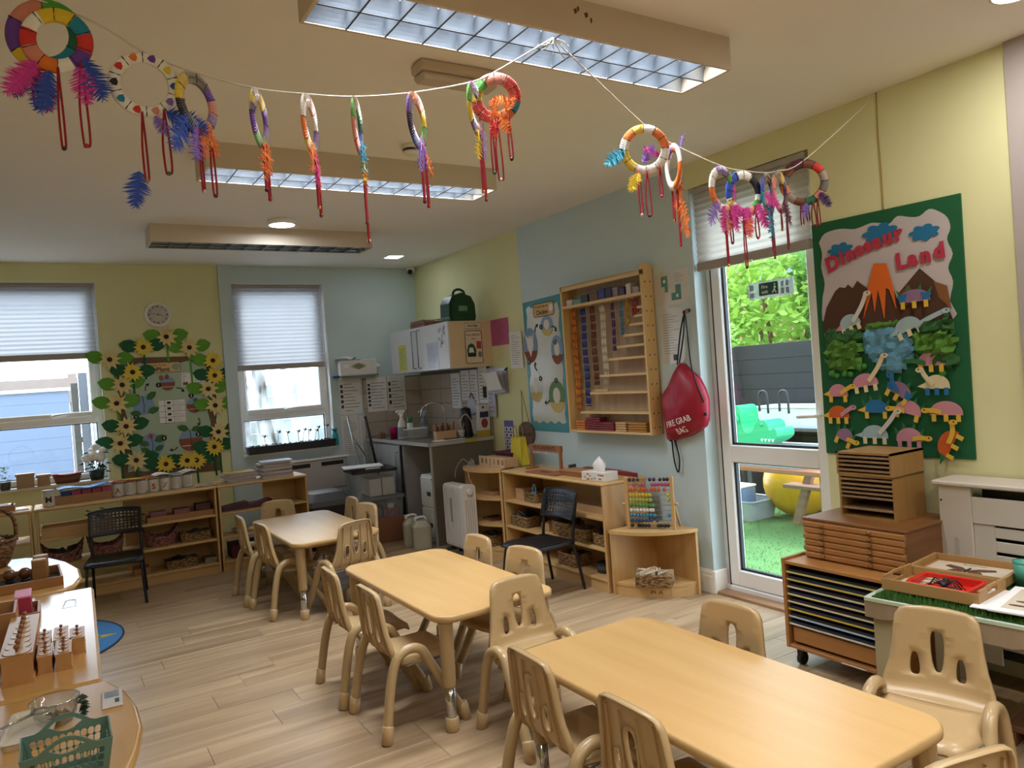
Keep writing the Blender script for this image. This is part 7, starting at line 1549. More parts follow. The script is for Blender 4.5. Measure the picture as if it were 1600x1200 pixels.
def knob_block(label, x, y, w_, L_, h_, n, rmax, rmin, kr):
    t = thing('cylinder_block', label, 'cylinder block', (x, y, T0), -1.7, 'knobbed cylinder blocks')
    MB().prism([(0, 0), (w_, 0), (w_, h_*.12), (w_*.95, h_*.2), (w_*.95, h_*.8), (w_, h_*.88), (w_, h_), (0, h_), (0, h_*.88), (w_*.05, h_*.8), (w_*.05, h_*.2), (0, h_*.12)], 0, L_, 'y').build('block', m_cylb, t)
    for k in range(n):
        yy = L_*(k+.6)/(n+.2); r_ = rmax+(rmin-rmax)*k/max(1, n-1)
        cyd = MB().cyl((w_/2, yy, h_-.001), (w_/2, yy, h_+.0015), r_, n=18).build('cylinder', mat('cyl_top', 'C29A70', .35), t); b = MB(); b.tube([(w_/2+r_*math.cos(a)*1.02, yy+r_*math.sin(a)*1.02, h_+.0002) for a in [2*math.pi*i/18 for i in range(18)]], .0009, 4, closed=True); b.build('socket_gap', mat('socket_shadow', '3A2416', .8), cyd)
        b = MB(); b.lathe([(0, h_), (kr*.5, h_), (kr*.4, h_+kr*.9), (kr*.75, h_+kr*1.3), (kr, h_+kr*2.0), (kr*.75, h_+kr*2.7), (0, h_+kr*3)], 12, o=(w_/2, yy, 0)); b.build('knob', m_knob, cyd)
knob_block('largest knobbed cylinder block with eight cylinders', -.157, 2.53, .080, .46, .085, 8, .034, .012, .0075)
knob_block('small knobbed block, front left of the small ones', -.072, 2.585, .040, .135, .05, 3, .016, .012, .005); knob_block('small knobbed block, rear left of the small ones', -.074, 2.725, .038, .15, .05, 3, .016, .012, .005)
knob_block('small knobbed block, front middle of the small ones', -.027, 2.575, .043, .155, .05, 4, .013, .010, .005); knob_block('small knobbed block, rear middle of the small ones', -.030, 2.735, .040, .155, .05, 3, .014, .011, .005); knob_block('small knobbed block on the right of the small ones', .013, 2.71, .042, .13, .05, 3, .013, .01, .005)
t = thing('plastic_film', 'piece of clear plastic film lying on the straight unit', 'plastic film', (.0, 3.36, T0), -1.7); MB().box(0, 0, 0, .05, .13, .0012).build('film', mat('clear_film2', 'D2D6D6', .08, alpha=.45), t)
b = MB(); b.tube([(.004, .02, .002), (.012, .11, .003), (.03, .12, .002), (.047, .1, .003), (.045, .03, .002)], .0012, 4); b.build('crease', m_paper, t)
# near end unit
t = thing('glass_bowl', 'small clear glass bowl beside the green basket', 'bowl', (-.03, 2.165, T0)); MB().lathe([(0, .004), (.03, .004), (.034, 0), (.046, .02), (.053, .055), (.0545, .058), (.052, .058), (.044, .024), (.03, .01), (0, .01)], 32).build('bowl', glassy('clear_bowl_glass', (.95, .96, .95), .14, .02), t); MB().lathe([(.052, .056), (.055, .058), (.052, .060)], 32).build('rim', glassy('clear_bowl_rim', (.7, .72, .7), .5, .02), t)
t = thing('leaf_sprig', 'dried dark leaves and petals lying in the glass bowl', 'leaves', (-.03, 2.165, T0+.012))
for k in range(12):
    a = gg.uniform(0, 6.28); r_ = gg.uniform(0, .03); x, y = r_*math.cos(a), r_*math.sin(a); s_ = .013; MB().add([(x-s_, y, gg.uniform(0, .014)), (x, y-s_*.6, gg.uniform(0, .018)), (x+s_, y, gg.uniform(0, .014)), (x, y+s_*.6, gg.uniform(0, .02))], [(0, 1, 2, 3)]).build('leaf', mat('dried_%d' % (k % 2), ['5A3A4A', '4A5640'][k % 2], .8), t)
t = thing('ivy_sprig', 'dark green sprig lying behind the glass bowl', 'leaves', (.028, 2.17, T0))
for k in range(22): x, y, z = gg.uniform(-.006, .006), gg.uniform(-.025, .02), gg.uniform(.004, .045); MB().add([(x-.009, y, z), (x, y-.008, z+.004), (x+.011, y, z), (x, y+.008, z+.006)], [(0, 1, 2, 3)]).build('leaf', mat('ivy_green', '2A3E2C', .7), t)
t = thing('white_tray', 'small cream plastic tray under the handle of the magnifier', 'tray', (-.135, 2.06, T0), -6); b = MB(); P0 = rrect(0, 0, .09, .19, .012, 4); P1 = rrect(-.006, -.006, .096, .196, .015, 4); n = len(P0); b.add([(x, y, 0) for x, y in P0]+[(x, y, .016) for x, y in P1]+[(x, y, .016) for x, y in P0]+[(.045+(x-.045)*.9, .095+(y-.095)*.94, .006) for x, y in P0], [(k*n+i, k*n+(i+1) % n, (k+1)*n+(i+1) % n, (k+1)*n+i) for k in range(3) for i in range(n)]+[list(range(n)), list(range(3*n, 4*n))]); b.build('tray', mat('cream_plastic', 'C9C0AC', .4), t); MB().tube([(x, y, .016) for x, y in P1], .002, 5, closed=True).build('rim', mat('cream_plastic', 'C9C0AC', .4), t)
t = thing('magnifier', 'clear magnifier with its handle resting on the cream tray', 'magnifier', (-.12, 2.13, T0+.028), 0); MB().tube([(-.06, -.03, 0), (.045, .02, .012)], .004, 8).build('handle', glassy('clear_bowl_rim', (.7, .72, .7), .5, .02), t); MB().tube([(.06+.018*math.cos(a), .027+.018*math.sin(a), .013) for a in [2*math.pi*i/20 for i in range(20)]], .003, 6, closed=True).build('lens_ring', mat('grey_ring', '7A7274', .4), t)
t = thing('sachet', 'small white sachet of insects lying on the near end unit', 'sachet', (.068, 2.165, T0), -3); MB().box(0, 0, 0, .048, .12, .006, .002).build('sachet', mat('white_sachet', 'CFCBC6', .15, var=.05), t); MB().box(.006, .065, .006, .040, .112, .0065).build('printed_panel', mat('sachet_print', '6E7478', .4, var=.3, scale=40), t); MB().box(.03, .02, .006, .04, .05, .0065).build('sachet_mark', m_dkgrey, t)
t = thing('green_basket', 'sage green perforated plastic basket with two handles', 'basket', (-.01, 1.825, T0)); m_gb = mat('sage_green_plastic', '567468', .4, var=.04)
bw0, bd0, bw1, bd1, bh = .066, .050, .080, .063, .085
def wallgrid(pA, pB, pC, pD, nx, nz, handle):
    """lattice wall A(bottom left) B(bottom right) C(top right) D(top left)"""
    A, B, C_, D_ = map(Vector, (pA, pB, pC, pD)); b = MB(); nrm = (B-A).cross(D_-A).normalized()*.0016
    def P(u, v): return (A.lerp(B, u)).lerp(D_.lerp(C_, u), v)
    def slab(us): 
        q = [P(u, v) for u, v in us]; k = len(q); b.add([p+nrm for p in q]+[p-nrm for p in q], [list(range(k)), list(range(k, 2*k))[::-1]]+[(i, (i+1) % k, k+(i+1) % k, k+i) for i in range(k)])
    slab([(0, 0), (1, 0), (1, .12), (0, .12)]); slab([(0, .12), (.07, .12), (.07, .84), (0, .84)]); slab([(.93, .12), (1, .12), (1, .84), (.93, .84)])
    for i in range(nx):
        for j in range(nz):
            u0, u1 = .07+.86*i/nx, .07+.86*(i+1)/nx; v0, v1 = .12+.72*j/nz, .12+.72*(j+1)/nz; um, vm = (u0+u1)/2, (v0+v1)/2; w_ = .30
            du, dv = (u1-u0)*w_, (v1-v0)*w_
            for (cu, cv, eu, ev, fu, fv) in ((u0, v0, u0+du, v0, u0, v0+dv), (u1, v0, u1, v0+dv, u1-du, v0), (u1, v1, u1-du, v1, u1, v1-dv), (u0, v1, u0, v1-dv, u0+du, v1)): slab([(cu, cv), (eu, ev), (fu, fv)])
            slab([(u0, vm-dv*.25), (u0+du*.45, vm), (u0, vm+dv*.25)]); slab([(u1, vm-dv*.25), (u1, vm+dv*.25), (u1-du*.45, vm)])
            slab([(u0, v0), (u0+du*.3, v0), (u0+du*.3, v1), (u0, v1)]); slab([(u0, v0), (u1, v0), (u1, v0+dv*.2), (u0, v0+dv*.2)])
    if handle:
        top = [(u, .84+.16+(.32*(.5+.5*math.cos(math.pi*(u-.5)/.33))**.6 if abs(u-.5) < .33 else 0)) for u in [i/20 for i in range(21)]]; hole = [(.5+.16*math.cos(a), 1.06+.15*math.sin(a)) for a in [2*math.pi*i/20 for i in range(20)]]
        for i in range(20):
            u0, v0 = top[i]; u1, v1 = top[i+1]
            def lo(u): 
                if abs(u-.5) >= .16: return None
                h_ = .15*math.sqrt(1-((u-.5)/.16)**2); return 1.06-h_, 1.06+h_
            la, lb = lo(u0), lo(u1)
            if la is None and lb is None: slab([(u0, .84), (u1, .84), (u1, v1), (u0, v0)])
            else:
                la = la or (1.06, 1.06); lb = lb or (1.06, 1.06); slab([(u0, .84), (u1, .84), (u1, lb[0]), (u0, la[0])]); slab([(u0, la[1]), (u1, lb[1]), (u1, v1), (u0, v0)])
    else: slab([(0, .84), (1, .84), (1, 1), (0, 1)])
    return b
for (p, q, hd, nx) in (((-1, -1), (1, -1), True, 10), ((1, 1), (-1, 1), True, 10), ((1, -1), (1, 1), False, 5), ((-1, 1), (-1, -1), False, 5)):
    wallgrid((p[0]*bw0, p[1]*bd0, 0), (q[0]*bw0, q[1]*bd0, 0), (q[0]*bw1, q[1]*bd1, bh), (p[0]*bw1, p[1]*bd1, bh), nx, 4 if hd else 4, hd).build('handle_wall' if hd else 'side_wall', m_gb, t)
MB().box(-bw0, -bd0, 0, bw0, bd0, .003).build('base', m_gb, t)
# rug
t = thing('round_rug', 'round blue play rug with dark edge on the floor at the left', 'rug', (-.265, 5.62, 0)); MB().lathe([(0, 0), (.6, 0), (.605, .003), (.59, .009), (0, .009)], 64).build('pile', mat('blue_rug', '3F7AB0', .95, var=.12, scale=40), t); MB().tube([(.6*math.cos(a), .6*math.sin(a), .006) for a in [2*math.pi*i/64 for i in range(64)]], .006, 6, closed=True).build('bound_edge', mat('navy_binding', '27304E', .9), t)
MB().prism([(.36, -.08), (.42, -.11), (.50, -.09), (.56, -.06), (.48, -.035), (.42, -.03)], .009, .0105, 'z').build('rug_motif', mat('rug_yellow', 'B9A24A', .95), t); MB().prism([(.40, -.08), (.46, -.085), (.47, -.06), (.42, -.055)], .0105, .0115, 'z').build('rug_motif_centre', mat('rug_brown', '5A3A30', .95), t); MB().prism(circ(.40, .16, .06, .05, 14), .009, .0105, 'z').build('rug_cloud', mat('rug_pale', '6E9CC0', .95), t)
# ============================================================ RING GARLAND ON A STRING
m_str = mat('white_cotton_string', 'D8D2C4', .9)
apex = (1.565, 2.10, 2.648); hook = (3.592, 2.188, 2.755)
L_pts = [(-.70, 2.42, H-.02), (.077, 2.35, 2.586), (.296, 2.32, 2.481), (.42, 2.30, 2.435), (.59, 2.27, 2.40), (.732, 2.24, 2.392), (.875, 2.22, 2.396), (1.067, 2.19, 2.425), (1.273, 2.17, 2.481), (1.37, 2.155, 2.53), apex]
R_pts = [apex, (1.99, 2.135, 2.41), (2.12, 2.14, 2.357), (2.41, 2.15, 2.294), (2.54, 2.152, 2.286), (2.69, 2.156, 2.29), (2.77, 2.158, 2.306), (2.965, 2.162, 2.37), hook]
t = thing('garland_string', 'white string strung across the room under the ceiling light', 'string', (0, 0, 0))
MB().tube(bez(L_pts, 5), .0026, 6).build('left_span', m_str, t); MB().tube(bez(R_pts, 5), .0026, 6).build('right_span', m_str, t)
b = MB()
for k in range(7):
    a = k*.9; b.tube(bez([apex, (apex[0]+.04*math.cos(a), apex[1]-.01, apex[2]-.01-.008*k), (apex[0]+.07*math.cos(a+.4), apex[1]-.02*math.sin(a), apex[2]-.02-.006*k)], 3), .002, 5)
b.build('knot_ends', m_str, t)
PAL = {'w': 'F5F2EC', 'y': 'E6C832', 'o': 'E8792A', 'r': 'D2342E', 'p': '6A3FA0', 'b': '2F4FB0', 't': '1F8AA8', 'g': '4FA63A', 'k': '262428', 'd': '1F6A4E', 'n': '7A4A34', 'i': 'D23A9A', 's': 'D98A7A', 'l': '8A6AC0', 'e': '6A6660', 'm': '5A2440', 'a': '9A8A7E', 'f': '3C2458'}
def pm_(c): return mat('craft_'+PAL[c], PAL[c], .75, var=.12, scale=40)
def feather_mesh(c, L_, seed):
    g = random.Random(seed); b = MB(); n = 26; w0 = L_*.34
    b.tube([(0, 0, 0), (.004, 0, -L_*.5), (0, 0, -L_)], [.0014, .001, .0004], 4)
    for k in range(n):
        f = (k+.5)/n; z = -L_*f; w_ = w0*math.sin(math.pi*min(1, f*.92+.1))**.6*g.uniform(.75, 1.15)
        for s_ in (-1, 1):
            d_ = g.uniform(-.010, .010); b.add([(0, 0, z+L_/n*.6), (s_*w_*.6, d_*.6, z-L_*.04), (s_*w_, d_, z-L_*.1), (s_*w_*.5, d_*.6, z-L_*.07), (0, 0, z-L_/n*.5)], [(0, 1, 2, 3, 4)])
    return b.mesh('feather', pm_(c))
FM = {}
def feather(parent, c, loc, rot, L_=.085):
    L_ *= 1.3; key = (c, round(L_, 3))
    if key not in FM: FM[key] = feather_mesh(c, L_, len(FM)+1)
    o = bpy.data.objects.new('feather', FM[key]); C.objects.link(o); o.parent = parent; o.location = loc; o.rotation_euler = tuple(R(a) for a in rot); return o
m_yarn = mat('red_yarn', '9A1524', .85, var=.1); m_yarn2 = mat('dark_red_yarn', '7A2A30', .85, var=.1)
BE = ['1E1E22', 'B02A3A', 'C9A23A', '2A6A5A', 'C9C2B8']
def ring(label, top, rz, ro, ri, segs, tassels, feathers, wrap=True, tilt=(0, 0), yarn=None):
    """hoop hanging from its top point; local plane x-z facing -y; tassels (x, len), feathers (colour, x, dz, roll, len)"""
    ri = ro-(ro-ri)*1.25; tassels = [(x, L_*1.12) for x, L_ in tassels]
    t = thing('craft_ring', label, 'craft ring', top, rz, 'craft rings hung on the string'); n = 48; b = MB(); yr = yarn or m_yarn
    def P(r_, a, d): return (r_*math.sin(a), d, -ro+r_*math.cos(a))
    ms = [pm_(c) for c in segs]
    for i in range(n):
        a0, a1 = 2*math.pi*i/n, 2*math.pi*(i+1)/n; k = int(i*len(segs)/n); d0 = -.004
        rm = (ro+ri)/2; pr = [(ri, .0), (ri+.004, -.006), (rm, -.009), (ro-.004, -.006), (ro, .0), (rm, .004)]
        V = [P(r_, a0, d) for r_, d in pr]+[P(r_, a1, d) for r_, d in pr]; b.add(V, [(j, (j+1) % 6, 6+(j+1) % 6, 6+j) for j in range(6)], True, k)
    hoop = b.build('hoop', ms, t)
    for i in range(len(segs)):                                      # dividing lines drawn on the hoop
        a = 2*math.pi*i/len(segs); da = .018; q = MB(); q.add([P(ri+.002, a-da, -.0075), P(ro-.002, a-da, -.0075), P(ro-.002, a+da, -.0075), P(ri+.002, a+da, -.0075), P((ri+ro)/2, a, -.0102)], [(0, 1, 4), (1, 2, 4), (2, 3, 4), (3, 0, 4)]); q.build('drawn_line', m_blk, hoop)
    if wrap:
        q = MB()
        for i in range(72):
            a = 2*math.pi*i/72; q.add([P(ri-.0008, a, 0), P(ri+.003, a-.006, -.0085), P((ri+ro)/2, a, -.0108), P(ro-.003, a+.006, -.0085), P(ro+.0008, a, 0), P((ri+ro)/2, a+.012, -.0104)], [(0, 1, 2, 5), (2, 3, 4, 5)])
        o = q.build('yarn_wrap', mat('pale_wrap', 'E8E0DC', .8), t); o['kind'] = 'stuff'
    for k, (x, L_) in enumerate(tassels):
        zt = -ro-math.sqrt(max(0, ro*ro-x*x))+.012
        ts = MB(); sw = .006+.004*(k % 2); ts.tube(bez([(x, -.012, zt), (x-sw, -.012, zt-L_*.5), (x-sw*.7, -.012, zt-L_+.004), (x, -.012, zt-L_-.002), (x+sw*.9, -.012, zt-L_+.006), (x+sw*.7, -.012, zt-L_*.5), (x, -.010, zt)], 4), .0031, 5); o = ts.build('tassel', yr, t)
        c = BE[(k+int(abs(top[0])*10)) % 5]; MB().sphere((x, -.012, zt-L_-.002), .0065, 8).build('bead', mat('tassel_bead_'+c, c, .3), o)
    for (c, x, dz, roll, L_) in feathers:
        zt = -ro-math.sqrt(max(0, ro*ro-x*x)); feather(t, c, (x, -.014, zt+dz), (0, roll, 0), L_)
    t.rotation_euler = (R(tilt[0]), R(tilt[1]), R(rz)); return t
VR = -30                                                            # face the viewer's side of the room
ring('green, blue and yellow ring behind another at the left end of the string', (.065, 2.36, 2.60), -20, .098, .066, 'gdtypsg'[:6], [(-.03, .10)], [('b', -.04, .0, 25, .07), ('i', -.02, .0, -10, .09)], False)
ring('yellow, red and purple ring in front at the left end of the string', (.09, 2.325, 2.565), -14, .088, .056, 'ytrpwosrwy', [(.0, .19), (.055, .20)], [('i', -.05, .01, 40, .09), ('b', -.02, .0, 15, .09), ('i', .05, .0, -10, .08), ('b', .065, .01, -20, .09)], False)
rw_ = ring('white ring with small painted marks, second along the string', (.296, 2.32, 2.478), -8, .092, .066, 'wwwwwwwwww', [(-.012, .17), (.045, .16)], [('b', .05, .0, -65, .09), ('b', -.03, -.16, 10, .08), ('l', .02, .0, -30, .05)], False)
for k, c in enumerate('pyblsrtkro'):
    a = 2*math.pi*(k+.5)/10; r_ = .076; MB().prism([(r_*math.sin(a)+.012*math.cos(q*1.05)*(1 if q % 2 else .8), -.092+r_*math.cos(a)+.012*math.sin(q*1.05)*(1 if q % 2 else .8)) for q in range(6)], -.0115, -.0085, 'y').build('painted_mark', pm_(c), rw_)
ring('tilted ring with grey, purple and yellow wraps, third along the string', (.425, 2.30, 2.432), 42, .088, .060, 'epslobkkyye', [(-.01, .16), (.04, .17)], [('b', -.06, .01, 30, .10), ('o', .01, .02, 5, .07), ('o', .03, .015, -20, .06), ('l', -.02, .01, 10, .08)])
ring('edge-on ring with purple and yellow, fourth along the string', (.59, 2.27, 2.396), 60, .088, .058, 'yplggpyw', [(-.01, .12), (.02, .14)], [('o', .0, .02, 10, .09), ('o', .02, .02, -15, .07), ('f', -.06, .08, 70, .05)])
ring('edge-on ring with white and purple wraps, fifth along the string', (.732, 2.24, 2.390), 58, .092, .060, 'swpdyoww', [(-.0, .15), (.02, .17)], [('o', -.02, .03, 25, .08), ('i', .0, -.0, 5, .07), ('r', .01, -.02, 0, .07)])
ring('edge-on green and red ring with a turquoise feather, sixth along the string', (.875, 2.22, 2.394), 60, .088, .058, 'gdbtrsgn', [(-.0, .20), (.01, .25)], [('t', .0, .04, 10, .08), ('t', .02, .04, -20, .075), ('y', .0, -.02, 12, .06), ('o', .01, -.04, -10, .06)])
ring('edge-on orange and dark purple ring, seventh along the string', (1.067, 2.19, 2.424), 46, .092, .060, 'oyglbfpo', [(-.01, .16), (.03, .17)], [('l', -.01, .02, 20, .08), ('o', .03, -.01, -40, .06), ('p', .01, .02, 0, .06)])
ring('narrow ring of green, blue and yellow beside the red ring', (1.275, 2.17, 2.479), 44, .088, .056, 'bgkspygl', [(-.01, .18), (.02, .20)], [('y', -.02, .01, 15, .08), ('e', .0, .01, 0, .07), ('l', .02, .02, -15, .07)])
ring('red and teal wrapped ring with orange feathers near the ceiling light', (1.352, 2.158, 2.519), -34, .086, .054, 'srrtoorrygs', [(-.02, .16), (.0, .18), (.04, .13)], [('o', .03, .03, -140, .045), ('o', .0, .02, 165, .045), ('o', .05, .05, 100, .05), ('r', -.01, .01, 0, .05), ('o', .01, .015, -30, .05)])
ring('white and orange ring with a blue feather, first beyond the ceiling light', (1.985, 2.135, 2.410), VR, .095, .068, 'woowwwwyywoy', [(-.03, .15), (.0, .15), (.05, .10)], [('t', -.08, .05, 55, .07), ('l', -.01, .04, -150, .06), ('y', -.03, .0, 30, .06), ('i', .05, .05, 120, .05)], True)
ring('edge-on white ring with a long orange feather, beyond the ceiling light', (2.13, 2.14, 2.352), 66, .09, .062, 'lwwwoows', [(.0, .20), (.05, .12)], [('o', -.02, .05, -8, .11), ('o', -.02, -.05, 22, .12), ('l', -.05, .14, 120, .05)])
ring('white, orange and purple ring with pink feathers before the door blind', (2.41, 2.15, 2.293), 10, .098, .068, 'pgiiyywoowwp', [(-.01, .20), (.03, .12)], [('l', -.06, .02, 35, .09), ('i', -.01, .03, 10, .09), ('i', .04, .03, -20, .09), ('s', .0, .0, 0, .07)])
ring('white ring with blue scribbles and magenta feathers before the door blind', (2.54, 2.152, 2.286), -8, .098, .068, 'wkkwgsiiwbbbw', [(-.02, .20), (.05, .10)], [('i', -.04, .04, 30, .09), ('i', .0, .04, 0, .09), ('i', .05, .04, -30, .09), ('i', .08, .06, -60, .08), ('o', .01, .0, 5, .07)], False)
ring('narrow navy and green ring with a teal feather before the door blind', (2.69, 2.156, 2.29), 24, .094, .064, 'kbgggtbk', [(.0, .14), (.02, .17)], [('t', -.02, .06, 10, .11), ('t', .01, .0, 20, .09), ('b', .0, .1, 0, .07)], yarn=m_yarn2)
ring('crescent looking ring of yellow, purple and salmon before the door blind', (2.775, 2.158, 2.306), 20, .094, .064, 'yfmmisse', [(-.03, .08), (.04, .15)], [('m', .0, .05, -40, .09), ('m', .03, .04, -30, .08)], yarn=m_yarn2)
ring('brown and grey painted ring, last before the wall hook', (2.955, 2.162, 2.368), -46, .102, .074, 'nraesdnaoenm', [(-.02, .09), (.03, .10), (.05, .10)], [('l', .0, .01, 10, .05), ('f', .06, .03, -30, .06)], False, yarn=m_yarn2)
ring('dark ring hanging just behind the brown ring at the wall end', (2.985, 2.19, 2.385), -42, .104, .080, 'mkonmkom', [(.01, .08)], [], False, yarn=m_yarn2)
# ============================================================ OUTSIDE
GX = -.10
m_turf = mat('artificial_turf', '4C7840', .95, var=.18, scale=60, bump=.4)
gt = MB().box(XR+.25, 1.2, GX-.1, 9.5, 9.0, GX).build('garden_turf', m_turf); tag(gt, 'green artificial turf outside the garden door', 'grass', kind='stuff')
g = random.Random(3); b = MB()
for i in range(9000):
    x, y = g.uniform(4.2, 6.9), g.uniform(3.2, 6.4); a = g.uniform(0, 6.28); b.add([(x-.003*math.cos(a), y-.003*math.sin(a), GX), (x+.003*math.cos(a), y+.003*math.sin(a), GX), (x+.012*math.sin(a), y+.012*math.cos(a), GX+g.uniform(.01, .03))], [(0, 1, 2)])
o = b.build('turf_blades', mat('turf_blade', '5A8A46', .9, var=.25, scale=30), gt); o['kind'] = 'stuff'
t = thing('garden_fence', 'tall black boarded fence at the end of the garden', 'fence', (7.1, 3.2, GX)); m_fb = wood('black_stained_board', '131417', '0E0F11', 1, .5, .7)
for k in range(10): MB().box(0, 0, .175*k, .022, 5.6, .175*k+.1755, .005).build('board', m_fb, t)
for y in (.0, 1.85, 3.7, 5.55): MB().box(.022, y, 0, .1, y+.09, 1.8).build('post', m_fb, t)
# bushes above the fence
def leaf_cloud(t, name, c, n, cx, cy, cz, rx, ry, rz_, s0, mt, seed):
    g = random.Random(seed); b = MB()
    for i in range(n):
        while True:
            u, v, w_ = g.uniform(-1, 1), g.uniform(-1, 1), g.uniform(-1, 1)
            if u*u+v*v+w_*w_ < 1: break
        k = g.uniform(.75, 1.0)/max(.2, math.sqrt(u*u+v*v+w_*w_)) if g.random() < .6 else 1
        x, y, z = cx+rx*u*k, cy+ry*v*k, cz+rz_*w_*k; s = s0*g.uniform(.6, 1.3); d1 = Vector((g.uniform(-1, 1), g.uniform(-1, 1), g.uniform(-.6, .6))).normalized()*s; d2 = d1.cross(Vector((g.uniform(-1, 1), g.uniform(-1, 1), g.uniform(-1, 1)))).normalized()*s*.45; p = Vector((x, y, z))
        b.add([p-d1, p+d2, p+d1, p-d2], [(0, 1, 2, 3)])
    o = b.build(name, mt, t); o['kind'] = 'stuff'; return o
m_lf1 = mat('sunlit_leaf', '8FB54A', .6, var=.3, scale=4, transl=.35); m_lf2 = mat('mid_green_leaf', '5E8E3C', .6, var=.3, scale=4, transl=.35); m_bark = mat('brown_bark', '6A4E38', .9, var=.2)
for lb, cx, cy, cz, r3, n, mt, sd in (('bright yellow-green bush above the fence behind the exit sign', 8.0, 6.3, 2.2, (.8, 1.1, .95), 3600, m_lf1, 1), ('dense green bush above the right part of the garden fence', 8.1, 4.9, 2.5, (.8, 1.2, 1.2), 4200, m_lf2, 2), ('tall pale bush at the left of the garden door view', 8.6, 7.9, 2.5, (.8, 1.1, 1.5), 2800, m_lf1, 3)):
    t = thing('garden_bush', lb, 'bush', (cx, cy, GX)); leaf_cloud(t, 'foliage', None, n, 0, 0, cz, *r3, .075, mt, sd)
    for k in range(4): MB().tube(bez([(0, 0, 0), (.1*math.cos(k*1.6), .1*math.sin(k*1.6), .9), (.4*math.cos(k*1.6), .5*math.sin(k*1.6), cz+.3)], 4), [.05-.003*i for i in range(9)], 7).build('branch', m_bark, t)
t = thing('young_tree', 'thin leaning tree with pale leaves in the left of the garden', 'tree', (6.4, 5.85, GX)); MB().tube(bez([(0, 0, 0), (-.07, .05, .8), (-.1, .1, 1.35), (-.14, .15, 1.75)], 5), .024, 8).build('trunk', m_bark, t); leaf_cloud(t, 'foliage', None, 320, -.12, .1, 1.85, .3, .3, .28, .05, mat('fresh_leaf', '8CB860', .6, var=.2, scale=4, transl=.35), 5)
t = thing('garden_pole', 'brown wooden pole standing at the garden fence', 'pole', (7.0, 6.33, GX)); MB().cyl((0, 0, 0), (0, 0, 3.0), .05, n=12).build('pole', mat('brown_pole', '9A6A4A', .8), t); MB().cyl((0, 0, 3.0), (0, 0, 3.03), .06, n=12).build('pole_cap', m_dkgrey, t)
t = thing('brick_house', 'reddish house wall beyond the fence at the left', 'house', (11.5, 9.2, GX)); MB().box(-.1, -1.5, 0, .2, 2.0, 5.5).build('wall', mat('brick_red_wall', '8A5048', .9, var=.25, scale=20), t); MB().box(-.15, -.6, 3.0, -.1, .4, 4.2).build('window', mat('house_window', '5A6470', .2), t)
# seesaw, tubs, ball, bench
SX = 5.6
t = thing('green_seesaw', 'green plastic crocodile seesaw standing on a tub', 'seesaw', (SX, 4.98, .69), -90); P = [(-.02, 0), (.30, 0), (.44, .04), (.52, .10), (.50, .17), (.44, .15), (.42, .21), (.36, .24), (.29, .21), (.25, .14), (.17, .12), (.13, .2), (.115, .35), (.03, .36), (0, .2), (-.15, .16), (-.16, .08)]
m_ss = mat('bright_green_plastic', '1FA36A', .35, var=.05); MB().prism(P2(P, 3), -.12, .12, 'y').build('body', m_ss, t)
for k in range(4): MB().prism([(.34+.04*k, .07), (.355+.04*k, .045), (.37+.04*k, .075)], -.124, -.12, 'y').build('tooth', m_paper, t)
MB().tube(bez([(.05, -.122, .22), (.075, -.13, .29), (.10, -.122, .22)], 3), .012, 6).build('grip', m_ss, t); MB().sphere((.36, -.10, .20), .03, 8).build('eye', m_ss, t)
for k, x in enumerate((.13, .36)): MB().tube(bez([(x, .14, .30), (x+.01, .14, .47), (x+.09, .14, .47), (x+.10, .14, .28)], 4), .011, 7).build('handle', m_black, t)
def tub(label, loc, w_, d_, h_, c, rz=-90):
    t = thing('plastic_tub', label, 'tub', loc, rz); b = MB(); P0 = rrect(-w_/2*.85, -d_/2*.85, w_/2*.85, d_/2*.85, .05, 4); P1 = rrect(-w_/2, -d_/2, w_/2, d_/2, .06, 4); n = len(P0); b.add([(x, y, 0) for x, y in P0]+[(x, y, h_) for x, y in P1]+[(x*.97, y*.97, h_) for x, y in P1]+[(x*.97, y*.97, .01) for x, y in P0], [(k*n+i, k*n+(i+1) % n, (k+1)*n+(i+1) % n, (k+1)*n+i) for k in range(3) for i in range(n)]+[list(range(n)), list(range(3*n, 4*n))]); b.build('tub', c, t); MB().tube([(x, y, h_) for x, y in P1], .012, 6, closed=True).build('rim', c, t); return t
m_tub = mat('grey_tub_plastic', 'A3A9AC', .4); tub('large pale grey tub under the green seesaw', (SX, 4.62, .52), .95, .45, .165, m_tub); tub('grey plastic tub on the turf left of the yellow ball', (5.95, 5.30, GX), .55, .42, .19, m_tub)
t = thing('wooden_planter', 'brown wooden bench top carrying the tub outside', 'bench', (SX, 4.62, 0), -90); MB().box(-.75, -.25, .48, .75, .25, .52, .005).build('top', mat('brown_bench', '8A5A3C', .8), t)
for x in (-.7, .64): 
    for y in (-.22, .16): MB().box(x, y, GX, x+.06, y+.06, .48).build('leg', mat('brown_bench', '8A5A3C', .8), t)
tub('stacked pale tub with lid behind the seesaw handles', (6.85, 5.25, .73), .95, .4, .22, mat('bluish_tub', 'B9C4D0', .4)); t = thing('dark_shelf', 'dark outdoor shelf carrying the pale tub by the fence', 'shelf', (6.85, 5.25, GX), -90); MB().box(-.6, -.22, .8, .6, .25, .83).build('top', m_dkgrey, t); MB().box(-.6, -.2, 0, -.54, .22, .8).build('leg', m_dkgrey, t); MB().box(.54, -.2, 0, .6, .22, .8).build('leg', m_dkgrey, t)
t = thing('blue_crate', 'small blue and white crate in the grey tub on the turf', 'crate', (5.95, 5.36, GX+.02), -90); MB().box(-.12, -.12, 0, .12, .12, .28, .01).build('crate', mat('blue_crate_plastic', '6A8AB0', .5), t); MB().box(-.125, -.125, .28, .125, .125, .30, .005).build('rim', m_upvc, t)
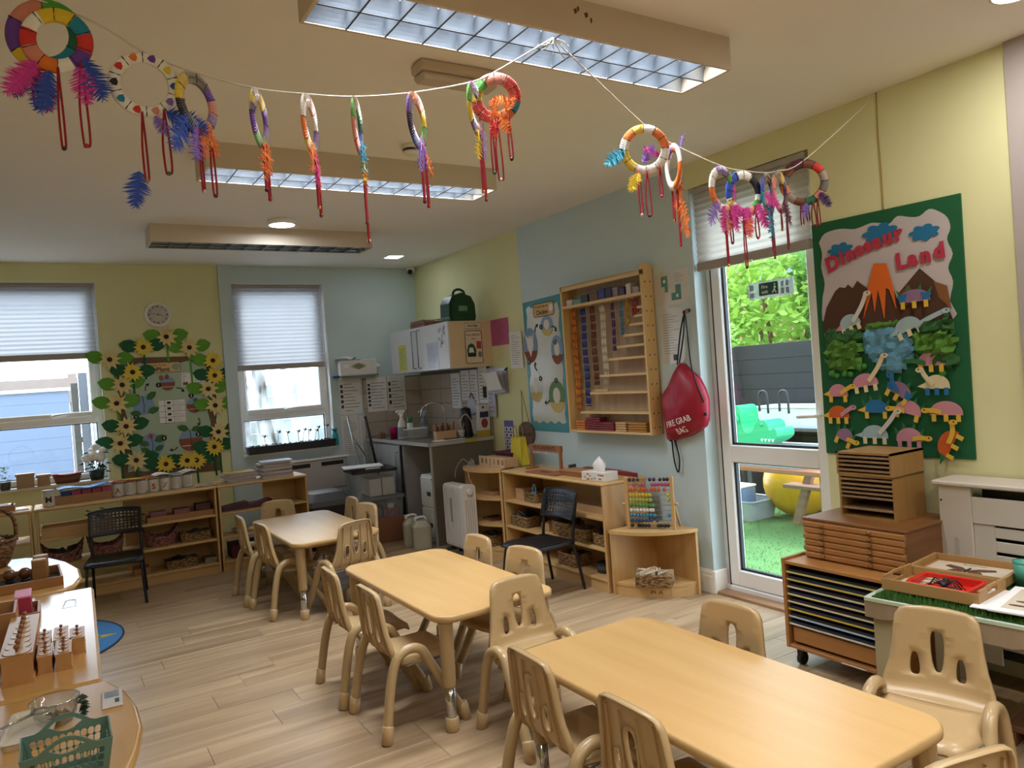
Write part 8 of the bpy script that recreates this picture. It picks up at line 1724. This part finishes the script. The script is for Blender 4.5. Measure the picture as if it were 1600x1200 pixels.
for lb, loc, r_ in (('large yellow ball in front of the picnic bench', (6.3, 4.9, GX), .34), ('second yellow ball behind the picnic bench leg', (6.62, 4.36, GX), .26)):
    t = thing('yellow_ball', lb, 'ball', loc); MB().sphere((0, 0, r_), r_, 24).build('ball', mat('yellow_vinyl', 'E0A81E', .35, var=.04), t); MB().lathe([(0, 2*r_+.003), (.02, 2*r_+.002), (.022, 2*r_-.003)], 10).build('valve', mat('yellow_vinyl', 'E0A81E', .35), t)
t = thing('picnic_bench', 'small wooden picnic bench on the turf', 'picnic bench', (5.95, 4.30, GX), -90); m_pb = wood('weathered_pine', 'A9836A', '8A6650', 0, .7, .7)
MB().box(-.42, -.12, .36, 1.1, .04, .395, .006).build('seat_plank', m_pb, t); MB().box(-.30, .20, .60, 1.1, .75, .64, .006).build('table_top', m_pb, t)
for y in (-.02,): MB().prism([(-.42, 0), (-.34, 0), (-.12, .60), (-.20, .60)], y, y+.05, 'y').build('leg', m_pb, t)
MB().prism([(.62, 0), (.70, 0), (.5, .6), (.42, .6)], -.02, .03, 'y').build('leg', m_pb, t); MB().box(-.1, .0, .30, .5, .6, .36).build('cross_beam', m_pb, t)
# behind the window wall
gw = MB().box(-4, YB+.26, -.4, 6, 13, -.2).build('back_yard', mat('yard_concrete', '9A9A96', .9, var=.1)); gw['kind'] = 'structure'
t = thing('white_board_fence', 'pale blue-white boarded fence outside the left window', 'fence', (-2.2, 9.5, -.2)); m_wb = mat('pale_blue_board', '7484A8', .6, var=.04)
for k in range(15): MB().box(0, 0, .125*k, 2.42, .022, .125*k+.1255, .004).build('board', m_wb, t)
MB().box(0, -.03, 1.875, 2.44, .05, 1.91, .004).build('white_cap', m_upvc, t)
t = thing('dark_gate_post', 'dark wooden gate post at the end of the pale fence', 'post', (.245, 9.5, -.2)); MB().box(0, 0, 0, .065, .09, 1.95).build('post', m_dkgrey, t); MB().box(.075, -.02, 0, .16, .1, 2.06).build('post', mat('blue_grey_post', '5A6070', .8), t); MB().box(0, -.01, 1.3, .16, 0, 1.36).build('rail', m_dkgrey, t)
t = thing('brown_rail_fence', 'brown wooden rail behind the pale fence', 'fence', (-3.0, 10.6, -.2)); MB().box(0, 0, 1.75, 3.35, .04, 2.05).build('rail', mat('grey_brown_timber', '8A7A70', .9, var=.1), t)
for x in (0, 1.1, 2.2, 3.25): MB().box(x, .04, 0, x+.09, .12, 2.1).build('post', mat('grey_brown_timber', '8A7A70', .9), t)
t = thing('pebbledash_wall', 'pale rough rendered wall right of the gate post', 'garden wall', (.43, 9.4, -.2)); MB().prism([(0, 0), (.75, 0), (.75, 2.6), (.06, 2.2), (.0, 1.75)], 0, .2, 'y').build('wall', mat('pebbledash', 'A9A8B0', .95, var=.35, scale=120, bump=.6), t); MB().prism([(.06, 2.2), (.75, 2.6), (.75, 2.65), (.03, 2.24)], -.03, .23, 'y').build('coping', m_paper2, t)
t = thing('white_siding', 'white horizontal boarded wall outside the second window', 'garden wall', (1.5, 9.6, -.2)); m_sd = mat('white_siding', '9A9F9F', .7, var=.04)
for k in range(12): MB().prism([(0, .15*k), (.022, .15*k+.004), (.006, .15*k+.148), (0, .15*k+.148)], 0, 2.8, 'x').build('siding_board', m_sd, t)
t = thing('tree_trunk', 'pale tree trunk seen through the wet second window', 'tree', (2.22, 9.2, -.2)); MB().tube(bez([(.14, 0, 0), (.06, 0, .8), (-.04, 0, 1.5), (-.06, 0, 2.6)], 5), [.11-.003*i for i in range(16)], 12).build('trunk', mat('grey_bark', '4A4740', .95, var=.3, scale=25, bump=.5), t); MB().tube(bez([(-.05, 0, 2.0), (.3, .1, 2.5), (.6, .1, 2.9)], 4), .04, 8).build('branch', mat('grey_bark', '7E7A70', .95), t)
t = thing('drain_pipe', 'dark downpipe at the left of the second window view', 'pipe', (1.94, 9.0, -.2)); MB().cyl((0, 0, 0), (0, 0, 3), .045, n=12).build('pipe', mat('dark_pipe', '3A3E44', .5), t); MB().cyl((0, 0, 1.4), (0, 0, 1.46), .055, n=12).build('bracket', m_dkgrey, t)
